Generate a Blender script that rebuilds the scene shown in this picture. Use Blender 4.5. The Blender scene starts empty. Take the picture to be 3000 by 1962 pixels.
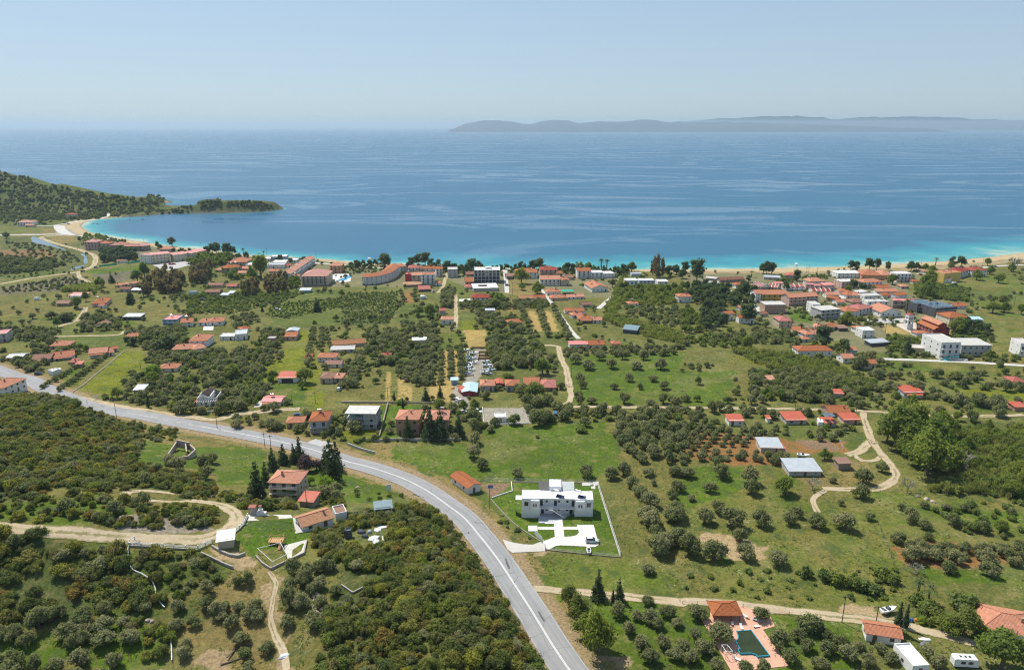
import bpy, math, random
import numpy as np
from mathutils import Matrix, Vector
rng = np.random.default_rng(7)
random.seed(7)
S = bpy.context.scene
C = S.collection
R = math.radians

# ------------------------------------------------------------------ camera
F, W0, H0 = 2100.0, 3000.0, 1962.0
CAMZ = 145.0
PITCH = math.atan(612.0 / F)
cd = bpy.data.cameras.new("camera")
cam = bpy.data.objects.new("camera", cd)
C.objects.link(cam)
cam.location = (0, 0, CAMZ)
cam.rotation_euler = (math.pi / 2 - PITCH, 0, 0)
cd.sensor_width = 36
cd.lens = 36 * F / W0
cd.clip_start = 1
cd.clip_end = 200000
S.camera = cam

# ------------------------------------------------------------------ world and sun
SUN = Vector((-0.37, 0.37, 0.85)).normalized()      # direction to the sun
w = bpy.data.worlds.new("World")
S.world = w
w.use_nodes = True
nt = w.node_tree
sky = nt.nodes.new("ShaderNodeTexSky")
sky.sky_type = 'NISHITA'
sky.sun_disc = False
sky.sun_elevation = math.asin(SUN.z)
sky.sun_rotation = math.atan2(SUN.x, SUN.y)
sky.altitude = 100
sky.air_density = 1.0
sky.dust_density = 0.5
sky.ozone_density = 1.6
bg = nt.nodes["Background"]
bg.inputs[1].default_value = 0.15
# hazy sky: softer contrast and a cooler cast over the whole dome
gam = nt.nodes.new("ShaderNodeGamma"); gam.inputs[1].default_value = .5
hsv = nt.nodes.new("ShaderNodeHueSaturation"); hsv.inputs["Saturation"].default_value = .8
tint = nt.nodes.new("ShaderNodeMixRGB")
tint.blend_type = 'MULTIPLY'; tint.inputs[0].default_value = 1; tint.inputs[2].default_value = (1.04, 1.25, 1.46, 1)
nt.links.new(sky.outputs[0], gam.inputs[0]); nt.links.new(gam.outputs[0], hsv.inputs["Color"])
nt.links.new(hsv.outputs[0], tint.inputs[1]); nt.links.new(tint.outputs[0], bg.inputs[0])
sl = bpy.data.lights.new("sun", 'SUN')
sl.energy = 4.2
sl.angle = R(0.53)
sl.color = (1.0, 0.95, 0.86)
so = bpy.data.objects.new("sun", sl)
C.objects.link(so)
so.rotation_euler = SUN.to_track_quat('Z', 'Y').to_euler()
S.view_settings.view_transform = 'Standard'
S.view_settings.look = 'None'
S.view_settings.exposure = 0.42
S.view_settings.gamma = 1
S.view_settings.use_curve_mapping = False
S.render.engine = 'CYCLES'
S.cycles.use_denoising = True
S.cycles.denoiser = 'OPENIMAGEDENOISE'
S.cycles.denoising_input_passes = 'RGB_ALBEDO_NORMAL'
S.cycles.denoising_prefilter = 'NONE'
S.cycles.filter_width = 1.15
S.cycles.use_adaptive_sampling = False
S.cycles.max_bounces = 5
S.cycles.diffuse_bounces = 2
S.cycles.glossy_bounces = 2
S.cycles.transmission_bounces = 2
S.cycles.volume_bounces = 0
S.cycles.transparent_max_bounces = 4
S.cycles.sample_clamp_indirect = 8
S.cycles.use_light_tree = False

# ------------------------------------------------------------------ survey: photo points to ground points
REG = {'R1': (0, 480, 2.38), 'R2': (1000, 480, 2.38), 'R3': (2000, 480, 2.38), 'R4': (0, 1000, 2.38), 'R5': (1000, 1000, 2.38),
       'R6': (2000, 1000, 2.38), 'R7': (0, 1308, 2.38), 'R8': (1000, 1308, 2.38), 'R9': (2000, 1308, 2.38),
       'A1': (0, 640, 4.76), 'A2': (500, 700, 4.76), 'A3': (1000, 740, 4.76), 'A4': (1500, 740, 4.76), 'A5': (2150, 740, 5.95),
       'A6': (2350, 850, 5.95), 'A7': (2500, 740, 4.76), 'B1': (0, 850, 4.76), 'B2': (450, 900, 4.76), 'B3': (1450, 1400, 5.95),
       'B4': (700, 1330, 5.95), 'B5': (1250, 1080, 5.95), 'B6': (2050, 1740, 5.95), 'B7': (2600, 1740, 5.95), 'P': (0, 0, 1.0)}


def px(s):
    """'R4 400 380 500 405 A1 3 4' -> array of photo pixels"""
    out, reg, num = [], None, []
    for t in s.replace(',', ' ').split():
        if t in REG:
            reg = REG[t]
        else:
            num.append(float(t))
            if len(num) == 2:
                out.append((reg[0] + num[0] / reg[2], reg[1] + num[1] / reg[2]))
                num = []
    return np.array(out)


cP, sP = math.cos(PITCH), math.sin(PITCH)


def ray(p):
    p = np.atleast_2d(p)
    a = (p[:, 0] - W0 / 2) / F
    b = (H0 / 2 - p[:, 1]) / F
    return np.stack([a, cP + b * sP, -sP + b * cP], 1)     # x, y, z


def at_z(p, z):
    d = ray(p)
    t = (z - CAMZ) / d[:, 2]
    return d * t[:, None] + np.array([0, 0, CAMZ])


def inpoly(x, y, poly):
    m = np.zeros(x.shape, bool)
    n = len(poly)
    bx = (x > poly[:, 0].min()) & (x < poly[:, 0].max()) & (y > poly[:, 1].min()) & (y < poly[:, 1].max())
    idx = np.nonzero(bx)
    xs, ys = x[idx], y[idx]
    c = np.zeros(xs.shape, bool)
    for i in range(n):
        x1, y1 = poly[i, :2]
        x2, y2 = poly[(i + 1) % n, :2]
        if y1 == y2:
            continue
        k = ((y1 > ys) != (y2 > ys)) & (xs < (x2 - x1) * (ys - y1) / (y2 - y1) + x1)
        c ^= k
    m[idx] = c
    return m


def segdist(x, y, pl):
    d = np.full(x.shape, 1e9)
    for i in range(len(pl) - 1):
        ax, ay = pl[i, :2]
        bx, by = pl[i + 1, :2]
        L = (bx - ax) ** 2 + (by - ay) ** 2 + 1e-9
        t = np.clip(((x - ax) * (bx - ax) + (y - ay) * (by - ay)) / L, 0, 1)
        d = np.minimum(d, (x - ax - t * (bx - ax)) ** 2 + (y - ay - t * (by - ay)) ** 2)
    return np.sqrt(d)


def spline(p, step):
    p = np.asarray(p, float)
    q = np.vstack([2 * p[0] - p[1], p, 2 * p[-1] - p[-2]])
    out = []
    for i in range(1, len(q) - 2):
        n = max(2, int(np.linalg.norm(q[i + 1] - q[i]) / step))
        t = np.linspace(0, 1, n, endpoint=False)[:, None]
        a, b, c, d = q[i - 1], q[i], q[i + 1], q[i + 2]
        out.append(0.5 * ((2 * b) + (c - a) * t + (2 * a - 5 * b + 4 * c - d) * t ** 2 + (3 * b - a - 3 * c + d) * t ** 3))
    out.append(p[-1:])
    return np.vstack(out)


# coast line at sea level, from the right edge round the bay, the islet and the headland
coast = at_z(px("R3 2380 622 2200 645 1800 682 1400 705 1000 722 700 730 300 736 R2 2300 737 1980 737 1500 735 1100 735 800 716 "
                "400 705 100 692 R1 2300 668 2000 652 1700 633 1450 601 1250 583 1050 553 900 533 760 510 680 492 620 475 580 455 "
                "562 435 575 415 620 398 700 386 850 374 1000 364 1150 352 1350 347 1500 347 1750 340 1880 332 1965 319"), 0)[:, :2]
_i = at_z(px("R1 1965 319 1880 332 1750 340 1500 347 1400 347"), 0)[:, :2]
cb = np.vstack([_i[0] + (0, 14), _i[1] + (6, 55), _i[2] + (0, 95), _i[3] + (0, 105), _i[4] + (0, 70),
                at_z(px("R1 1300 301 1200 306 1110 301 1090 288 1140 279 1216 266"), 0)[:, :2]])
land = np.vstack([[[2600, 60], [2600, 1500], [1500, 1120]], coast, cb, [[-735, 1500], [-900, 1590], [-1500, 1750], [-3200, 1900], [-3200, 60]]])
coast_line = land[1:-1]

MAINROAD = px("R8 1760 1800 1590 1557 1480 1395 1330 1150 1200 950 1080 770 930 580 860 500 750 415 600 310 450 232 300 176 150 131 0 92 "
              "R4 2150 747 1900 688 1700 648 1400 594 1270 570 1000 518 820 490 700 470 600 443 500 405 420 372 350 345 290 315 240 282 190 262 110 243 20 210 -60 180")


def base(x, y):
    return 2.0 + 12.0 * np.clip((700 - y) / 490.0, 0, 1)


road_xy = at_z(MAINROAD, 12)
for _ in range(3):
    road_xy = np.vstack([at_z(MAINROAD[i:i + 1], float(base(0, road_xy[i, 1]))) for i in range(len(MAINROAD))])
road_xy = spline(road_xy[:, :2], 3)

CT = """R4 600 475 21;R4 420 400 22;R4 100 430 26;R4 200 700 33;R4 500 700 27;R4 850 620 17;R4 300 900 38;R4 0 700 36;R4 0 1000 40;R4 700 900 31;R4 1250 815 21
R4 1000 700 18;R4 1600 850 18;R4 1800 800 16;R4 0 1290 42;R4 400 1320 41;R4 780 1350 39;R4 1200 1370 37;R4 1000 1080 36;R4 500 1100 41;R4 1200 1200 38;R4 1640 1230 35
R4 1450 1140 34;R4 1570 1430 36;R4 2000 1090 25;R4 1750 1080 27;R4 1700 980 23;R4 2200 1310 31;R4 1900 1250 34;R4 2300 1130 26;R4 2300 950 17;R4 2100 820 15
R7 1700 740 35;R7 1900 780 34;R7 1500 760 35;R7 1150 720 37;R7 1700 1000 33;R7 1500 1100 32;R7 1900 1200 31;R7 1900 1500 28;R7 1400 1450 29;R7 300 1400 30;R7 0 1500 29
R7 800 1400 30;R7 200 800 37;R7 0 650 40;R7 400 650 40;R7 900 900 35;R7 500 1050 33;R7 100 1100 33;R7 1200 950 34;R7 2200 900 33;R7 2150 1200 32;R7 2100 1500 31
R8 200 420 27;R8 400 600 31;R8 560 440 24;R8 690 490 23;R8 790 640 21;R8 900 740 22;R8 990 850 23;R8 1110 980 24;R8 1230 1150 25;R8 1370 1390 27;R8 1450 1557 28
R8 500 1000 34;R8 800 1200 34;R8 300 1300 33;R8 700 1500 34;R8 100 1500 30;R8 0 1000 32;R8 1100 1400 32;R8 200 800 33;R8 700 800 30;R8 100 650 32;R8 100 250 16
R1 -300 20 64;R1 0 52 62;R1 200 92 54;R1 400 143 45;R1 600 187 34;R1 800 217 28;R1 1000 243 22;R1 1080 212 24;R1 0 300 9;R1 300 300 10;R1 600 330 6;R1 850 330 5;R1 -300 300 10
R1 1180 262 4;R1 1540 258 20;R1 1700 257 19;R1 1850 288 12;R1 1420 270 16;R1 1345 292 9;R1 1200 325 3.5;R1 1000 340 4;R1 1150 318 2.5;R1 1250 320 2.5;R1 1150 308 1.5;R1 1250 308 1.5;R1 1100 322 3;R1 1060 300 5;R1 0 400 5;R1 400 400 3.5;R1 1620 262 20"""
cp, cz = [], []
for ln in CT.replace('\n', ';').split(';'):
    t = ln.split()
    p = at_z(px(' '.join(t[:3])), float(t[3]))[0]
    cp.append(p[:2]); cz.append(float(t[3]) - base(p[0], p[1]))
    if t[0] == 'R1' and 20 <= float(t[3]) and float(t[1]) <= 1080:       # the far side of the headland falls away behind its crest
        for dy, k in ((70, .62), (150, .15)):
            cp.append(p[:2] + np.array([-dy * .25, dy])); cz.append((float(t[3]) - 2) * k)
for q in road_xy[::5]:
    cp.append(q); cz.append(0.0)
for q in px("R4 2000 560 1500 300 900 200 400 150 100 100 R1 300 1000 800 1000 1500 1000 2000 1200 600 700 1300 700 300 600 1600 850 R2 300 900 800 1200 1300 1000 1800 1000 500 1400 1500 1400 2100 1300 "
            "R3 300 900 900 900 1500 1000 2100 900 300 1300 1200 1300 2000 1400 R5 600 800 1500 700 1700 1300 300 500 2200 600 R6 400 700 1200 600 2000 500 500 1300 1500 1200 2200 1200 "
            "R9 300 700 1200 900 2000 900 500 1300 1500 1400 2300 1400 R8 1900 1200 2200 800 1800 1500 1300 800"):
    p = at_z(q, 8)[0]
    cp.append(p[:2]); cz.append(0.0)
for q in [(-1800, 900), (-1500, 400), (-600, 150), (1200, 300), (1500, 900), (600, 80), (2400, 800), (-900, 700), (900, 600), (250, 60), (-3000, 800), (-3000, 1500), (-500, 1700)]:
    cp.append(q); cz.append(0.0 if q[1] < 1400 else 10.0)
cp = np.array(cp); cz = np.array(cz)
kern = lambda r2: np.sqrt(r2 + 100.0)
n = len(cp)
D2 = ((cp[:, None] - cp[None]) ** 2).sum(-1)
A = np.zeros((n + 1, n + 1))
A[:n, :n] = kern(D2) - 0.8 * np.eye(n)
A[:n, n] = 1; A[n, :n] = 1
wts = np.linalg.solve(A, np.append(cz, 0))
GX = np.arange(-2400, 2401, 4.0)
GY = np.arange(60, 1900, 4.0)
gx, gy = np.meshgrid(GX, GY)
HG = np.full(gx.shape, wts[n])
for i in range(n):
    HG += wts[i] * kern((gx - cp[i, 0]) ** 2 + (gy - cp[i, 1]) ** 2)
HG = np.maximum(HG, -1.0)
HG[(gy < 1050) & (gx > 180)] *= 0.15
HG += base(gx, gy)
rd = segdist(gx, gy, road_xy)
k = np.clip((rd - 6) / 9, 0, 1)
HG = HG * k + base(gx, gy) * (1 - k)
# shore: clamp the land down to the beach and the sea bed
sd = segdist(gx, gy, coast_line)
ins = inpoly(gx, gy, land)
sd = np.where(ins, sd, -sd)
rocky = (gy > 1175) & (gx < -330)
slope = np.where(rocky, 0.9, 0.07)
HG = np.minimum(HG, np.clip(sd * slope, -6, 1e9) + np.where(rocky, 0.2, 0.25))
HG = np.where(sd < 0, np.minimum(HG, sd * 0.08), HG)


def bil(G, x, y):
    fx = np.clip((np.asarray(x, float) - GX[0]) / 4.0, 0, len(GX) - 1.001)
    fy = np.clip((np.asarray(y, float) - GY[0]) / 4.0, 0, len(GY) - 1.001)
    i = fx.astype(int); j = fy.astype(int)
    u = fx - i; v = fy - j
    return (G[j, i] * (1 - u) + G[j, i + 1] * u) * (1 - v) + (G[j + 1, i] * (1 - u) + G[j + 1, i + 1] * u) * v


def hz(x, y):
    return bil(HG, x, y)


_Y = [90.0]
while _Y[-1] < 1850:
    _Y.append(_Y[-1] + max(1.5, _Y[-1] * .006))
_Y = np.array(_Y)


def ground(p):
    """photo pixels -> points on the terrain (first hit of the line of sight)"""
    d = ray(p)
    sx_ = d[:, 0] / d[:, 1]; sz_ = d[:, 2] / d[:, 1]
    below = CAMZ + sz_[:, None] * _Y[None] < hz(sx_[:, None] * _Y[None], np.repeat(_Y[None], len(d), 0))
    k_ = below.argmax(1)
    miss = ~below.any(1)
    b_ = _Y[k_]; a_ = _Y[np.maximum(k_ - 1, 0)]
    for _ in range(12):
        m_ = (a_ + b_) / 2
        u_ = CAMZ + sz_ * m_ < hz(sx_ * m_, m_)
        b_ = np.where(u_, m_, b_); a_ = np.where(u_, a_, m_)
    res = np.stack([sx_ * b_, b_, hz(sx_ * b_, b_)], 1)
    if miss.any():
        res[miss] = at_z(np.atleast_2d(p)[miss], 3.0)
    return res


def G(s):
    return ground(px(s))


# ------------------------------------------------------------------ materials
MATS = {}


def mat(name, col, rough=0.85, noise=0.12, scale=0.6, metal=0.0, spec=0.3, bump=0.0):
    if name in MATS:
        return MATS[name]
    m = bpy.data.materials.new(name)
    m.use_nodes = True
    t = m.node_tree
    b = t.nodes["Principled BSDF"]
    b.inputs["Roughness"].default_value = rough
    b.inputs["Metallic"].default_value = metal
    b.inputs["Specular IOR Level"].default_value = spec
    if noise > 0:
        tc = t.nodes.new("ShaderNodeTexCoord")
        nz = t.nodes.new("ShaderNodeTexNoise")
        nz.inputs["Scale"].default_value = scale
        nz.inputs["Detail"].default_value = 6
        nz.inputs["Roughness"].default_value = 0.65
        t.links.new(tc.outputs["Object"], nz.inputs["Vector"])
        rp = t.nodes.new("ShaderNodeValToRGB")
        c = np.array(col)
        rp.color_ramp.elements[0].position = 0.3
        rp.color_ramp.elements[1].position = 0.7
        rp.color_ramp.elements[0].color = (*np.clip(c * (1 - noise), 0, 1), 1)
        rp.color_ramp.elements[1].color = (*np.clip(c * (1 + noise), 0, 1), 1)
        t.links.new(nz.outputs["Fac"], rp.inputs[0])
        t.links.new(rp.outputs[0], b.inputs["Base Color"])
        if bump > 0:
            bp = t.nodes.new("ShaderNodeBump")
            bp.inputs["Strength"].default_value = bump
            bp.inputs["Distance"].default_value = 0.3
            t.links.new(nz.outputs["Fac"], bp.inputs["Height"])
            t.links.new(bp.outputs[0], b.inputs["Normal"])
    else:
        b.inputs["Base Color"].default_value = (*col, 1)
    MATS[name] = m
    return m


def tile_mat(name, col, pitch=0.32):
    """clay tiles: rows along the slope and across it, colour varying from tile to tile"""
    if name in MATS:
        return MATS[name]
    m = bpy.data.materials.new(name)
    m.use_nodes = True
    t = m.node_tree
    L = t.links.new
    b = t.nodes["Principled BSDF"]
    b.inputs["Roughness"].default_value = 0.8
    b.inputs["Specular IOR Level"].default_value = 0.25
    uv = t.nodes.new("ShaderNodeUVMap")
    uv.uv_map = "uv"
    w1 = t.nodes.new("ShaderNodeTexWave")
    w1.wave_type = 'BANDS'
    w1.bands_direction = 'X'
    w1.inputs["Scale"].default_value = 0.314 / pitch
    L(uv.outputs[0], w1.inputs[0])
    w2 = t.nodes.new("ShaderNodeTexWave")
    w2.bands_direction = 'Y'
    w2.wave_profile = 'SAW'
    w2.inputs["Scale"].default_value = 0.314 / (pitch * 1.6)
    L(uv.outputs[0], w2.inputs[0])
    ad = t.nodes.new("ShaderNodeMath")
    ad.operation = 'ADD'
    L(w1.outputs["Fac"], ad.inputs[0]); L(w2.outputs["Fac"], ad.inputs[1])
    bp = t.nodes.new("ShaderNodeBump")
    bp.inputs["Strength"].default_value = 0.7
    bp.inputs["Distance"].default_value = 0.12
    L(ad.outputs[0], bp.inputs["Height"]); L(bp.outputs[0], b.inputs["Normal"])
    nz = t.nodes.new("ShaderNodeTexNoise")
    nz.inputs["Scale"].default_value = 0.9
    nz.inputs["Detail"].default_value = 8
    nz.inputs["Roughness"].default_value = 0.75
    L(uv.outputs[0], nz.inputs["Vector"])
    oi = t.nodes.new("ShaderNodeObjectInfo")
    rp = t.nodes.new("ShaderNodeValToRGB")
    c = np.array(col)
    e = rp.color_ramp.elements
    e[0].position = 0.32; e[0].color = (*np.clip(c * (0.62, 0.6, 0.62), 0, 1), 1)
    e[1].position = 0.72; e[1].color = (*np.clip(c * (1.18, 1.25, 1.35), 0, 1), 1)
    L(nz.outputs["Fac"], rp.inputs[0])
    hs = t.nodes.new("ShaderNodeHueSaturation")
    mr = t.nodes.new("ShaderNodeMapRange")
    mr.inputs["To Min"].default_value = 0.72; mr.inputs["To Max"].default_value = 1.15
    L(oi.outputs["Random"], mr.inputs["Value"])
    L(mr.outputs[0], hs.inputs["Value"])
    mr2 = t.nodes.new("ShaderNodeMapRange")
    mr2.inputs["To Min"].default_value = 1.05; mr2.inputs["To Max"].default_value = 0.8
    L(oi.outputs["Random"], mr2.inputs["Value"]); L(mr2.outputs[0], hs.inputs["Saturation"])
    L(rp.outputs[0], hs.inputs["Color"]); L(hs.outputs[0], b.inputs["Base Color"])
    MATS[name] = m
    return m


def leaf_mat(name, cols, rough=0.7, trans=0.25):
    """foliage: one of several tones per plant, mottled through the crown"""
    m = bpy.data.materials.new(name)
    m.use_nodes = True
    t = m.node_tree
    L = t.links.new
    t.nodes.remove(t.nodes["Principled BSDF"])
    out = t.nodes["Material Output"]
    oi = t.nodes.new("ShaderNodeObjectInfo")
    rp = t.nodes.new("ShaderNodeValToRGB")
    rp.color_ramp.interpolation = 'LINEAR'
    e = rp.color_ramp.elements
    while len(e) < len(cols):
        e.new(0.5)
    for i, c in enumerate(cols):
        e[i].position = i / (len(cols) - 1)
        e[i].color = (*c, 1)
    L(oi.outputs["Random"], rp.inputs[0])
    ge = t.nodes.new("ShaderNodeNewGeometry")
    nz = t.nodes.new("ShaderNodeTexNoise")
    nz.inputs["Scale"].default_value = 1.1
    nz.inputs["Detail"].default_value = 3
    L(ge.outputs["Position"], nz.inputs["Vector"])
    mr = t.nodes.new("ShaderNodeMapRange")
    mr.inputs["From Min"].default_value = 0.3; mr.inputs["From Max"].default_value = 0.7
    mr.inputs["To Min"].default_value = 0.65; mr.inputs["To Max"].default_value = 1.4
    L(nz.outputs["Fac"], mr.inputs["Value"])
    hs = t.nodes.new("ShaderNodeHueSaturation")
    L(mr.outputs[0], hs.inputs["Value"]); L(rp.outputs[0], hs.inputs["Color"])
    d = t.nodes.new("ShaderNodeBsdfPrincipled")
    d.inputs["Roughness"].default_value = rough
    d.inputs["Specular IOR Level"].default_value = 0.2
    L(hs.outputs[0], d.inputs["Base Color"])
    if trans > 0:
        tr = t.nodes.new("ShaderNodeBsdfTranslucent")
        mg = t.nodes.new("ShaderNodeMixRGB")
        mg.blend_type = 'MULTIPLY'; mg.inputs[0].default_value = 1; mg.inputs[2].default_value = (1.1, 1.25, 0.5, 1)
        L(hs.outputs[0], mg.inputs[1]); L(mg.outputs[0], tr.inputs[0])
        mx = t.nodes.new("ShaderNodeMixShader")
        mx.inputs[0].default_value = trans
        L(d.outputs[0], mx.inputs[1]); L(tr.outputs[0], mx.inputs[2]); L(mx.outputs[0], out.inputs[0])
    else:
        L(d.outputs[0], out.inputs[0])
    MATS[name] = m
    return m


# ------------------------------------------------------------------ mesh helpers
class MB:
    def __init__(self):
        self.v, self.f, self.uv, self.mi = [], [], [], []

    def face(self, pts, mi=0, uv=None):
        i = len(self.v)
        self.v += [tuple(p) for p in pts]
        self.f.append(tuple(range(i, i + len(pts))))
        self.uv.append(uv or [(p[0], p[1]) for p in pts])
        self.mi.append(mi)

    def box(self, x0, x1, y0, y1, z0, z1, mi=0):
        a = [(x0, y0, z0), (x1, y0, z0), (x1, y1, z0), (x0, y1, z0), (x0, y0, z1), (x1, y0, z1), (x1, y1, z1), (x0, y1, z1)]
        for q in ((0, 3, 2, 1), (4, 5, 6, 7), (0, 1, 5, 4), (1, 2, 6, 5), (2, 3, 7, 6), (3, 0, 4, 7)):
            self.face([a[k] for k in q], mi)
        return self

    def obox(self, c, ux, uy, sx, sy, z0, z1, mi=0):
        ux = np.array(ux); uy = np.array(uy); c = np.array(c)
        q = [c - ux * sx / 2 - uy * sy / 2, c + ux * sx / 2 - uy * sy / 2, c + ux * sx / 2 + uy * sy / 2, c - ux * sx / 2 + uy * sy / 2]
        lo = [(p[0], p[1], z0) for p in q]; hi = [(p[0], p[1], z1) for p in q]
        self.face(lo[::-1], mi); self.face(hi, mi)
        for k in range(4):
            self.face([lo[k], lo[(k + 1) % 4], hi[(k + 1) % 4], hi[k]], mi)
        return self

    def tube(self, p0, p1, r0, r1, n=6, mi=0, cap=True):
        p0 = Vector(p0); p1 = Vector(p1)
        d = (p1 - p0).normalized()
        a = d.orthogonal().normalized(); b = d.cross(a)
        r = [(math.cos(6.28318 * i / n), math.sin(6.28318 * i / n)) for i in range(n)]
        lo = [p0 + a * c * r0 + b * s * r0 for c, s in r]
        hi = [p1 + a * c * r1 + b * s * r1 for c, s in r]
        for i in range(n):
            j = (i + 1) % n
            self.face([lo[i], lo[j], hi[j], hi[i]], mi)
        if cap:
            self.face(hi, mi); self.face(lo[::-1], mi)
        return self

    def prism(self, poly, z0, z1, mi=0):
        """poly: list of (x,y) counter-clockwise"""
        lo = [(p[0], p[1], z0) for p in poly]; hi = [(p[0], p[1], z1) for p in poly]
        self.face(hi, mi); self.face(lo[::-1], mi)
        for k in range(len(poly)):
            j = (k + 1) % len(poly)
            self.face([lo[k], lo[j], hi[j], hi[k]], mi)
        return self

    def mesh(self, name, mats, smooth=False):
        me = bpy.data.meshes.new(name)
        me.from_pydata(self.v, [], self.f)
        u = me.uv_layers.new(name="uv")
        u.data.foreach_set("uv", np.array([c for f in self.uv for c in f], 'f').ravel())
        if not isinstance(mats, (list, tuple)):
            mats = [mats]
        for m in mats:
            me.materials.append(m)
        me.polygons.foreach_set("material_index", self.mi)
        if smooth:
            me.polygons.foreach_set("use_smooth", [True] * len(self.f))
        me.update()
        return me


def ob(name, data, parent=None, loc=(0, 0, 0), rz=0.0, sc=None, rot=None):
    o = bpy.data.objects.new(name, data)
    C.objects.link(o)
    if parent is not None:
        o.parent = parent
    o.location = loc
    if rot is not None:
        o.rotation_euler = rot
    elif rz:
        o.rotation_euler = (0, 0, rz)
    if sc is not None:
        o.scale = sc if isinstance(sc, (tuple, list)) else (sc, sc, sc)
    return o


def tag(o, label, cat, group=None):
    o["label"] = label
    o["category"] = cat
    if group:
        o["group"] = group
    return o


def struct(o, label=None, cat=None):
    o["kind"] = "structure"
    if label:
        o["label"] = label
    if cat:
        o["category"] = cat
    return o


# photo-sized vertical measure: height in metres of something dpx tall standing at ground point g
def tall(g, ppx, dpx):
    d = ray((ppx[0], ppx[1] - dpx))[0]
    return CAMZ + d[2] * g[1] / d[1] - g[2]
# ------------------------------------------------------------------ ground cover classes (real surface colours)
COL = {'grass': (.105, .13, .036), 'vivid': (.092, .138, .024), 'lawn': (.085, .14, .022), 'yellow': (.17, .185, .03), 'mixed': (.195, .165, .062),
       'dry': (.24, .19, .085), 'soil': (.27, .15, .075), 'sand': (.50, .40, .26), 'straw': (.42, .31, .14), 'marsh': (.10, .11, .04), 'marsh2': (.155, .135, .095),
       'reddish': (.25, .15, .09), 'town': (.205, .19, .11), 'gravel': (.36, .33, .28), 'scrub': (.085, .10, .035), 'dirt': (.38, .29, .18), 'rock': (.28, .24, .19), 'tilled': (.23, .16, .11)}
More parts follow.
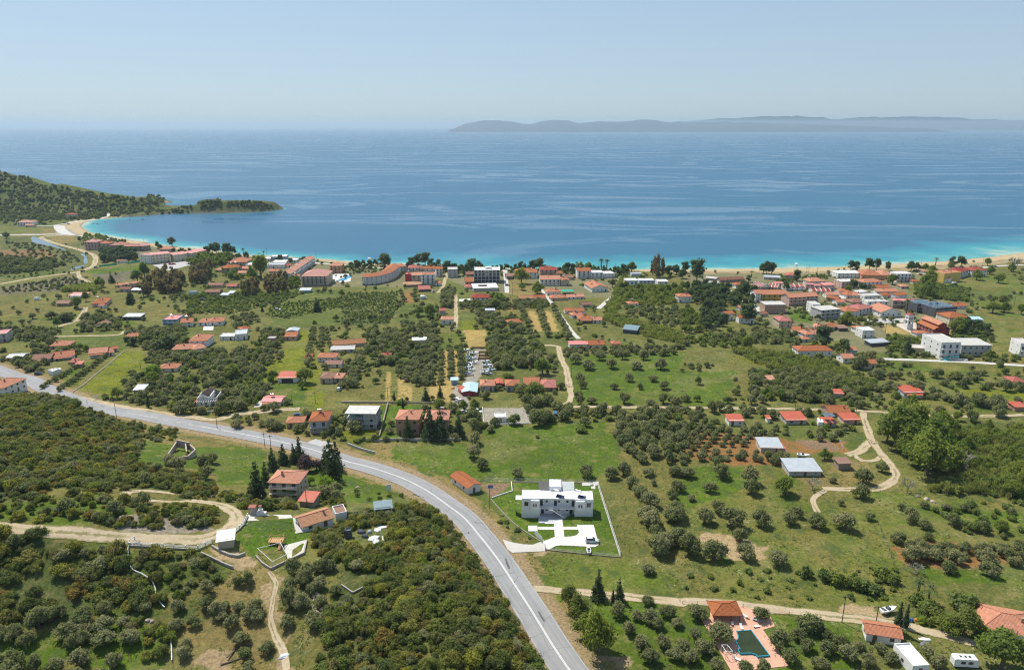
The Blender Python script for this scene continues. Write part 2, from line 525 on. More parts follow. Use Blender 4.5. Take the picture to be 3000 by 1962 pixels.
# polygons in paint order: class, grass share (0 bare .. 1 lush), feather in metres
PAINT = """marsh|1|R1 0 505 240 520 560 590 620 690 480 750 0 810
reddish|.6|R1 0 600 300 598 420 640 330 662 0 652
grass|1|R1 0 745 420 735 470 760 0 815
marsh2|.8|R1 0 860 540 765 690 845 420 885 0 912
marsh2|.8|R1 640 765 950 735 950 800 720 838
vivid|1|R1 570 745 970 705 960 745 620 770
dry|.6|R1 330 500 520 498 540 540 400 560
dry|.6|R1 300 455 390 450 410 485 310 488
sand|.2|R1 440 440 560 405 580 480 700 515 900 545 880 560 640 520 500 480
gravel|.1|R1 0 492 560 492 560 500 0 500
gravel|.1|R1 390 430 450 430 560 500 380 500
town|.4|R1 560 500 760 520 1100 560 1480 620 1500 660 1000 690 960 640 700 620 560 600
town|.5|R1 1500 640 1760 640 2380 650 2380 860 2090 860 1960 760 1700 760 1560 720
town|.5|R2 0 690 700 700 1150 740 1150 860 880 860 700 790 560 860 0 860
town|.45|R2 860 700 2000 740 1900 930 1450 930 1100 900 860 880
dry|.5|R2 1160 800 1430 830 1430 900 1240 920 1160 900
town|.4|R3 0 740 520 740 520 880 300 860 0 850
town|.35|R3 480 720 1700 700 2000 780 2010 860 1600 830 1560 900 1900 960 2000 1040 2050 1130 1800 1180 1600 1160 1420 1230 1000 1230 760 1180 600 1140 510 1000
town|.5|R3 1160 1230 1420 1230 1440 1330 1170 1330
lawn|1|R3 720 1010 900 1050 900 1110 760 1100
straw|.4|R3 1370 1105 1570 1170 1600 1190 1420 1180
mixed|1|R3 1560 820 2380 740 2380 1350 2000 1180 2000 1000 1640 900
grass|1|R3 1700 860 2380 900 2380 960 1900 960
grass|1|R3 1340 1310 1520 1300 1620 1360 1420 1355
mixed|1|R6 900 130 1400 140 2380 170 2380 500 1400 470 1380 330 1150 230
yellow|1|R6 1800 330 2380 340 2380 420 1900 380
yellow|1|R6 300 90 520 140 900 180 1350 300 1340 330 880 200 500 165
vivid|1|R5 1560 110 2380 60 2380 420 1620 440
vivid|1|R6 0 210 350 200 340 440 0 440
mixed|1|R6 340 300 480 330 470 440 350 440
grass|1|R1 2000 860 2380 880 2380 1140 1870 1150 1900 960
scrub|1|R2 0 900 390 890 400 1000 330 1120 0 1130
grass|1|R2 400 970 690 970 680 1130 380 1110
grass|1|R2 810 1030 950 1030 960 1150 810 1160
yellow|1|R2 830 1085 950 1090 960 1150 815 1150
mixed|1|R2 690 1160 1010 1155 1015 1280 690 1290
straw|.5|R2 850 1160 1010 1155 1015 1280 880 1280
straw|.3|R2 1303 1025 1350 1025 1412 1170 1343 1170
straw|.3|R2 1415 1025 1455 1025 1516 1170 1465 1170
soil|.3|R2 450 890 500 890 500 965 450 965
straw|.3|R5 705 60 740 60 738 260 705 260
straw|.3|R5 783 60 803 60 822 260 792 260
straw|.35|R5 612 270 770 262 770 430 612 400
gravel|.1|R5 930 40 1010 40 980 230 940 290 860 290 880 180 930 100
gravel|.2|R5 770 300 830 300 900 430 890 470 780 460
straw|.6|R5 310 210 350 210 345 420 312 420
straw|.6|R5 390 250 485 260 485 410 390 410
yellow|1|R4 515 350 870 62 1040 60 1000 200 850 330 790 415
vivid|1|R4 300 330 560 160 720 120 480 340
yellow|1|R1 2040 1150 2190 1160 2140 1400 1870 1405 1960 1330
yellow|1|R1 1880 1370 2140 1390 2100 1557 1800 1557
vivid|1|R4 1900 290 2140 290 2120 460 1930 460
yellow|1|R4 2160 100 2240 80 2230 460 2130 460
grass|1|R1 350 1190 830 1200 880 1290 620 1300
mixed|1|R1 0 1060 1000 1020 900 1170 0 1130
vivid|1|R5 990 590 1870 560 1925 850 1800 965 1200 975 1000 945
vivid|1|R5 330 740 860 690 1000 960 760 965 560 930 340 850
yellow|.9|R5 0 625 265 600 250 670 60 700
dry|.8|R5 170 700 420 700 330 850 230 800
lawn|1|R5 270 440 560 440 560 640 270 680
gravel|.1|R5 985 462 1320 458 1330 572 990 582
tilled|.1|R5 960 990 1180 985 1180 1040 1050 1092 970 1010
lawn|1|R5 1195 988 1790 992 1935 1500 1430 1445 1040 1105
soil|.4|R6 0 645 500 650 760 690 1110 690 1110 770 700 800 680 870 300 850 0 800
tilled|.3|R6 770 690 1020 690 1110 760 900 750
dry|.7|R6 750 940 1500 960 1480 1010 1000 1020 760 1000
mixed|1|R6 0 880 600 870 900 1010 1480 1040 1640 1080 2380 1100 2380 1557 0 1557
dry|.7|R6 1000 820 1320 840 1340 960 1200 960 1000 900
grass|1|R6 1060 620 1290 620 1290 700 1200 770 1140 760
vivid|1|R6 0 880 420 880 560 960 300 1100 0 1200
vivid|1|R6 1500 1130 1900 1180 2380 1180 2380 1260 1900 1290 1500 1260
soil|.35|R9 1440 690 1900 690 2380 740 2380 845 1980 830 1540 825
dirt|.1|R9 100 610 340 640 590 670 610 760 330 800 240 760 100 640
vivid|1|R9 1650 830 2380 870 2380 960 1760 940
mixed|1|R9 0 800 1500 830 1600 1000 1450 1120 0 1080
dirt|.15|R9 950 1150 1180 1110 1480 1180 1440 1250 1000 1200
vivid|1|R9 0 1120 1240 1220 1240 1557 0 1557
vivid|1|R8 1400 1030 2380 1100 2380 1557 1990 1557
dry|.5|R8 1390 1010 1520 1040 1760 1300 1720 1500 1480 1180
mixed|1|R8 1220 760 1960 780 2380 720 2380 1050 1700 1010 1340 960
dirt|.1|R8 1700 1450 1990 1480 1990 1557 1720 1557
dirt|.1|R8 1240 745 1440 730 1440 700 1180 700
dry|.7|R5 480 945 740 960 870 1070 1030 1160 1310 1380 1290 1400 1120 1330 1000 1200 760 1040 640 990
scrub|.9|R4 0 400 390 390 590 480 830 560 900 640 1000 700 940 830 1100 900 1400 950 1500 1010 1300 1060 800 1010 700 1060 350 1020 0 1120
vivid|1|R4 950 690 1220 720 1400 730 1900 750 1830 990 1520 1010 1480 900 960 870
dry|.8|R4 880 565 1180 625 1400 690 1220 720 1000 640
vivid|1|R4 0 1120 700 1060 900 1130 900 1240 500 1310 0 1260
rock|.2|R4 760 1240 920 1220 1480 1280 1400 1330 1100 1330 800 1320
vivid|1|R4 2150 900 2380 830 2380 1140 2260 1120 2160 1000
vivid|1|R5 0 880 420 990 500 1090 260 1140 0 1110
scrub|.9|R8 0 440 240 430 480 400 640 460 760 490 830 620 960 740 1050 860 1130 960 1240 1130 1390 1390 1470 1557 0 1557
lawn|1|R7 1640 640 1730 530 2050 500 2060 600 2220 590 2110 700 1800 720 1760 790 1650 640
dirt|.1|R7 1400 740 1480 690 1560 740 1700 770 1780 850 1640 850 1540 790
dry|.7|R7 1400 1000 1700 830 1900 870 2000 1100 1950 1557 1300 1557 1220 1300 1400 1130
dirt|.2|R7 1380 1500 1600 1400 1640 1557 1360 1557
dirt|.2|R7 1900 900 2000 900 1990 1100 1960 1400 2060 1557 1940 1557 1900 1300 1860 1100
vivid|1|R7 0 1250 540 1200 1000 1160 1180 1300 1180 1557 0 1557
scrub|.9|R7 0 590 260 600 430 720 420 900 560 1090 440 1190 0 1200
grass|1|R7 430 640 790 640 900 710 920 860 1100 1000 1150 1130 1000 1180 560 1090 420 900
grass|1|R7 910 700 1380 720 1400 800 1600 850 1550 950 1380 960 1250 1120 1100 1080 1080 950 930 860"""
# terrain sheet: rows and columns widen with distance
NR, NC = 760, 760
rows = 95 * (2500 / 95.0) ** np.linspace(0, 1, NR)
us = np.linspace(-1.15, 1.15, NC)
ty = np.repeat(rows[:, None], NC, 1)
tx = us[None, :] * (ty + 60)
inside = (tx > GX[0]) & (tx < GX[-1]) & (ty < GY[-1])
tz = np.where(inside, hz(tx, ty), -5.0)
tsd = np.where(inside, bil(sd, tx, ty), -50)
trd = bil(rd, tx, ty)


def vnoise(x, y, s, seed=0):
    """smooth value noise 0..1"""
    r = np.random.default_rng(seed).random((256, 256))
    u = x / s; v = y / s
    i = np.floor(u).astype(int); j = np.floor(v).astype(int)
    fu = u - i; fv = v - j
    fu = fu * fu * (3 - 2 * fu); fv = fv * fv * (3 - 2 * fv)
    g = lambda a, b: r[a % 256, b % 256]
    return (g(i, j) * (1 - fu) + g(i + 1, j) * fu) * (1 - fv) + (g(i, j + 1) * (1 - fu) + g(i + 1, j + 1) * fu) * fv


jx = tx + (vnoise(tx, ty, 9, 1) - .5) * 5 + (vnoise(tx, ty, 3, 2) - .5) * 3
jy = ty + (vnoise(tx, ty, 9, 3) - .5) * 5 + (vnoise(tx, ty, 3, 4) - .5) * 3
tcol = np.empty(tx.shape + (4,))
n1 = vnoise(tx, ty, 60, 5)[..., None]; n2 = vnoise(tx, ty, 17, 6)[..., None]
g0 = np.array(COL['grass']) * (1 - n1) + np.array(COL['mixed']) * n1
tcol[..., :3] = g0 * (0.8 + 0.4 * n2)
tcol[..., 3] = 1
hill = (ty > 1050) & (tx < -250)
isl = (ty > 1190) & (tx < -330)
tcol[hill, :3] = np.array(COL['grass']) * .9
tcol[isl & (tx > -620), :3] = np.array(COL['scrub'])
polys = []
for ln in PAINT.split('\n'):
    c, gsh, s = ln.split('|')
    pp = G(s)
    polys.append((c, pp))
    straight = c in ('lawn', 'straw', 'gravel', 'tilled', 'town')
    m = inpoly(tx if straight else jx, ty if straight else jy, pp)
    v = 0.85 + 0.3 * n2[m]
    if c in ('mixed',):
        q = vnoise(tx[m], ty[m], 11, 9)[:, None]
        b = np.array(COL['mixed']) * q + np.array(COL['vivid']) * (1 - q)
        tcol[m, :3] = b * v
    else:
        tcol[m, :3] = np.array(COL[c]) * v
    tcol[m, 3] = float(gsh)
# road verges and beach
m = trd < 8.5
tcol[m, :3] = np.array(COL['dirt']) * .85; tcol[m, 3] = .25
m = (trd >= 8.5) & (trd < 12) & (vnoise(tx, ty, 4, 11) > .45)
tcol[m, :3] = COL['dry']; tcol[m, 3] = .6
edge = tsd + (vnoise(tx, ty, 14, 12) - .5) * 10
bw = np.where(tx > 250, 26, np.where(tx < -330, 20, 16))
bw = np.where((ty > 1150) & (tx < -360), 5, bw)
m = (edge < bw) & (tsd < 40)
tcol[m, :3] = COL['sand']; tcol[m, 3] = .05
m = (edge >= bw) & (edge < bw + 16) & (tx > 150)
tcol[m, :3] = np.array(COL['sand']) * .6 + np.array(COL['dry']) * .3; tcol[m, 3] = .4
m = tsd < 1.2
tcol[m, :3] = np.array(COL['sand']) * .6
m = (ty > 1130) & (tx < -350) & (tsd < 11) & (ty > 1190) & (tx > -640)
tcol[m, :3] = (.10, .105, .05); tcol[m, 3] = .8
m = (ty > 1190) & (tx < -330) & (tsd < 2.2)
tcol[m, :3] = (.22, .2, .16)
steep = np.hypot(*np.gradient(HG, 4.0))
m = (bil(steep, tx, ty) > .95) & (ty < 500)
tcol[m, :3] = COL['rock']; tcol[m, 3] = .3

me = bpy.data.meshes.new("terrain")
V = np.stack([tx, ty, tz], -1).reshape(-1, 3)
ii, jj = np.meshgrid(np.arange(NR - 1), np.arange(NC - 1), indexing='ij')
a = (ii * NC + jj).ravel()
keep = (tz[:-1, :-1].ravel() > -4.5) | (tz[1:, 1:].ravel() > -4.5)
a = a[keep]
Fq = np.stack([a, a + 1, a + NC + 1, a + NC], 1)
me.vertices.add(len(V)); me.vertices.foreach_set("co", V.astype('f').ravel())
me.loops.add(len(Fq) * 4); me.loops.foreach_set("vertex_index", Fq.astype('i').ravel())
me.polygons.add(len(Fq)); me.polygons.foreach_set("loop_start", np.arange(0, len(Fq) * 4, 4, dtype='i'))
me.polygons.foreach_set("loop_total", np.full(len(Fq), 4, 'i'))
me.polygons.foreach_set("use_smooth", np.ones(len(Fq), bool))
ca = me.color_attributes.new("cover", 'FLOAT_COLOR', 'POINT')
ca.data.foreach_set("color", tcol.astype('f').ravel())
me.update()
gm = bpy.data.materials.new("ground_cover")
gm.use_nodes = True
t = gm.node_tree; L = t.links.new
b = t.nodes["Principled BSDF"]
b.inputs["Roughness"].default_value = 0.95; b.inputs["Specular IOR Level"].default_value = 0.1
at = t.nodes.new("ShaderNodeAttribute"); at.attribute_name = "cover"
ge = t.nodes.new("ShaderNodeNewGeometry")


def noise_node(t, vec, scale, detail=4, rough=.6):
    q = t.nodes.new("ShaderNodeTexNoise")
    q.inputs["Scale"].default_value = scale; q.inputs["Detail"].default_value = detail; q.inputs["Roughness"].default_value = rough
    t.links.new(vec, q.inputs["Vector"])
    return q.outputs["Fac"]


def ramp(t, fac, lo, hi, a, b):
    q = t.nodes.new("ShaderNodeMapRange")
    q.inputs["From Min"].default_value = lo; q.inputs["From Max"].default_value = hi
    q.inputs["To Min"].default_value = a; q.inputs["To Max"].default_value = b
    t.links.new(fac, q.inputs["Value"])
    return q.outputs[0]


def mix(t, fac, c1, c2, kind='MIX'):
    q = t.nodes.new("ShaderNodeMixRGB"); q.blend_type = kind
    for i, c in enumerate((fac, c1, c2)):
        if hasattr(c, 'is_linked'):
            t.links.new(c, q.inputs[i])
        elif isinstance(c, tuple):
            q.inputs[i].default_value = (*c, 1)
        else:
            q.inputs[i].default_value = c
    return q.outputs[0]


def mul(t, a_, b_):
    q = t.nodes.new("ShaderNodeMath"); q.operation = 'MULTIPLY'
    for i, c in enumerate((a_, b_)):
        if hasattr(c, 'is_linked'):
            t.links.new(c, q.inputs[i])
        else:
            q.inputs[i].default_value = c
    return q.outputs[0]


pos = ge.outputs["Position"]
fine = noise_node(t, pos, 1.3, 6, .75)
midn = noise_node(t, pos, .16, 5, .65)
big = noise_node(t, pos, .035, 3, .55)
c = at.outputs["Color"]
hs = t.nodes.new("ShaderNodeHueSaturation"); L(c, hs.inputs["Color"])
hs.inputs["Saturation"].default_value = 1.14
L(ramp(t, fine, .3, .7, .4, 1.4), hs.inputs["Value"])
c = hs.outputs[0]
# tufts: darker green clumps and dry straw patches, as far as the cover is grass
c = mix(t, mul(t, ramp(t, midn, .55, .67, 0, .6), at.outputs["Alpha"]), c, (.24, .20, .075))
c = mix(t, mul(t, ramp(t, midn, .46, .36, 0, .75), at.outputs["Alpha"]), c, (.055, .09, .022))
c = mix(t, mul(t, ramp(t, big, .54, .68, 0, .55), at.outputs["Alpha"]), c, (.17, .165, .05))
# rank clumps a metre or two across
clp = noise_node(t, pos, .55, 5, .7)
c = mix(t, mul(t, ramp(t, clp, .54, .64, 0, .65), at.outputs["Alpha"]), c, (.055, .085, .025))
c = mix(t, mul(t, ramp(t, clp, .43, .33, 0, .4), at.outputs["Alpha"]), c, (.23, .20, .085))
# small pale flowers
fl = noise_node(t, pos, .9, 6, .8)
c = mix(t, mul(t, mul(t, ramp(t, fl, .56, .66, 0, .75), ramp(t, noise_node(t, pos, .07, 4, .6), .5, .62, 0, 1)), at.outputs["Alpha"]), c, (.55, .53, .33))
c = mix(t, ramp(t, noise_node(t, pos, .35, 6, .7), .35, .65, .18, 0), c, (.06, .06, .04))
L(c, b.inputs["Base Color"])
bp = t.nodes.new("ShaderNodeBump"); bp.inputs["Strength"].default_value = .9; bp.inputs["Distance"].default_value = .35
L(noise_node(t, pos, .9, 8, .75), bp.inputs["Height"]); L(bp.outputs[0], b.inputs["Normal"])
me.materials.append(gm)
struct(ob("ground", me), "green and brown land sloping down to the sea", "ground")

# ------------------------------------------------------------------ sea
rows = 380 * (60000 / 380.0) ** np.concatenate([np.linspace(0, .3, 420, endpoint=False), np.linspace(.3, 1, 160)])
us = np.linspace(-2.2, 2.2, 520)
sy = np.repeat(rows[:, None], 520, 1); sx = us[None, :] * sy
ssd = np.where((sx > GX[0]) & (sx < GX[-1]) & (sy < GY[-1]), -bil(sd, sx, sy), 400)
ok = (sx > GX[0]) & (sx < GX[-1]) & (sy < GY[-1])
ssd = np.where(ok, ssd, np.where(sy < 1100, -50, 400))
ssd = np.where((sx < -150) & (ssd > 0), ssd * 2.0, ssd)
ssd = np.where(sx > 150, ssd * (1 - .2 * np.clip((sx - 150) / 500, 0, 1)), ssd)
ssd = np.where(ok & (sy > 1185) & (sx < -300) & (ssd > 0), ssd + 70, ssd)
V = np.stack([sx, sy, np.zeros_like(sx)], -1).reshape(-1, 3)
ii, jj = np.meshgrid(np.arange(len(rows) - 1), np.arange(519), indexing='ij')
a = (ii * 520 + jj).ravel()
keep = ssd[:-1, :-1].ravel() > -25
a = a[keep]
Fq = np.stack([a, a + 1, a + 521, a + 520], 1)
me = bpy.data.meshes.new("sea")
me.from_pydata(V.tolist(), [], Fq.tolist())
fa = me.attributes.new("shore", 'FLOAT', 'POINT')
fa.data.foreach_set("value", ssd.astype('f').ravel())
wm = bpy.data.materials.new("sea_water"); wm.use_nodes = True
t = wm.node_tree; L = t.links.new
b = t.nodes["Principled BSDF"]
at = t.nodes.new("ShaderNodeAttribute"); at.attribute_name = "shore"
ge = t.nodes.new("ShaderNodeNewGeometry"); pos = ge.outputs["Position"]
mp = t.nodes.new("ShaderNodeMapping"); mp.inputs["Scale"].default_value = (.0017, .0052, 1); mp.inputs["Rotation"].default_value = (0, 0, R(8))
L(pos, mp.inputs["Vector"])
wv = t.nodes.new("ShaderNodeTexNoise"); wv.inputs["Scale"].default_value = 1; wv.inputs["Detail"].default_value = 5; wv.inputs["Roughness"].default_value = .62; wv.inputs["Distortion"].default_value = 2.2
wq = t.nodes.new("ShaderNodeTexNoise"); wq.inputs["Scale"].default_value = .0011; wq.inputs["Detail"].default_value = 3
L(pos, wq.inputs["Vector"])
wa = t.nodes.new("ShaderNodeVectorMath"); wa.operation = 'MULTIPLY_ADD'; wa.inputs[1].default_value = (2.4, 2.4, 0)
L(wq.outputs["Color"], wa.inputs[0]); L(mp.outputs[0], wa.inputs[2]); L(wa.outputs[0], wv.inputs["Vector"])
sdn = t.nodes.new("ShaderNodeMath"); sdn.operation = 'ADD'
L(at.outputs["Fac"], sdn.inputs[0]); L(ramp(t, noise_node(t, pos, .012, 4), .3, .7, -30, 25), sdn.inputs[1])
rp = t.nodes.new("ShaderNodeValToRGB")
e = rp.color_ramp.elements
e[0].position = 0; e[0].color = (.33, .42, .33, 1)
e[1].position = 1; e[1].color = (.013, .10, .185, 1)
for p_, c_ in ((.035, (.12, .33, .31)), (.09, (.035, .27, .29)), (.17, (.02, .21, .27)), (.36, (.015, .11, .19))):
    q = e.new(p_); q.color = (*c_, 1)
L(ramp(t, sdn.outputs[0], 0, 250, 0, 1), rp.inputs[0]); L(rp.outputs[0], b.inputs["Base Color"])
# wind slicks: calm water mirrors the sky, rippled water does not
slick = ramp(t, wv.outputs["Fac"], .51, .60, 0, 1)
L(ramp(t, slick, 0, 1, .38, .2), b.inputs["Roughness"])
b.inputs["IOR"].default_value = 1.33
b.inputs["Specular IOR Level"].default_value = .5
mp2 = t.nodes.new("ShaderNodeMapping"); mp2.inputs["Scale"].default_value = (.09, .3, 1); L(pos, mp2.inputs["Vector"])
bp = t.nodes.new("ShaderNodeBump"); bp.inputs["Distance"].default_value = 1.0
L(ramp(t, slick, 0, 1, .34, .08), bp.inputs["Strength"])
L(noise_node(t, mp2.outputs[0], 1, 5, .6), bp.inputs["Height"]); L(bp.outputs[0], b.inputs["Normal"])
me.materials.append(wm)
struct(ob("sea", me), "calm blue sea with pale wind streaks and turquoise shallows", "sea")

# ------------------------------------------------------------------ far land across the gulf
def far_ridge(name, label, y0, prof, depth, col):
    """prof: photo pixels along the skyline"""
    p = px(prof); d = ray(p)
    n = len(p)
    pts = spline(np.stack([d[:, 0] * y0 / d[:, 1], CAMZ + d[:, 2] * y0 / d[:, 1]], 1), 60)
    x = pts[:, 0]; z = np.maximum(pts[:, 1], 2)
    z = z * (0.93 + .14 * vnoise(x, x * 0, 260, 21))
    prof_y = np.linspace(-1, 1, 13)
    mb_v = []
    for k in prof_y:
        s = (1 - abs(k) ** 1.4)
        yy = y0 + k * depth * (.6 + .4 * np.minimum(1, z / 120)) * (1 + .25 * (vnoise(x, x * 0 + k * 900, 700, 22) - .5))
        zz = z * s * (1 + .25 * (vnoise(x, yy, 420, 23) - .5) * (abs(k) > .05)) - 2
        mb_v.append(np.stack([x, yy, zz], 1))
    V = np.concatenate(mb_v); m = len(x)
    f = [(r * m + i, r * m + i + 1, (r + 1) * m + i + 1, (r + 1) * m + i) for r in range(12) for i in range(m - 1)]
    me = bpy.data.meshes.new(name); me.from_pydata(V.tolist(), [], f)
    me.materials.append(col)
    me.polygons.foreach_set("use_smooth", [True] * len(f))
    o = ob(name, me)
    return struct(o, label, "hills")


fm = mat("far_forest", (.022, .034, .032), noise=.5, scale=.004)
far_ridge("distant_hills", "nearer hazy hills of the land across the gulf", 20000, "P 1322 380 1350 369 1375 360 1405 354 1440 351 1475 354 1510 359 1545 363 1575 359 1610 352 1640 350 1665 354 1690 361 1720 360 1760 357 1800 356 1850 354 1890 352 1940 356 1990 359 2040 358 2120 357 2200 359 2300 362 2420 366 2560 371 2700 377", 2000, fm)
far_ridge("distant_hills", "farther, fainter hills fading out to the right across the gulf", 28000, "P 1850 372 1920 362 1990 356 2040 352 2090 348 2140 347 2200 344 2260 341 2320 340 2380 345 2440 348 2500 346 2600 343 2700 342 2800 346 2900 351 3000 356 3200 362 3500 368", 4000, fm)

# ------------------------------------------------------------------ haze: one box of even air
hb = MB().box(-90000, 90000, -3000, 64000, -9, 300).mesh("haze", [])
hm = bpy.data.materials.new("haze_air"); hm.use_nodes = True
t = hm.node_tree
t.nodes.remove(t.nodes["Principled BSDF"])
pv = t.nodes.new("ShaderNodeVolumePrincipled")
pv.inputs["Color"].default_value = (.62, .82, 1.0, 1)
pv.inputs["Density"].default_value = 5.5e-5
pv.inputs["Anisotropy"].default_value = 0.2
t.links.new(pv.outputs[0], t.nodes["Material Output"].inputs["Volume"])
hb.materials.append(hm)
ho = ob("haze", hb); ho["kind"] = "stuff"; ho["label"] = "thin pale blue haze over the land and sea"; ho["category"] = "haze"

# ------------------------------------------------------------------ roads and tracks
def ribbon(name, pl, width, material, off=.1, step=2.0, jitter=0.0, lateral=0.0, taper=False, across=5, world=None):
    p = world if world is not None else ground(pl)[:, :2]
    p = spline(p, step)
    tg = np.gradient(p, axis=0); tg /= np.linalg.norm(tg, axis=1)[:, None] + 1e-9
    nn = np.stack([tg[:, 1], -tg[:, 0]], 1)
    s = np.concatenate([[0], np.cumsum(np.linalg.norm(np.diff(p, axis=0), axis=1))])
    wd = np.full(len(p), width / 2)
    ja = jb = 0
    if jitter:
        ja = (vnoise(s, s * 0, 5, 31) - .5) * jitter * 2; jb = (vnoise(s, s * 0 + 99, 5, 32) - .5) * jitter * 2
    V = []
    for k in np.linspace(-1, 1, across):
        e_ = wd * k + (ja if k < 0 else jb) * abs(k) + lateral
        q = p + nn * e_[:, None]
        V.append(np.stack([q[:, 0], q[:, 1], hz(q[:, 0], q[:, 1]) + off], 1))
    m = len(p)
    # keep the ribbon above the terrain facets
    V = np.concatenate(V)
    mb = MB()
    f, uv = [], []
    ks = np.linspace(0, width if across != 5 else 1, across)
    for r in range(across - 1):
        for i in range(m - 1):
            f.append((r * m + i, (r + 1) * m + i, (r + 1) * m + i + 1, r * m + i + 1))
            uv += [(ks[r], s[i]), (ks[r + 1], s[i]), (ks[r + 1], s[i + 1]), (ks[r], s[i + 1])]
    me = bpy.data.meshes.new(name); me.from_pydata(V.tolist(), [], f)
    u = me.uv_layers.new(name="uv"); u.data.foreach_set("uv", np.array(uv, 'f').ravel())
    me.materials.append(material)
    me.update()
    return ob(name, me)


am = bpy.data.materials.new("asphalt"); am.use_nodes = True
t = am.node_tree; L = t.links.new; b = t.nodes["Principled BSDF"]
b.inputs["Roughness"].default_value = .85; b.inputs["Specular IOR Level"].default_value = .3
ge = t.nodes.new("ShaderNodeNewGeometry"); pos = ge.outputs["Position"]
uvn = t.nodes.new("ShaderNodeUVMap"); uvn.uv_map = "uv"
mp = t.nodes.new("ShaderNodeMapping"); mp.inputs["Scale"].default_value = (1.1, .035, 1); L(uvn.outputs[0], mp.inputs["Vector"])
c = mix(t, ramp(t, noise_node(t, mp.outputs[0], 1, 4), .35, .65, 0, 1), (.255, .255, .26), (.335, .33, .325))
c = mix(t, ramp(t, noise_node(t, pos, .12, 5, .7), .4, .7, 0, .5), c, (.21, .21, .215))
c = mix(t, ramp(t, noise_node(t, pos, 3, 4, .7), .3, .7, .25, 0), c, (.17, .17, .17))
crk = t.nodes.new("ShaderNodeTexVoronoi"); crk.feature = 'DISTANCE_TO_EDGE'; crk.inputs["Scale"].default_value = .11
wn = t.nodes.new("ShaderNodeMixRGB"); wn.inputs[0].default_value = .15
L(pos, wn.inputs[1]); L(noise_node(t, pos, .3, 4), wn.inputs[2]); L(wn.outputs[0], crk.inputs["Vector"])
c = mix(t, ramp(t, crk.outputs["Distance"], .0, .012, .6, 0), c, (.12, .12, .12))
L(c, b.inputs["Base Color"])
mroad = ribbon("main_road", None, 9.4, am, off=.12, world=road_xy[::2], across=9)
struct(mroad, "grey asphalt road sweeping down past the white villa", "road")
paint = mat("road_paint", (.6, .6, .58), rough=.6, noise=.12, scale=1.5)


def lane_line(lat, i0, i1, dash=None):
    seg = road_xy[i0:i1]
    if dash is None:
        o = ribbon("lane_line", None, .22, paint, off=.15, world=seg[::2], lateral=lat, across=2)
        o.parent = mroad
        return
    s = np.concatenate([[0], np.cumsum(np.linalg.norm(np.diff(seg, axis=0), axis=1))])
    k = 0.0
    while k < s[-1] - dash[0]:
        q = np.stack([np.interp(np.linspace(k, k + dash[0], 4), s, seg[:, j]) for j in (0, 1)], 1)
        o = ribbon("lane_dash", None, .22, paint, off=.15, world=q, lateral=lat, across=2)
        o.parent = mroad
        k += dash[0] + dash[1]


nR = len(road_xy)
rs = np.concatenate([[0], np.cumsum(np.linalg.norm(np.diff(road_xy, axis=0), axis=1))])
iof = lambda q: int(np.argmin(((road_xy - G(q)[0, :2]) ** 2).sum(1)))
k1, k2 = iof("R4 1330 590"), iof("R4 1080 545")
lane_line(.16, 0, k1); lane_line(-.16, 0, k1)
lane_line(0, k1, k2, (3, 5)); lane_line(0, k2, iof("R4 820 490"))
wpaint = mat("worn_paint", (.42, .42, .41), rough=.7, noise=.25, scale=.4)
for lat in (-4.35, 4.35):
    o = ribbon("edge_line", None, .14, wpaint, off=.15, world=road_xy[:k1:2], lateral=lat, across=2); o.parent = mroad

tarm = mat("tar_patch", (.10, .10, .10), noise=.2, scale=2)
for s_ in ("R8 1140 780 1150 778 1178 850 1168 856 1150 820", "R8 1370 1150 1380 1148 1420 1215 1410 1222 1390 1190", "R8 880 595 890 594 893 608 883 609", "R8 1200 940 1207 938 1210 950 1203 952", "R8 500 330 575 352 574 356 498 334"):
    p_ = G(s_); ar_ = (p_[:, 0] * np.roll(p_[:, 1], -1) - np.roll(p_[:, 0], -1) * p_[:, 1]).sum()
    p_ = p_ if ar_ > 0 else p_[::-1]
    mb_ = MB(); mb_.face([(q[0], q[1], hz(q[0], q[1]) + .14) for q in p_])
    ob("tar_patch", mb_.mesh("tar_patch", tarm), mroad)
dm = bpy.data.materials.new("dirt_track"); dm.use_nodes = True
t = dm.node_tree; L = t.links.new; b = t.nodes["Principled BSDF"]; b.inputs["Roughness"].default_value = .95; b.inputs["Specular IOR Level"].default_value = .1
ge = t.nodes.new("ShaderNodeNewGeometry"); pos = ge.outputs["Position"]
c = mix(t, ramp(t, noise_node(t, pos, .25, 6, .7), .3, .7, 0, 1), (.40, .31, .20), (.53, .44, .31))
c = mix(t, ramp(t, noise_node(t, pos, 2, 4, .7), .3, .7, .4, 0), c, (.25, .19, .11))
uvn = t.nodes.new("ShaderNodeUVMap"); uvn.uv_map = "uv"
sx_ = t.nodes.new("ShaderNodeSeparateXYZ"); L(uvn.outputs[0], sx_.inputs[0])
ctr = t.nodes.new("ShaderNodeMath"); ctr.operation = 'SUBTRACT'; L(sx_.outputs[0], ctr.inputs[0]); ctr.inputs[1].default_value = .5
ab = t.nodes.new("ShaderNodeMath"); ab.operation = 'ABSOLUTE'; L(ctr.outputs[0], ab.inputs[0])
wob = t.nodes.new("ShaderNodeMath"); wob.operation = 'ADD'; L(ab.outputs[0], wob.inputs[0]); L(ramp(t, noise_node(t, pos, .5, 5, .7), .3, .7, -.12, .12), wob.inputs[1])
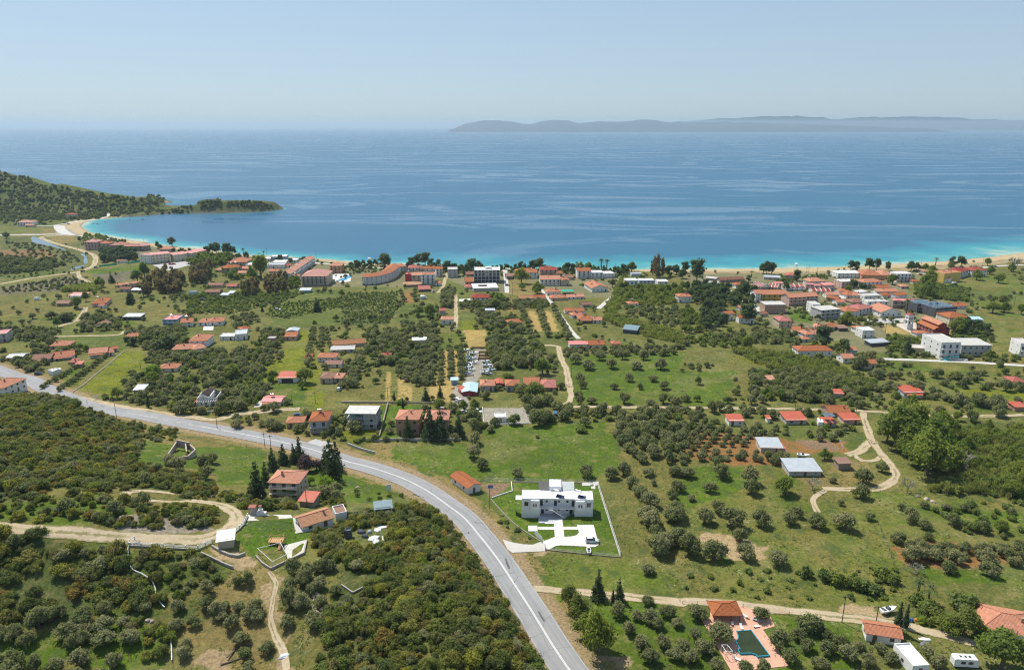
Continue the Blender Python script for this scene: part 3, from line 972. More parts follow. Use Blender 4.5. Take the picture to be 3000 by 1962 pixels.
# grass creeping over the verges and along the middle between the ruts
c = mix(t, ramp(t, wob.outputs[0], .38, .46, 0, .9), c, (.16, .16, .05))
c = mix(t, mul(t, ramp(t, wob.outputs[0], .12, .04, 0, .8), ramp(t, noise_node(t, pos, .05, 2), .42, .55, 0, 1)), c, (.17, .16, .055))
L(c, b.inputs["Base Color"])
bp = t.nodes.new("ShaderNodeBump"); bp.inputs["Distance"].default_value = .15; L(noise_node(t, pos, 1.2, 6, .7), bp.inputs["Height"]); L(bp.outputs[0], b.inputs["Normal"])
cm = mat("pale_concrete", (.48, .46, .42), rough=.8, noise=.08, scale=.5)
cm2 = mat("grey_concrete", (.40, .39, .38), rough=.85, noise=.15, scale=.4)
TRACKS = """dirt_road|4.4|d|winding dirt road below the scrubby hill at left|R4 -60 1270 0 1285 200 1310 400 1330 780 1355 960 1370 1200 1375 1420 1375 1580 1310 1650 1240 1620 1180 1540 1140 1440 1120 1330 1110
dirt_road|2.8|d|short dirt spur curling up behind the hairpin|R4 1330 1112 1200 1120 1050 1110 950 1100 880 1075 900 1050 1000 1040 1100 1045 1230 1060
farm_track|3.2|c|concrete lane running from the beach past the olive rows|R2 1380 860 1440 930 1480 990 1530 1060 1600 1160 1655 1220
farm_track|3.6|d|pale lane bending down to the crossing track|R2 1380 1262 1500 1270 1518 1300 1540 1370 1570 1440 1590 1557 R5 1590 300 1600 380 1580 430 1490 455
farm_track|3.2|d|long straight track below the olive meadow|R5 1480 450 1700 456 2000 458 2380 462 R6 300 464 600 468 900 474 1100 478 1300 488 1420 495 1700 515 2000 522 2380 512
farm_track|3.4|d|twin-rutted track from the crossing past the plane trees|R6 1260 490 1270 560 1300 640 1340 720 1390 790 1440 850 1480 900 1480 950 1420 1000 1340 1030 1180 1030 980 1028
farm_track|4.5|d|short track joining beside the fenced field|R6 1140 790 1220 770 1290 720 1330 690
farm_track|2.6|d|short track closing the triangle of grass|R6 1200 790 1250 830 1350 825 1390 800
farm_track|2.4|d|faint ruts leaving the bend downhill|R6 1000 1040 930 1080 910 1130 940 1190
farm_track|3.6|d|dirt lane along the top of the pool garden|R8 1340 985 1500 1000 1700 1018 1900 1040 2380 1085 R9 0 1075 200 1085 500 1115 800 1150 1050 1185 1300 1210 1480 1240 1700 1280 1900 1340 2100 1380
village_road|4.4|c|white concrete street below the village at right|R6 1400 122 1700 133 2000 145 2380 168 2500 172
village_road|5|c|straight concrete road crossing behind the marsh|R1 -60 497 100 496 250 495 400 492 520 498 600 508
village_road|14|c|wide paved turning area behind the bay beach|R1 410 430 420 455 450 480 490 495
village_road|5|c|paved beach road following the curve of the bay|R1 230 435 350 432 440 420 560 400 680 385 740 370 762 345
dirt_road|6|d|yellow dirt road along the marsh canal|R1 560 500 300 508 330 535 420 565 520 590 600 615 660 640 665 680 645 715 600 735 540 755 420 770 240 795 100 820 0 838
dirt_road|4|d|dirt spur ending in the green rushes|R1 545 755 555 790 600 815 665 842
farm_track|4.5|d|pale twin track climbing past the scattered olives at far left|R1 600 1000 575 1050 540 1090 470 1115 400 1135
farm_track|3|d|thin pale lane above the green strip field|R1 360 1205 550 1200 700 1197 830 1190 870 1165
village_road|5|d|dusty lane branching from the main road at left|R4 260 310 330 345 430 370 580 398 720 430 900 465 1150 505 1350 530 1500 545 1640 510 1780 495 1920 480 2090 470
dirt_road|3|d|track between the olive rows beside the little cabin|R2 800 910 798 1000 800 1080 795 1150
dirt_road|3.4|d|pale track beside the hotel down to the fields|R2 740 760 720 820 700 870 670 900
village_road|4.5|c|beachfront road behind the shore pines|R1 2380 700 2100 690 R2 0 705 200 720 400 740
village_road|5|c|street along the beach at the right edge|R3 2380 705 2200 712 2000 735 1700 765 1640 770
village_road|4|c|lane climbing between the village roofs|R3 1040 870 1090 905 1130 950
village_road|4|c|lane at the left end of the village|R3 300 840 330 890 420 950 520 1000 540 1060
dirt_road|1.5|d|worn path down the terraced olives|R7 1880 870 1930 950 1900 1100 1880 1200 1930 1350 1990 1450 2010 1557
village_road|4|c|paved forecourt lane of the concrete hotel|R2 1140 740 1150 830 1155 900
main_lane|4|c|grey lane beside the reed belt|R2 1900 920 1850 960 1790 1010"""
for ln in TRACKS.split('\n'):
    nm, wd, mk, lb, s = ln.split('|')
    o = ribbon(nm.replace('main_lane', 'village_road'), px(s), float(wd), dm if mk == 'd' else cm, off=.09, jitter=.55 if mk == 'd' else .12)
    struct(o, lb, "road")


def sheet(name, s, material, label=None, cat=None, off=.12, parent=None, kind='structure', smooth=0, thick=.5):
    p = G(s)
    if smooth:
        q = np.vstack([p, p[:1]])
        p = spline(q, smooth)[:-1]
        p[:, 2] = hz(p[:, 0], p[:, 1])
    ar = (p[:, 0] * np.roll(p[:, 1], -1) - np.roll(p[:, 0], -1) * p[:, 1]).sum()
    if ar < 0:
        p = p[::-1]
    mb = MB()
    top = [(x, y, z + off) for x, y, z in p]; lo = [(x, y, z - thick) for x, y, z in p]
    mb.face(top)
    for k in range(len(p)):
        j = (k + 1) % len(p)
        mb.face([lo[k], lo[j], top[j], top[k]])
    o = ob(name, mb.mesh(name, material), parent)
    if label:
        struct(o, label, cat) if kind == 'structure' else tag(o, label, cat)
    return o


wc = mat("white_concrete", (.60, .58, .53), rough=.7, noise=.05, scale=.4)
sheet("driveway", "B3 1430 818 1720 818 1810 1165 1740 1205 1500 1190 1130 1175 1050 1190 950 1245 900 1240 830 1110 1040 1030 1210 1028 1330 1020 1420 1000 1465 950 1452 900", wc, "white concrete drive in front of the white villa", "driveway", off=.16)
sheet("path", "B3 1020 728 1175 728 1210 1028 1045 1032", mat("light_paving", (.60, .60, .60), noise=.06), "pale paved path up to the villa terrace", "path", off=.20)
sheet("path", "B3 745 853 1034 853 1036 902 748 902", wc, "white side path left of the villa path", "path", off=.15)
sheet("path", "B3 1190 850 1440 850 1452 900 1196 902", wc, "white side path from the villa path to the drive", "path", off=.15)
sheet("path", "B3 577 832 738 832 746 928 585 930", wc, "small square white pad on the villa lawn", "path", off=.17)
sheet("path", "B3 130 1070 300 1120 500 1155 660 1160 800 1110 870 1180 870 1275 300 1300 220 1240", cm, "cracked pale concrete apron at the villa gate", "driveway", off=.10)
sheet("path", "B3 1515 80 1810 60 1810 120 1750 130 1750 190 1680 190 1670 135 1520 135", cm, "small concrete pad in the lawn corner behind the villa", "path", off=.12)
sheet("pool_deck", "B6 190 180 690 190 1230 390 1310 560 1100 620 1560 1250 1000 1310 560 1360 50 480 180 400", mat("terracotta_paving", (.58, .33, .23), noise=.1, scale=.6), "terracotta paving round the green pool", "pool deck", off=.12)
sheet("car_park", "A1 2130 650 2260 720 R1 1190 742 1385 690 1380 672 1190 690", cm2, "grey car park in front of the long cream hotel", "car park", off=.1)
sheet("sports_court", "A6 1100 515 1180 500 1825 490 1830 560 1250 580", cm2, "grey court in front of the school", "court", off=.1)
sheet("churchyard", "A6 1590 590 2000 560 1980 760 1900 750", mat("church_paving", (.50, .43, .33)), "paved yard round the bell tower", "yard", off=.1)
sheet("patio", "B4 160 1060 900 1060 940 1115 150 1170", mat("stone_paving", (.55, .52, .46), noise=.2, scale=1.5), "stone patio beside the tiled cottage", "patio", off=.15)
sheet("patio", "B4 940 1110 1090 1090 1120 1340 1310 1300 1320 1330 985 1385", cm, "pale walkway round the tiled cottage", "patio", off=.15)
sheet("patio", "R7 1980 690 2140 650 2130 740 2010 800", mat("stone_paving", (.55, .52, .46)), "paved terrace beside the wooden play deck", "patio", off=.15)
sheet("hotel_terrace", "A2 2180 570 2230 480 2380 480 A3 130 300 130 400 0 420 A2 2300 600", wc, "pale terrace round the hotel pool", "patio", off=.1)
sheet("driveway", "R4 2115 715 2200 680 2330 710 2230 735", cm2, "grey driveway of the grey house by the road", "driveway", off=.1)
sheet("driveway", "R4 1780 420 1830 415 1828 455 1770 460", cm, "pale drive beside the pink-roofed cottage", "driveway", off=.1)
sheet("driveway", "A3 1640 650 1800 640 1800 720 1640 720", wc, "white forecourt beside the red-roofed house", "driveway", off=.1)
sheet("driveway", "B2 700 260 840 260 830 320 690 320", wc, "white forecourt below the twin hip roofs", "driveway", off=.1)
# canal and puddles of the marsh
pw = mat("still_water", (.10, .14, .17), rough=.08, noise=.1, scale=.1, spec=.6)
for s, l in (("R1 230 505 260 515 330 545 400 575 460 600 450 603 370 578 270 558 225 545 215 520", "shallow pale canal below the paved road"),
             ("R1 560 625 590 628 610 650 612 690 590 700 580 680 590 650 570 640", "canal pool beside the dirt road"),
             ("R1 490 735 540 715 590 705 590 715 540 730 500 745", "flooded patch across the dirt road")):
    sheet("canal", s, pw, l, "canal", off=.08)
# ------------------------------------------------------------------ buildings
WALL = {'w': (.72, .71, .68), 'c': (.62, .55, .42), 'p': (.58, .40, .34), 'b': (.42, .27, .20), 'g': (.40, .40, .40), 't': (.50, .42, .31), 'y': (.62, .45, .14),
        'r': (.42, .06, .07), 'o': (.55, .30, .15), 'u': (.20, .34, .42), 'k': (.10, .10, .11), 'd': (.30, .24, .19), 'n': (.45, .43, .40), 'e': (.34, .36, .26), 'm': (.45, .50, .55), 'v': (.28, .05, .04)}
TILE = {'o': (.56, .19, .075), 'r': (.47, .10, .06), 'p': (.55, .22, .15), 'b': (.34, .15, .085), 'y': (.56, .26, .12)}
METAL = {'R': (.43, .10, .055), 'G': (.42, .45, .48), 'B': (.42, .58, .68), 'W': (.75, .75, .74), 'C': (.47, .45, .42), 'K': (.12, .13, .15), 'P': (.62, .22, .20), 'D': (.24, .14, .10), 'S': (.17, .24, .27)}
glass = mat("window_glass", (.035, .045, .055), rough=.08, noise=.3, scale=.8, spec=.6)
frame_w = mat("window_frame_white", (.70, .70, .68), noise=0)
frame_b = mat("window_frame_brown", (.16, .09, .05), noise=0)
door_m = mat("door_wood", (.16, .10, .06), noise=.2, scale=3)
door_k = mat("door_dark", (.05, .055, .065), rough=.4, noise=0)
rail_m = mat("railing_metal", (.60, .60, .60), rough=.5, noise=0)
rail_k = mat("railing_dark", (.10, .10, .11), rough=.5, noise=0)


def wmat(k):
    return mat("plaster_" + k, WALL[k], rough=.9, noise=.09, scale=.35, spec=.15)


def rmat(k):
    if k in TILE:
        return tile_mat("tiles_" + k, TILE[k])
    return mat("roofing_" + k, METAL[k], rough=.55 if k in 'RGBWPS' else .85, noise=.13, scale=.5, metal=.15 if k in 'GB' else 0)


def unit_window(fm):
    mb = MB()
    t_ = .09
    mb.box(-.5, .5, -.07, .0, -.5, -.5 + t_).box(-.5, .5, -.07, .0, .5 - t_, .5).box(-.5, -.5 + t_, -.07, 0, -.5 + t_, .5 - t_).box(.5 - t_, .5, -.07, 0, -.5 + t_, .5 - t_)
    mb.box(-.03, .03, -.06, 0, -.5 + t_, .5 - t_)
    return mb.mesh("window", [fm])


WIN = {0: unit_window(frame_w), 1: unit_window(frame_b)}
PANE = MB().box(-.47, .47, -.03, -.005, -.47, .47).mesh("pane", glass)
DOOR = {0: MB().box(-.5, .5, -.06, 0, 0, 1).mesh("door", door_m), 1: MB().box(-.5, .5, -.06, 0, 0, 1).mesh("door", door_k)}
FARWIN = {}
for k_, fm_ in ((0, frame_w), (1, frame_b)):
    mb = MB()
    t_ = .1
    mb.box(-.5, .5, -.07, .0, -.5, -.5 + t_, 0).box(-.5, .5, -.07, .0, .5 - t_, .5, 0).box(-.5, -.5 + t_, -.07, 0, -.5 + t_, .5 - t_, 0).box(.5 - t_, .5, -.07, 0, -.5 + t_, .5 - t_, 0)
    mb.box(-.4, .4, -.035, -.01, -.4, .4, 1)
    FARWIN[k_] = mb.mesh("window", [fm_, glass])


def window(parent, x, y, z, w, h, rz=0, fr=0, near=False):
    if near:
        o = ob("window", WIN[fr], parent, (x, y, z), rz, (w, 1, h))
        ob("pane", PANE, o)
        return o
    return ob("window", FARWIN[fr], parent, (x, y, z), rz, (w, 1, h))


def door(parent, x, y, z, w, h, rz=0, k=0):
    return ob("door", DOOR[k], parent, (x, y, z), rz, (w, 1, h))


def slab_face(mb, pts, thick=.16):
    """a sloped slab: top face with uv along the slope, plus underside and edges"""
    p = [Vector(q) for q in pts]
    u = (p[1] - p[0]).normalized()
    nrm = (p[1] - p[0]).cross(p[-1] - p[0]).normalized()
    if nrm.z < 0:
        p = p[::-1]; u = (p[1] - p[0]).normalized(); nrm = -nrm
    v = nrm.cross(u)
    uv = [((q - p[0]).dot(u), (q - p[0]).dot(v)) for q in p]
    mb.face(p, 0, uv)
    lo = [q - Vector((0, 0, thick)) for q in p]
    mb.face(lo[::-1], 0, uv[::-1])
    for k in range(len(p)):
        j = (k + 1) % len(p)
        mb.face([lo[k], lo[j], p[j], p[k]])


def roof_mesh(kind, w, d, pitch, ov, m):
    """roof over the rectangle x -w/2..w/2, y 0..d, eaves at z 0"""
    mb = MB()
    x0, x1, y0, y1 = -w / 2 - ov, w / 2 + ov, -ov, d + ov
    ez = -ov * pitch
    if kind == 'h':
        if w >= d:
            rh = (d / 2) * pitch; e = (d / 2 + ov)
            a, b = (x0 + e, d / 2, rh), (x1 - e, d / 2, rh)
            if w - d < .5:
                a = b = (0, d / 2, rh)
            slab_face(mb, [(x0, y0, ez), (x1, y0, ez), b, a] if a != b else [(x0, y0, ez), (x1, y0, ez), a])
            slab_face(mb, [(x1, y1, ez), (x0, y1, ez), a, b] if a != b else [(x1, y1, ez), (x0, y1, ez), a])
            slab_face(mb, [(x0, y1, ez), (x0, y0, ez), a]); slab_face(mb, [(x1, y0, ez), (x1, y1, ez), b])
        else:
            rh = (w / 2) * pitch; e = (w / 2 + ov)
            a, b = (0, y0 + e, rh), (0, y1 - e, rh)
            slab_face(mb, [(x0, y0, ez), (x1, y0, ez), a]); slab_face(mb, [(x1, y1, ez), (x0, y1, ez), b])
            slab_face(mb, [(x0, y1, ez), (x0, y0, ez), a, b]); slab_face(mb, [(x1, y0, ez), (x1, y1, ez), b, a])
        for s in ((x0, y0), (x1, y0), (x1, y1), (x0, y1)):
            q = a if (abs(s[0] - a[0]) + abs(s[1] - a[1])) <= (abs(s[0] - b[0]) + abs(s[1] - b[1])) else b
            mb.tube((s[0], s[1], ez + .03), (q[0], q[1], q[2] + .03), .11, .11, 4, cap=False)
        if a != b:
            mb.tube((a[0], a[1], a[2] + .03), (b[0], b[1], b[2] + .03), .12, .12, 4)
        hip = rh
    elif kind == 'g':
        rh = (d / 2) * pitch
        slab_face(mb, [(x0, y0, ez), (x1, y0, ez), (x1, d / 2, rh), (x0, d / 2, rh)])
        slab_face(mb, [(x1, y1, ez), (x0, y1, ez), (x0, d / 2, rh), (x1, d / 2, rh)])
        mb.tube((x0, d / 2, rh + .03), (x1, d / 2, rh + .03), .12, .12, 4)
        hip = rh
    elif kind == 'G':
        rh = (w / 2) * pitch
        slab_face(mb, [(x0, y1, ez), (x0, y0, ez), (0, y0, rh), (0, y1, rh)])
        slab_face(mb, [(x1, y0, ez), (x1, y1, ez), (0, y1, rh), (0, y0, rh)])
        mb.tube((0, y0, rh + .03), (0, y1, rh + .03), .12, .12, 4)
        hip = rh
    elif kind == 's':
        rh = d * pitch * .5
        slab_face(mb, [(x0, y0, ez), (x1, y0, ez), (x1, y1, rh + ov * pitch * .5), (x0, y1, rh + ov * pitch * .5)], .12)
        hip = rh
    return mb.mesh("roof", m), hip


def wall_mesh(kind, w, d, h, dz, pitch, m):
    mb = MB()
    x0, x1 = -w / 2, w / 2
    if kind in 'hf':
        mb.box(x0, x1, 0, d, -dz, h)
    elif kind == 'g':
        rh = d / 2 * pitch - .06
        mb.box(x0, x1, 0, d, -dz, h)
        for x, s in ((x0, 1), (x1, -1)):
            q = [(x, 0, h), (x, d, h), (x, d / 2, h + rh)]
            mb.face(q if s < 0 else q[::-1])
    elif kind == 'G':
        rh = w / 2 * pitch - .06
        mb.box(x0, x1, 0, d, -dz, h)
        mb.face([(x0, 0, h), (x1, 0, h), (0, 0, h + rh)]); mb.face([(x1, d, h), (x0, d, h), (0, d, h + rh)])
    elif kind == 's':
        rh = d * pitch * .5 - .03
        mb.box(x0, x1, 0, d, -dz, h)
        mb.face([(x1, 0, h), (x1, d, h), (x1, d, h + rh)]); mb.face([(x0, d, h), (x0, 0, h), (x0, d, h + rh)])
        mb.face([(x1, d, h), (x0, d, h), (x0, d, h + rh), (x1, d, h + rh)])
    return mb.mesh("wall", m)


FOOT = []      # footprints: x, y, radius, kept clear of trees


def balcony(parent, x0, x1, z, dep, solid=False, m=None):
    sl_ = ob("balcony", MB().box(x0, x1, -dep, -.002, z - .16, z).mesh("balcony", m or wmat('w')), parent)
    mb = MB()
    if solid:
        mb.box(x0, x1, -dep, -dep + .1, z, z + .95).box(x0, x0 + .1, -dep + .1, -.01, z, z + .95).box(x1 - .1, x1, -dep + .1, -.01, z, z + .95)
    else:
        for zz in (.5, .98):
            mb.box(x0, x1, -dep, -dep + .05, z + zz - .05, z + zz)
        n_ = max(2, int((x1 - x0) / .6))
        for i in range(n_ + 1):
            x = x0 + (x1 - x0 - .05) * i / n_
            mb.box(x, x + .05, -dep + .003, -dep + .047, z, z + .93)
    ob("railing", mb.mesh("railing", (m or wmat('w')) if solid else rail_m), sl_)
    return sl_


CHIM = MB().box(-.35, .35, -.35, .35, -1.0, 1.1).box(-.45, .45, -.45, .45, 1.1, 1.25).mesh("chimney", mat("chimney_brick", (.42, .24, .17), noise=.2, scale=2))
heat_p = mat("solar_panel", (.02, .035, .07), rough=.15, noise=0, spec=.7)
heat_t = mat("solar_tank", (.75, .75, .76), rough=.3, noise=0, metal=.4)


def heater_mesh():
    mb = MB()
    slab_face(mb, [(-1, -1, .2), (1, -1, .2), (1, .4, 1.3), (-1, .4, 1.3)], .08)
    mb.tube((-.8, .55, 1.45), (.8, .55, 1.45), .28, .28, 8, 1)
    for x in (-.7, .7):
        mb.tube((x, .5, -.6), (x, .5, 1.3), .04, .04, 4, 1)
        mb.tube((x, -.9, -.6), (x, -.9, .2), .04, .04, 4, 1)
    return mb.mesh("solar_heater", [heat_p, heat_t])


HEAT = heater_mesh()


def house(name, label, A_, B_, h, d, roof='h', rk='o', wk='w', fl=1, opts='', cat='house', group=None, ppitch=None, near=False):
    """A_, B_: ground points of the front corners, left and right; h: eaves height; d: depth"""
    A_ = np.array(A_); B_ = np.array(B_)
    w_ = math.hypot(B_[0] - A_[0], B_[1] - A_[1])
    rz = math.atan2(B_[1] - A_[1], B_[0] - A_[0])
    ux = np.array([math.cos(rz), math.sin(rz)]); uy = np.array([-math.sin(rz), math.cos(rz)])
    mid = (A_[:2] + B_[:2]) / 2
    cs = [mid + ux * sx * w_ / 2 + uy * yy for sx in (-1, 1) for yy in (0, d)]
    zs = [float(hz(q[0], q[1])) for q in cs]
    z0 = (A_[2] + B_[2]) / 2
    dz = max(.4, z0 - min(zs) + .4)
    e = ob(name, None, None, (mid[0], mid[1], z0), rz)
    e.empty_display_size = 1
    tag(e, label, cat, group)
    cc = mid + uy * d / 2
    FOOT.append((cc[0], cc[1], max(w_, d) * .5 + .5, mid[0], mid[1], rz, w_, d))
    pitch = ppitch or (.36 if rk in TILE else .2)
    flat = roof == 'f'
    ob("wall", wall_mesh(roof, w_, d, h, dz, pitch, wmat(wk)), e)
    if flat:
        ro = ob("roof", MB().box(-w_ / 2 + .2, w_ / 2 - .2, .2, d - .2, h + .003, h + .06).mesh("roof", rmat(rk)), e)
        pm = rmat(rk) if 'S' in opts else wmat(wk)
        ov_ = .35 if 'S' in opts else 0
        mb = MB()
        t_ = .2
        hi = h + (.22 if 'S' in opts else .45)
        mb.box(-w_ / 2 - ov_, w_ / 2 + ov_, -ov_, t_, h + .002, hi).box(-w_ / 2 - ov_, w_ / 2 + ov_, d - t_, d + ov_, h + .002, hi)
        mb.box(-w_ / 2 - ov_, -w_ / 2 + t_, t_, d - t_, h + .002, hi).box(w_ / 2 - t_, w_ / 2 + ov_, t_, d - t_, h + .002, hi)
        if 'S' in opts:
            mb.box(-w_ / 2 + t_, w_ / 2 - t_, t_, d - t_, h + .065, hi - .02)
        ob("parapet", mb.mesh("parapet", pm), e)
        rh = 0
    else:
        rm, rh = roof_mesh(roof, w_, d, pitch, .2 if 'e' in opts else .5, rmat(rk))
        ro = ob("roof", rm, e, (0, 0, h))
    rr = random.Random(hash((round(mid[0], 1), round(mid[1], 1))))
    if 'C' in opts or (rk in TILE and rr.random() < .45 and 'x' not in opts):
        cx = rr.uniform(-.3, .3) * w_
        ob("chimney", CHIM, ro, (cx, d * .35, (rh * .75 if not flat else h + .9)), 0, (.8, .8, .85 + rr.random() * .3))
    if 'H' in opts or ('x' not in opts and fl >= 2 and rr.random() < .5):
        for q in range(1 + (w_ > 13)):
            ob("solar_heater", HEAT, ro, (rr.uniform(-.35, .35) * w_, d * .55, (rh + .1) if not flat else h + .6), math.pi - rz)
    if 'P' in opts:      # solar panels laid on the roof
        n_ = int(w_ / 2.4)
        for i in range(n_):
            mb = MB(); slab_face(mb, [(-1.1, -d * .36, .25), (1.1, -d * .36, .25), (1.1, d * .36, .55), (-1.1, d * .36, .55)], .06)
            ob("solar_panel", mb.mesh("solar_panel", mat("solar_panel_blue", (.10, .15, .19), rough=.2, noise=.2, scale=2, spec=.6)), ro, (-w_ / 2 + (i + .5) * w_ / n_, d / 2, h + .1))
    # openings
    fh = h / fl
    fr = 1 if ('n' in opts or rr.random() < .3) else 0
    if 'N' in opts:
        return e
    nw = max(1, int(round(w_ / 4.0)))
    dk = rr.randrange(nw)
    for f in range(fl):
        zc = f * fh + fh * .52
        for i in range(nw):
            x = -w_ / 2 + (i + .5) * w_ / nw
            if 'o' in opts and f == 0 and i == dk + 0:
                mb = MB().box(-w_ * .3, w_ * .3, -.05, 0, 0, fh * .78)
                ob("garage_door", mb.mesh("garage_door", door_k), e, (0, 0, 0)); break
            if (f == 0 and i == dk) or ('b' in opts and f > 0):
                door(e, x, 0, f * fh + .02, 1.05 if f == 0 else 1.3, min(2.15, fh * .8), 0, 0 if f == 0 else 1)
            else:
                window(e, x, 0, zc, min(1.1, w_ / nw * .4), min(1.05, fh * .36), 0, fr, near)
        ns = max(1, int(round(d / 5.5)))
        for sx, a_ in ((-1, -math.pi / 2), (1, math.pi / 2)):
            if ('l' in opts and sx < 0) or ('q' in opts and sx > 0):
                continue
            for i in range(ns):
                window(e, sx * w_ / 2, (i + .5) * d / ns, zc, .85, min(.95, fh * .34), a_, fr, near)
        if 'b' in opts and f > 0:
            balcony(e, -w_ / 2 + .15, w_ / 2 - .15, f * fh, 1.3, 'B' in opts, wmat(wk))
        if 'a' in opts and f == 0:
            mb = MB(); slab_face(mb, [(-w_ * .42, -1.9, fh * .72), (w_ * .42, -1.9, fh * .72), (w_ * .42, -.02, fh * .9), (-w_ * .42, -.02, fh * .9)], .08)
            for i in range(3):
                mb.box(-w_ * .4 + i * w_ * .39, -w_ * .4 + .12 + i * w_ * .39, -1.8, -1.68, -.3, fh * .71)
            ob("porch", mb.mesh("porch", rmat(rk if rk in TILE else 'R')), e)
    return e


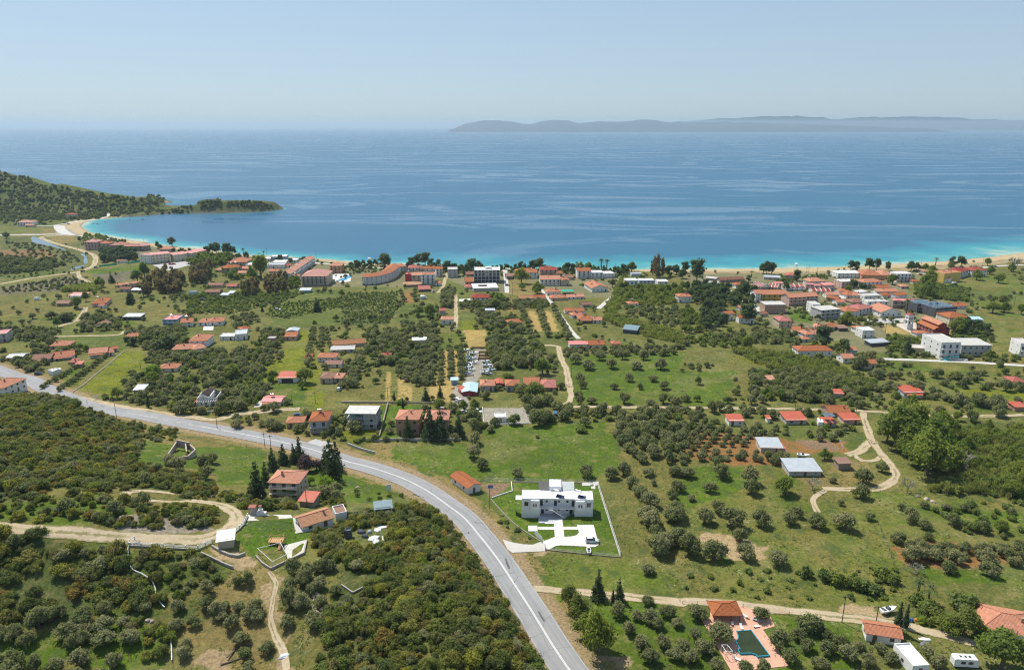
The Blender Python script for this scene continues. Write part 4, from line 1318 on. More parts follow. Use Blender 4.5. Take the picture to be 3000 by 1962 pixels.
HOUSES = """apartment_block|A1 1190 440 1360 440|115|14|hp|p|3|b|pink three-storey apartment block at the far left end of the beach row
apartment_block|A1 1372 432 1540 428|85|12|ho|t|2|b|tan apartment block second from the left in the beach row
apartment_block|A1 1545 440 1690 440|70|18|hp|d|2||brown block under the widest pinkish hip roof of the beach row
apartment_block|A1 1665 458 1960 455|72|11|gp|d|2||long taupe block with pink roof facing the marsh pines
apartment_block|A1 1975 456 2105 442|72|12|gp|d|2|x|plain taupe end block at the right of the beach row
beach_restaurant|A1 2230 468 2380 468|45|12|ho|t|1||orange-roofed restaurant behind the long cream hotel
hotel_wing|R1 980 695 1058 697|60|9|fP|w|3|x|white end wing of the long cream hotel by the car park
hotel_wing|R1 1062 697 1190 684|62|9|sP|c|3|lqx|plain cream wing, longest wall facing the car park
hotel_wing|R1 1215 683 1310 670|48|9|sP|c|2|lqx|cream middle wing facing the car park
hotel_wing|R1 1336 668 1442 642|44|9|sP|c|2|lqx|cream right wing at the top of the car park
cottage|A1 1630 625 1745 625|35|6|gb|w|1||small brown-roofed house among the dark pines by the green netting
house|A1 245 108 440 108|55|15|hp|w|2|b|white two-storey house with pink roof on the far side of the marsh
cottage|A1 355 122 462 122|28|8|gy|c|1||low orange-roofed annex before the white house across the marsh
house|R1 458 373 530 373|22|8|hr|c|1||lone red-roofed house at the foot of the headland
cottage|A1 1605 962 1700 960|22|7|ho|c|1||leftmost of the little tiled huts left of the tall eucalyptus
cottage|A1 1722 952 1800 945|30|8|hy|t|1||middle tiled hut in the cluster left of the tall eucalyptus
cottage|A1 1812 962 1892 962|62|8|ho|t|2||two-level tiled hut, tallest of the cluster by the eucalyptus
cottage|A1 1668 1022 1810 1020|38|8|gb|n|1||brown-roofed hut nearest in the cluster left of the eucalyptus
pavilion|A1 1838 1030 1970 1030|26|9|gG|d|1|N|open pavilion with pale metal gable roof beside the eucalyptus
farm_shed|A1 965 1110 1180 1110|38|8|sP|n|1||long shed with pinkish-red roof in the field at far left
cottage|A1 795 1225 960 1225|44|8|gb|d|1||old rusty-roofed farmhouse in the grass at far left
house|A1 1290 1238 1480 1228|52|18|ho|p|2|C|large pinkish villa with several hips at the end of the dirt track
cottage|A1 1382 1256 1450 1256|42|5|gp|w|1|x|white annex below the pinkish many-hipped villa
farm_shed|A1 1725 1415 1960 1415|48|7|sG|k|1|N|long dark open shed with flat grey roof among olives
cottage|A1 1335 1522 1482 1520|36|8|Gb|w|1||brown-gabled cottage half hidden by dark olives at left
hotel|A2 812 385 1050 385|66|20|ho|e|2|b|olive-green hotel block with orange hip roof by the beach
hotel|A2 780 500 1000 470|90|13|ho|e|3|b|lower olive-green hotel block with wavy orange roof
holiday_house|A2 940 512 1090 512|42|8|go|w|2||left row house of the tiled pair below the white beach bars
holiday_house|A2 995 442 1160 442|26|9|go|t|1||tiled row house just behind the low pair near the beach bars
holiday_house|A2 1102 532 1176 532|52|9|go|w|2||narrow right row house of the tiled pair below the beach bars
beach_bar|A2 1050 410 1340 410|46|13|fW|w|1|x|glassy white flat-roofed beach bar, left front one
beach_bar|A2 1352 412 1580 410|48|11|fG|w|1|x|pale flat-roofed bar in front of the white canopy
beach_bar|A2 1180 312 1390 308|30|12|fW|w|1|x|white flat-roofed bar closest to the sand, left
beach_bar|A2 1400 300 1620 300|50|13|fW|m|2|x|white two-level flat-roofed bar nearest the water
beach_bar|A2 1430 352 1600 352|22|8|sW|w|1|N|white tent-like canopy between the beach bars
cottage|A2 1375 480 1520 480|34|8|go|p|1||small orange-roofed house left of the stepped white terrace
cottage|A2 520 680 720 680|40|8|gb|p|1||brown house with white rails among the eucalyptus
cottage|A2 790 690 915 690|34|8|gr|t|1||red-brown roofed house between two eucalyptus clumps
cottage|A2 490 780 680 780|44|8|gb|d|1||long low brown-roofed house beside the pale eucalyptus
farm_shed|A2 700 815 800 815|30|5|sG|m|1|N|left of two low pale sheds under the eucalyptus
farm_shed|A2 800 790 870 790|26|6|sG|n|1|N|right of two low pale sheds under the eucalyptus
farm_shed|A2 1800 752 1945 750|28|7|sG|u|1|N|teal hut with pale flat roof below the terracotta hotel
container|A2 258 790 362 788|48|4|fG|m|1|N|grey container hut under the tall eucalyptus
hotel|A2 1832 658 2185 655|140|26|hp|t|4|bx|tall tan hotel block with terracotta hips nearest the fields
hotel|A2 2222 478 2380 478|108|14|ho|o|3|bx|orange-walled arcaded hotel wing beside the blue pool
house|A2 1690 585 1790 585|64|7|go|w|2||white end house below the stepped white terrace
house|B2 135 288 340 285|108|14|fP|u|3|b|glassy blue-grey three-storey house with pink roof terrace
house|B2 355 280 545 268|66|10|go|w|2||orange-gabled house attached to the glassy pink-roofed one
house|B2 622 262 768 260|54|10|ho|w|1|b|left of the twin orange hip roofs above the white walled yard
house|B2 775 260 972 250|58|11|ho|w|1||right of the twin orange hip roofs, with the dormer
yard_building|B2 922 462 1130 458|50|8|fW|w|1|x|low white flat-roofed building left in the white walled yard
yard_building|B2 1140 462 1308 450|76|12|fG|w|1|x|white flat-roofed building right in the white walled yard
cottage|B2 1232 350 1350 330|20|7|ho|w|1|x|round-looking orange roof at the back of the white walled yard
house|B2 500 562 740 560|98|14|ho|w|2|C|big white two-storey house with brown-orange hip roof amid olives
cottage|B2 262 632 555 622|36|10|ho|d|1||low wide orange hip roof left below the big two-storey house
cottage|B2 565 632 735 605|48|10|ho|w|1||white gabled wing right below the big two-storey house
cottage|B2 80 905 330 892|54|8|ho|w|1|C|small white cottage with bright orange hip roof among olives
cottage|B2 1832 462 1990 460|58|6|so|p|1|x|lean-to with orange tiles before the grey gable, top of yellow field
farm_shed|B2 1860 420 2012 418|92|7|GG|n|1|x|grey metal gable shed at the top of the yellow field
cottage|B2 1585 492 1702 490|54|5|fG|b|1|x|little dark cabin with flat grey roof left of the yellow field
garage|B2 1735 1052 2000 1050|72|8|sR|w|1|ox|white garage with bright red sloping roof and dark opening
cottage|B2 1515 1372 1772 1368|58|8|gP|w|1|Ha|white cottage with pink-red roof by the side lane
cottage|R4 2215 142 2340 142|34|8|ho|w|1||white cottage with orange hips left of the olive column
cottage|R4 2268 182 2380 182|22|7|gb|w|1||long low dark red roof just below the orange hips
cottage|R4 2236 292 2322 292|40|9|hb|t|1||brown-roofed cottage above the dark vegetable plot
cottage|R4 2326 288 2385 288|36|8|ho|t|1||orange-roofed wing right of the brown-roofed cottage
hut|R4 2130 134 2178 132|14|4|sr|b|1|N|tiny red-roofed hut at the edge of the yellow field
house|A3 -120 1330 340 1300|36|9|gy|t|1||long low house with faded orange roof left of the dark round tree
house|A3 -140 1400 180 1390|46|8|gC|n|1||grey-roofed house in front of the long faded orange roof
house|B1 -60 730 112 718|108|12|fP|n|2|bx|pink-roofed house cut by the left edge of the picture
cottage|B1 700 822 965 812|26|10|ho|t|1||upper red-brown hip roof of the left hamlet
cottage|B1 455 1010 705 1000|40|9|gb|d|1|a|brown gable at the left of the left hamlet
cottage|B1 745 985 1040 950|46|10|go|w|1|a|white cottage with large plain orange roof in the left hamlet
cottage|B1 1255 948 1500 925|68|10|go|w|1|a|cottage with wide gabled orange roof at the corner of the green field
cottage|B1 1500 925 1595 905|52|8|go|w|1||white wing right of the wide gable at the green field corner
hut|B1 1572 866 1652 852|44|5|go|w|1|x|tiny white hut with orange roof at the tip of the green field
farm_shed|B1 100 985 305 985|48|8|gG|d|1|N|dark barn with grey roof left of the hamlet
hut|B1 985 1052 1060 1050|30|4|sr|b|1|N|left red-roofed lean-to below the left hamlet
hut|B1 1062 1080 1140 1076|36|4|sR|b|1|N|right bright red lean-to below the left hamlet
house|B1 55 1452 388 1398|132|11|ho|w|2|Cn|white two-storey house with orange hip roof where the road leaves at left
hut|B1 -20 1440 78 1430|42|5|so|w|1|N|orange-tiled porch wing at the left edge
cottage|B1 1870 1442 2000 1440|32|6|sG|t|1|x|grey-roofed hut under the tall green tree
cottage|B1 1760 700 1940 690|56|7|ho|t|1|x|orange house almost hidden behind dark cypresses
carport|B1 742 1190 850 1165|36|5|fW|w|1|N|white carport below the left hamlet
house|R4 2165 642 2292 640|92|11|ho|g|2|Cb|grey two-storey house with bright orange hips beside the road
cottage|R4 2000 602 2116 600|40|7|ho|t|1|x|low orange-tiled annex left of the grey house
house|R5 385 652 540 650|112|11|ho|b|2|Cn|left of the twin brick-coloured houses with orange hips
house|R5 588 642 745 640|100|11|ho|b|2|Cn|right of the twin brick-coloured houses, behind dark firs
workshop|B5 622 470 868 470|72|13|GB|r|1|x|workshop with pale blue metal gable roof by the boat yard
cottage|B5 940 392 1180 390|106|9|ho|g|1|b|left of the two square brown-roofed cottages
hut|B5 1205 322 1322 320|70|7|GR|r|1|x|narrow red barn between the square brown-roofed cottages
cottage|B5 1380 392 1612 390|108|9|ho|g|1|b|right of the two square brown-roofed cottages
house|B5 1960 388 2248 388|72|12|hr|d|1|b|red-tiled house with blue dormer at the end of the lane
house|B5 1700 345 1955 345|46|12|go|t|1||low red-orange wing left of the dormered house
cabin|B5 1185 935 1390 930|78|5|fW|w|1|x|small white prefab cabin on the bare plot
hut|B5 432 282 537 280|90|3|sB|u|1|N|tall green kiosk with pale roof beside the straw rows
hut|R6 322 588 422 588|38|6|sR|w|1||white hut with red sloping roof alone in the olive trees
cottage|R6 722 578 862 576|28|8|sR|n|1||long low hut with bright red roof by the yellow flowers
hut|R6 590 567 610 567|30|3|sR|w|1|N|tiny white hut with red roof at the end of the white yard
cottage|R6 1022 525 1166 522|24|9|go|b|1|C|brown house with orange-brown gable behind the red roofs
hut|R6 1122 578 1232 576|34|6|sR|p|1||right red roof of the little roadside compound
hut|R6 985 598 1068 596|30|5|sR|n|1|P|red roof carrying a solar panel in the roadside compound
cottage|R6 1540 396 1672 396|42|8|sR|m|1|a|pale house with red sloping roof alone below the village street
farm_shed|R6 545 775 692 778|40|8|sG|t|1|x|cream shed with pale grey roof in the orchard
hut|R6 662 780 712 776|30|4|sR|n|1|N|red-roofed end of the cream orchard shed
farm_shed|R6 742 938 962 938|36|9|sG|n|1|x|long grey metal shed with pale roof in the lower field
shack|R6 1085 895 1168 892|48|4|sD|d|1|N|rusty shack beside the big olive and track
house|R6 805 107 1042 105|44|10|ho|w|1||long white bungalow with orange hip roof below the village
cottage|R6 1118 152 1192 150|38|8|go|w|1||white gabled cottage left of the round olive by the white street
cottage|R6 1262 192 1347 190|40|7|go|t|1||tan cottage right of the round olive by the white street
hut|R6 1165 96 1216 94|36|4|so|m|1|N|hut with orange roof beside the scrap heap
apartment_block|A7 1192 1485 1462 1480|225|19|fC|w|3|bx|tall white apartment building with turquoise entrance at right
hall|A7 1492 1440 1905 1440|148|15|fC|n|2|Sq|long grey concrete hall right of the white apartment building
hall|A7 822 1385 1092 1395|40|9|fC|t|1|N|low tan flat-roofed annex left of the white apartment building
house|R3 2342 1342 2420 1345|88|12|fC|w|2|bx|white flat-roofed house cut by the right edge
cottage|R6 2298 305 2390 305|18|8|hr|c|1||orange-roofed cottage at the right edge above the olive row
hut|R6 2312 484 2390 484|28|5|sR|b|1|N|red-roofed hut at the right edge by the track
hut|R6 1045 390 1118 392|22|5|sR|n|1|N|red roof peeking out of the bushes by the crossing
hut|R6 600 292 640 290|22|4|so|n|1|N|pale orange hut at the edge of the reeds
shed|R9 1275 1352 1515 1388|62|5|go|w|1|nx|white shed with split orange tiled roof below the cypress
house|R9 2078 1318 2500 1400|62|11|ho|w|1|Cn|white house with wide orange hips at the lower right edge
hut|R5 835 368 872 362|16|4|sR|b|1|N|little red porch roof in front of the blue workshop
hotel|A3 893 402 982 400|95|10|fr|r|2|N|crimson end wall of the terracotta-roofed hotel
hotel|A3 982 402 1115 400|90|10|go|t|2|bx|beige hotel wing between crimson wall and white block
hotel|A3 1117 462 1305 460|150|12|fo|w|4|bx|tall white hotel block with orange roof panel
house|A3 1310 466 1382 465|46|6|go|w|1|x|tiny white gabled house at the foot of the tall white hotel
restaurant|A3 868 482 1108 474|24|10|hy|b|1|x|low brownish tiled restaurant below the crimson wall
hotel|A3 930 262 1080 260|50|12|hr|w|2|b|white hotel with red trimmed hip behind the crimson wall
hotel|A3 1165 278 1302 276|55|10|go|w|2|b|white gabled hotel near the shore pines
hotel|A3 1322 335 1412 332|110|9|go|w|3|b|slim white hotel block beside the sloping lane
apartment_block|A3 1482 348 1622 346|110|13|fC|g|3|x|grey unfinished-looking cube by the shore, alone in the grass
holiday_house|A3 1742 335 1850 332|34|10|gb|b|1|x|uppermost tiled house left of the concrete hotel frame
holiday_house|A3 1732 445 1842 442|42|13|go|b|1|x|middle tiled house left of the concrete hotel frame
holiday_house|A3 1736 512 1840 508|26|9|hr|w|1|x|lowest tiled house left of the concrete hotel frame
house|A3 1815 702 2066 700|76|11|hr|w|2|nb|house with crisp red hip roof below the white courtyard slab
hut|A3 1085 548 1242 542|34|8|sr|k|1|N|dark shed with crimson roof by the boat and caravan
cabin|A3 1395 1002 1560 1000|72|8|ho|w|1|nx|white cabin with orange roof beside the straight track
hut|A3 1375 858 1452 856|52|4|sr|n|1|N|hut with crimson roof behind the white cabin
farm_shed|A3 2012 862 2136 860|62|6|gG|n|1|N|grey hut with patchwork roof above the olives
house|A4 -40 1022 142 1008|30|9|ho|t|1||salmon hip roof peeking over the olives left of the straw rows
gazebo|A3 560 1480 685 1478|26|5|hr|b|1|N|dark red pyramid roof under the round dark trees
farm_shed|A3 995 1262 1180 1256|16|4|sW|w|1|N|white sheet roof above the dense olive grove
house|A4 50 362 352 360|88|15|ho|w|2|b|white house with broad orange hip roof by the shore, left of the red one
house|A4 392 312 632 310|72|14|hr|p|2|b|pink house with tall red hip roof on the shore
house|A4 622 322 712 320|40|9|ho|w|1||small orange hip right of the tall red shore roof
house|A4 392 462 670 460|92|13|go|w|2|b|broad white house with two-tier orange roof below the red shore roof
house|A4 682 462 802 460|74|9|Go|t|2||tall narrow orange gable right of the two-tier house
house|A4 722 382 852 380|38|10|gb|t|1||brown-roofed shore house behind the narrow gable
house|A4 912 362 1092 360|108|12|go|w|3|b|white three-storey house with orange roof right of the dark cypress
house|A4 1097 362 1270 360|78|12|fW|w|2|bx|white flat-roofed house in the middle of the shore row
house|A4 1276 358 1432 350|60|12|fW|w|2|x|low white house with red stair tower near the palms
house|A4 1112 552 1332 542|58|22|Go|w|1|H|long house with wide orange gable toward the fields
house|A4 482 602 672 598|58|9|ho|w|1|H|orange hip roof at the bend of the concrete lane
holiday_house|A4 92 682 290 680|46|9|gy|w|1||left half of the long low orange row by the lane
holiday_house|A4 295 678 470 672|44|9|go|w|1||right half of the long low orange row by the lane
cottage|A4 545 672 760 664|42|9|ho|t|1||left orange roof behind the olives right of the lane
cottage|A4 770 655 1002 646|32|8|go|w|1||right orange roof behind the olives right of the lane
cottage|A4 985 765 1100 755|30|7|gb|n|1||brown roof left of the ditch
cottage|A4 742 850 828 848|34|8|go|w|1||left unit at the back of the orange cluster by the ditch
cottage|A4 834 852 1000 850|36|8|go|w|1||right unit at the back of the orange cluster by the ditch
cottage|A4 842 918 1000 908|46|8|ho|w|1|H|middle roof of the orange cluster by the ditch
cottage|A4 932 982 1122 980|58|10|ho|d|1|Ha|front house with deep porch in the orange cluster by the ditch
cottage|A4 1128 984 1252 980|46|8|go|w|1||right front wing of the orange cluster by the ditch
house|A4 802 1345 1050 1342|72|7|gP|w|1||pinkish-roofed left half of the long white house above the olive meadow
house|A4 1055 1340 1292 1332|58|9|go|w|1||orange-roofed right half of the long white house above the olive meadow
gazebo|A4 1398 1315 1512 1312|42|6|ho|b|1|N|open tiled gazebo right of the long white house
farm_shed|A4 1545 1120 1735 1138|56|9|sS|k|1|N|dark steel-blue roofed shed by the reed belt
apartment_block|A4 1590 492 1752 490|98|11|fW|w|2|bx|left white flat-roofed block behind the reeds
apartment_block|A4 1772 472 1985 470|78|10|fW|m|2|bx|middle long grey-white block behind the reeds
apartment_block|A4 2032 482 2180 480|74|10|fW|w|2|x|right white block with rooftop heaters behind the reeds
cottage|A4 1630 752 1766 746|42|7|ho|w|1|H|small orange-roofed house alone in the reeds
house|R3 -30 968 62 966|44|9|ho|w|1||orange roof wedged between the dark pines left of the village
house|A5 40 632 250 630|58|10|ho|w|1||white cottage with salmon hip at the left end of the village
cottage|R3 296 1094 356 1088|48|7|go|w|1||white house with orange gable behind the tall pine
cottage|R3 390 1112 500 1112|40|7|go|w|1||low white house under the spreading pine left of the yellow one
row_house|A5 1205 525 1320 565|60|9|ho|w|2|q|left wing of the long white house with orange hips behind the pink walls
row_house|A5 1325 565 1600 560|66|13|ho|w|2|b|right wing of the long white house with orange hips behind the pink walls
apartment_block|A5 470 852 842 850|128|13|go|y|2|bBx|yellow apartment building with deep balconies and orange roof
apartment_block|A5 850 850 962 842|118|13|go|t|2|x|plain tan end of the yellow apartment building
apartment_block|A5 372 862 462 860|150|11|go|w|3|lx|narrow white block attached left of the yellow apartments
apartment_block|A5 955 930 1456 900|150|11|go|p|3|bBx|long pink-and-white striped apartment building with orange roof
apartment_block|A5 532 1062 892 1060|152|11|fC|b|2|Sx|brick building with flat grey roof slab and outside stairs
house|A5 782 1312 1000 1310|128|12|hr|t|2|n|house with red hip roof, grey front and yellow side
apartment_block|A5 1362 1062 1500 1062|150|12|fC|w|3|b|white flat-roofed block left of the balconied corner building
apartment_block|A5 1502 1172 1836 1150|165|12|fC|n|3|bBS|grey corner building with long white balconies
house|A5 1932 1132 2172 1122|108|12|ho|w|3|qH|tall white house with bright orange hips right of the balconied building
house|A6 982 442 1212 402|112|12|hr|w|2|b|house with dark red roof behind the tall orange-hipped one
school|A6 1362 472 1722 462|92|17|Go|w|1|n|white school with low-pitched orange gable above the grey court
house|A6 1132 292 1502 288|86|9|fC|w|2|b|long white flat-roofed house with brown trim in the village centre
apartment_block|A6 1572 312 1990 330|125|10|fP|d|2|b|dark building with brick frame and pink flat roof in the village
office_building|A7 880 842 1120 832|118|13|fK|k|3|bP|dark glass building with solar panels, left of two
office_building|A7 1130 900 1420 880|118|20|fK|k|3|bP|dark glass building with solar panels, right of two
church_annex|A7 880 1168 1046 1162|48|6|ho|w|1|N|small orange-roofed annex in front of the red church
house|A7 1330 1012 1592 1002|108|14|ho|c|2||cream house with orange hips behind the red church
hut|A7 1650 975 1800 978|46|6|sB|u|1|N|blue shack at the edge of the meadow
hut|A7 1672 1052 1762 1056|44|6|ho|w|1|x|tiny orange-roofed house right of the cream house
cottage|A7 1408 785 1582 780|44|9|go|w|1||bungalow with bright orange gable alone at the edge of the meadow
house|A7 596 412 800 410|112|12|fW|w|3|bx|white flat-roofed house with roof cube between pines
restaurant|A7 110 372 390 382|66|20|ho|o|2|x|ochre restaurant with large orange hips and skylight
restaurant|A7 395 372 566 360|60|18|ho|o|2|x|right part of the ochre restaurant with crimson corner
hotel|A7 130 502 402 490|90|11|ho|w|3|b|white hotel with blue balconies and orange hips in the village
house|A7 300 522 512 520|28|9|go|w|1||highest of the orange roofs below the white balcony hotel
house|A7 325 574 612 570|30|9|go|w|1||second of the orange roofs below the white balcony hotel
house|A7 412 634 572 630|34|9|go|w|1||third of the orange roofs below the white balcony hotel
house|A7 592 650 742 636|56|9|go|w|2|x|rightmost of the orange roofs below the white balcony hotel
house|A7 -10 634 128 630|40|10|ho|w|1||orange-roofed house beside the unfinished roof terrace
house|A7 150 654 380 645|46|9|fC|w|1|x|flat roof terrace with rusty bars in the village centre
house|A6 870 256 1112 246|44|11|hb|t|1|x|old brown hip roof in the village centre
house|A6 605 264 742 262|62|8|go|w|2|x|small white house under orange eaves in the village centre
cottage|A6 420 180 610 205|60|6|go|b|1|x|narrow sloping orange roof beside the planted slope
house|A5 1610 790 1830 790|60|8|go|w|1|x|orange roof by the blue parasols in the village centre
house|A7 1252 422 1482 402|126|14|fo|y|2|N|ochre-walled building with white courtyard wing
house|A7 1040 330 1248 420|60|7|so|w|1|x|white courtyard wing left of the ochre wall
house|A7 1470 362 1592 325|88|14|hr|w|2|b|white house with red hips behind the ochre wall
house|A7 1642 335 1852 330|88|13|hr|w|2|q|white house with red hips farthest right on the beach
hut|A7 978 290 1052 288|34|6|ho|n|1|x|orange roof among the trees behind the car park
hut|A7 830 432 922 430|28|6|ho|w|1|x|low orange hut below the car park
hut|A7 668 504 772 502|32|7|ho|n|1|x|orange roof half hidden by trees behind the orange cluster
beach_bar|A5 522 470 812 485|36|12|fG|n|1|x|grey flat-roofed beach tavern with red awning
beach_bar|A5 882 450 1042 462|56|12|GR|n|1|x|beach tavern with bright red gabled canvas roof
hotel|A5 1802 442 2220 440|78|15|fW|w|2|x|white flat-roofed hotel nearest the beach in the village
apartment_block|A5 1870 622 2132 612|108|12|fW|p|3|x|pink-fronted block with white roof terrace
apartment_block|A5 1770 560 1866 600|80|10|fW|w|2|q|white side wing left of the pink-fronted block
apartment_block|A5 2136 600 2232 590|90|10|fP|t|2|x|tan right end of the pink-fronted block
row_house|A5 1250 652 1385 655|98|6|fP|p|2|x|plain pink cube at the left of the pink walls
row_house|A5 1390 660 1560 662|84|7|fP|p|2|bx|recessed pink balcony house between the pink walls
row_house|A5 1565 668 1740 660|104|6|sP|p|2|x|pink sloping-topped wall house at the right end
house|A6 190 705 392 725|66|9|ho|w|1|H|white house with orange hips above the dark spreading tree
house|A6 395 742 662 665|60|8|ho|w|1||longer grey-white wing right of the hips above the spreading tree
house|A6 60 865 480 835|98|10|ho|w|2|H|white arched house with wide orange hips behind the spreading tree
hut|A6 640 715 792 712|42|6|sD|k|1|N|brown lean-to roof between the gardens
house|A6 962 762 1132 760|82|9|ho|w|1|x|orange hip roof behind the white cube house
house|A6 1042 835 1252 832|128|9|fW|w|2|x|white cube house in the rubble garden
farm_shed|A6 1190 985 1502 965|66|6|sG|k|1|N|dark open shed with white metal roof below the cube house
house|A5 1015 1400 1150 1410|36|9|go|w|1||left orange roof of the pair below the balconied building
house|A5 1150 1410 1262 1395|56|8|ho|w|1||right orange hip of the pair below the balconied building
hut|A5 1190 1560 1330 1553|30|5|ho|w|1|x|tiny orange porch below the white arched house
boathouse|R3 160 810 290 822|14|8|gC|n|1|x|pale low roof at the beach end left of the village
boathouse|R3 262 828 430 822|20|8|gb|d|1|x|brown long roof at the beach end left of the village
hut|R3 370 872 460 868|30|8|ho|w|1|x|salmon-roofed cottage behind the hedge at the village edge
house|A6 640 60 860 70|30|9|ho|w|1|x|orange roof above the white-flanked house in the village
house|A6 1300 60 1640 62|34|9|go|w|1|x|long orange roof at the top of the village right of the white terrace
house|A5 1640 640 1740 650|40|7|ho|w|1|x|small orange roof at the end of the pink walls
house|A5 1960 790 2230 780|52|10|ho|w|2|x|white house with salmon hips right of the village parasols
house|A5 2060 900 2280 890|44|10|hb|t|1|x|faded brown hip roof right of the grey corner building
house|A5 700 600 880 600|60|8|fP|b|1|x|brown flat-topped house behind the white-ribbed terrace
house|A5 2170 740 2330 730|34|8|fW|w|1|x|low white flat roof behind the orange roofs of the village
cottage|A5 100 1010 200 1000|40|6|go|w|1|x|orange-gabled cottage peeping over the spreading pine
cottage|A5 470 1120 590 1110|36|6|gb|n|1|x|brown shed roof left of the yellow-sided house
cottage|R3 150 850 250 850|22|8|gC|n|1|x|pale-roofed shed behind the hedge left of the village
house|A4 0 360 45 360|40|9|gb|t|1|x|brown-roofed house left of the broad shore hip roof
house|A3 2310 375 2380 372|50|9|gb|d|1|x|dark brown house right of the concrete frame's yard
cottage|A2 620 460 760 460|30|9|ho|t|1|x|small orange hip roof left below the wavy hotel roof
cottage|A2 1590 400 1680 395|26|8|hr|w|1|x|red roof behind the pale beach bar
beach_bar|A2 1640 330 1760 330|34|10|fW|w|1|x|white flat roof at the right end of the beach bars
house|A3 1060 260 1160 255|34|9|gb|t|1|x|brown roof between the red-hipped and gabled hotels
pump_house|A4 1670 340 1810 338|40|8|fG|m|1|N|pale shed on the sand between the trees"""
GR = {}
for ln in HOUSES.split('\n'):
    f_ = ln.split('|')
    nm, s, hp, d_, rr_, wk, fl, op, lb = f_
    reg = REG[s.split()[0]]
    pp = px(s)
    g2 = ground(pp)
    hm_ = max(2.3, .5 * (tall(g2[0], pp[0], float(hp) / reg[2]) + tall(g2[1], pp[1], float(hp) / reg[2])))
    house(nm, lb, g2[0], g2[1], hm_, float(d_), rr_[0], rr_[1], wk, int(fl), op, cat=nm.replace('_', ' '), near=(g2[0][1] < 330))

# terraces of row houses with white party walls
def terrace(s, hp, d_, n_, rk, wk, labels, fl=2, group=None, step=0.0):
    pp = px(s); reg = REG[s.split()[0]]
    g2 = ground(pp)
    h_ = tall(g2[0], pp[0], hp / reg[2])
    for i in range(n_):
        a_ = g2[0] + (g2[1] - g2[0]) * (i / n_ + .004); b_ = g2[0] + (g2[1] - g2[0]) * ((i + 1) / n_ - .004)
        o = house("row_house", labels[i], a_, b_, h_ - step * i, d_, 'g', rk, wk, fl, 'ex' + ('b' if fl > 1 else ''), cat="row house", group=group)
        w_ = np.linalg.norm((b_ - a_)[:2])
        pm = MB()
        x_ = w_ / 2
        rh_ = d_ / 2 * .36
        for sx in (-1, 1):
            xx = sx * (x_ - .1)
            poly = [(-.4, h_ - .5), (d_ + .4, h_ - .5), (d_ + .4, h_ + .25), (d_ / 2, h_ + rh_ + .5), (-.4, h_ + .25)]
            q0 = [(xx - .14, p_[0], p_[1] - step * i) for p_ in poly]; q1 = [(xx + .14, p_[0], p_[1] - step * i) for p_ in poly]
            pm.face(q0[::-1]); pm.face(q1)
            for k in range(5):
                j = (k + 1) % 5
                pm.face([q0[k], q0[j], q1[j], q1[k]])
        ob("party_wall", pm.mesh("party_wall", wmat('w')), o)


ordn = ['first', 'second', 'third', 'fourth', 'fifth', 'sixth']
terrace("A2 1672 590 2015 345", 100, 9, 5, 'o', 'w', ["%s house from the field end of the stepped white terrace" % q for q in ordn[:5]], 3, "stepped white terrace by the beach")
terrace("A5 892 662 1232 660", 66, 9, 4, 'r', 'w', ["%s unit from the left of the white-ribbed four-unit terrace" % q for q in ordn[:4]], 2, "white-ribbed terrace")
terrace("A5 300 610 470 655", 54, 11, 4, 'r', 'b', ["%s unit from the left in the brown terrace at the village's left end" % q for q in ordn[:4]], 1, "brown ribbed terrace")
terrace("A5 590 640 760 655", 44, 12, 3, 'r', 't', ["%s unit from the left in the tan terrace with red roof panels" % q for q in ordn[:3]], 1, "tan ribbed terrace")
terrace("A5 1360 700 1690 700", 30, 8, 4, 'r', 'w', ["%s unit from the left in the low terrace below the pink walls" % q for q in ordn[:4]], 1, "low ribbed terrace")


def box_at(parent, name, m, *b_):
    return ob(name, MB().box(*b_).mesh(name, m), parent)


# curved hotel along the pool
pl = G("A3 300 452 430 448 560 428 680 395 770 345 812 292")
pl2 = spline(pl[:, :2], 6)
e = ob("curved_hotel", None, None, (0, 0, 0)); tag(e, "long curved white hotel with one sweeping orange roof", "hotel")
hh = tall(pl[1], px("A3 430 448")[0], 118 / 4.76)
dd = 11.0
tg = np.gradient(pl2, axis=0); tg /= np.linalg.norm(tg, axis=1)[:, None]
nn = np.stack([-tg[:, 1], tg[:, 0]], 1)
zb = float(pl[:, 2].mean())
outer, inner, ridge = pl2, pl2 + nn * dd, pl2 + nn * dd / 2
mw, mr_ = MB(), MB()
zt = zb + hh
for i in range(len(pl2) - 1):
    o0, o1, i0, i1, r0, r1 = outer[i], outer[i + 1], inner[i], inner[i + 1], ridge[i], ridge[i + 1]
    mw.face([(*o0, zb - 1), (*o1, zb - 1), (*o1, zt), (*o0, zt)]); mw.face([(*i1, zb - 1), (*i0, zb - 1), (*i0, zt), (*i1, zt)])
    ex = .7
    a0, a1 = o0 - nn[i] * ex, o1 - nn[i + 1] * ex
    slab_face(mr_, [(*a0, zt - .1), (*a1, zt - .1), (*r1, zt + 2.2), (*r0, zt + 2.2)])
    b0, b1 = i0 + nn[i] * ex, i1 + nn[i + 1] * ex
    slab_face(mr_, [(*b1, zt - .1), (*b0, zt - .1), (*r0, zt + 2.2), (*r1, zt + 2.2)])
for i, s_ in ((0, 1), (-1, -1)):
    q = [(*outer[i], zb - 1), (*outer[i], zt), (*ridge[i], zt + 2.1), (*inner[i], zt), (*inner[i], zb - 1)]
    mw.face(q if s_ > 0 else q[::-1])
ob("wall", mw.mesh("wall", wmat('w')), e); ob("roof", mr_.mesh("roof", rmat('o')), e)
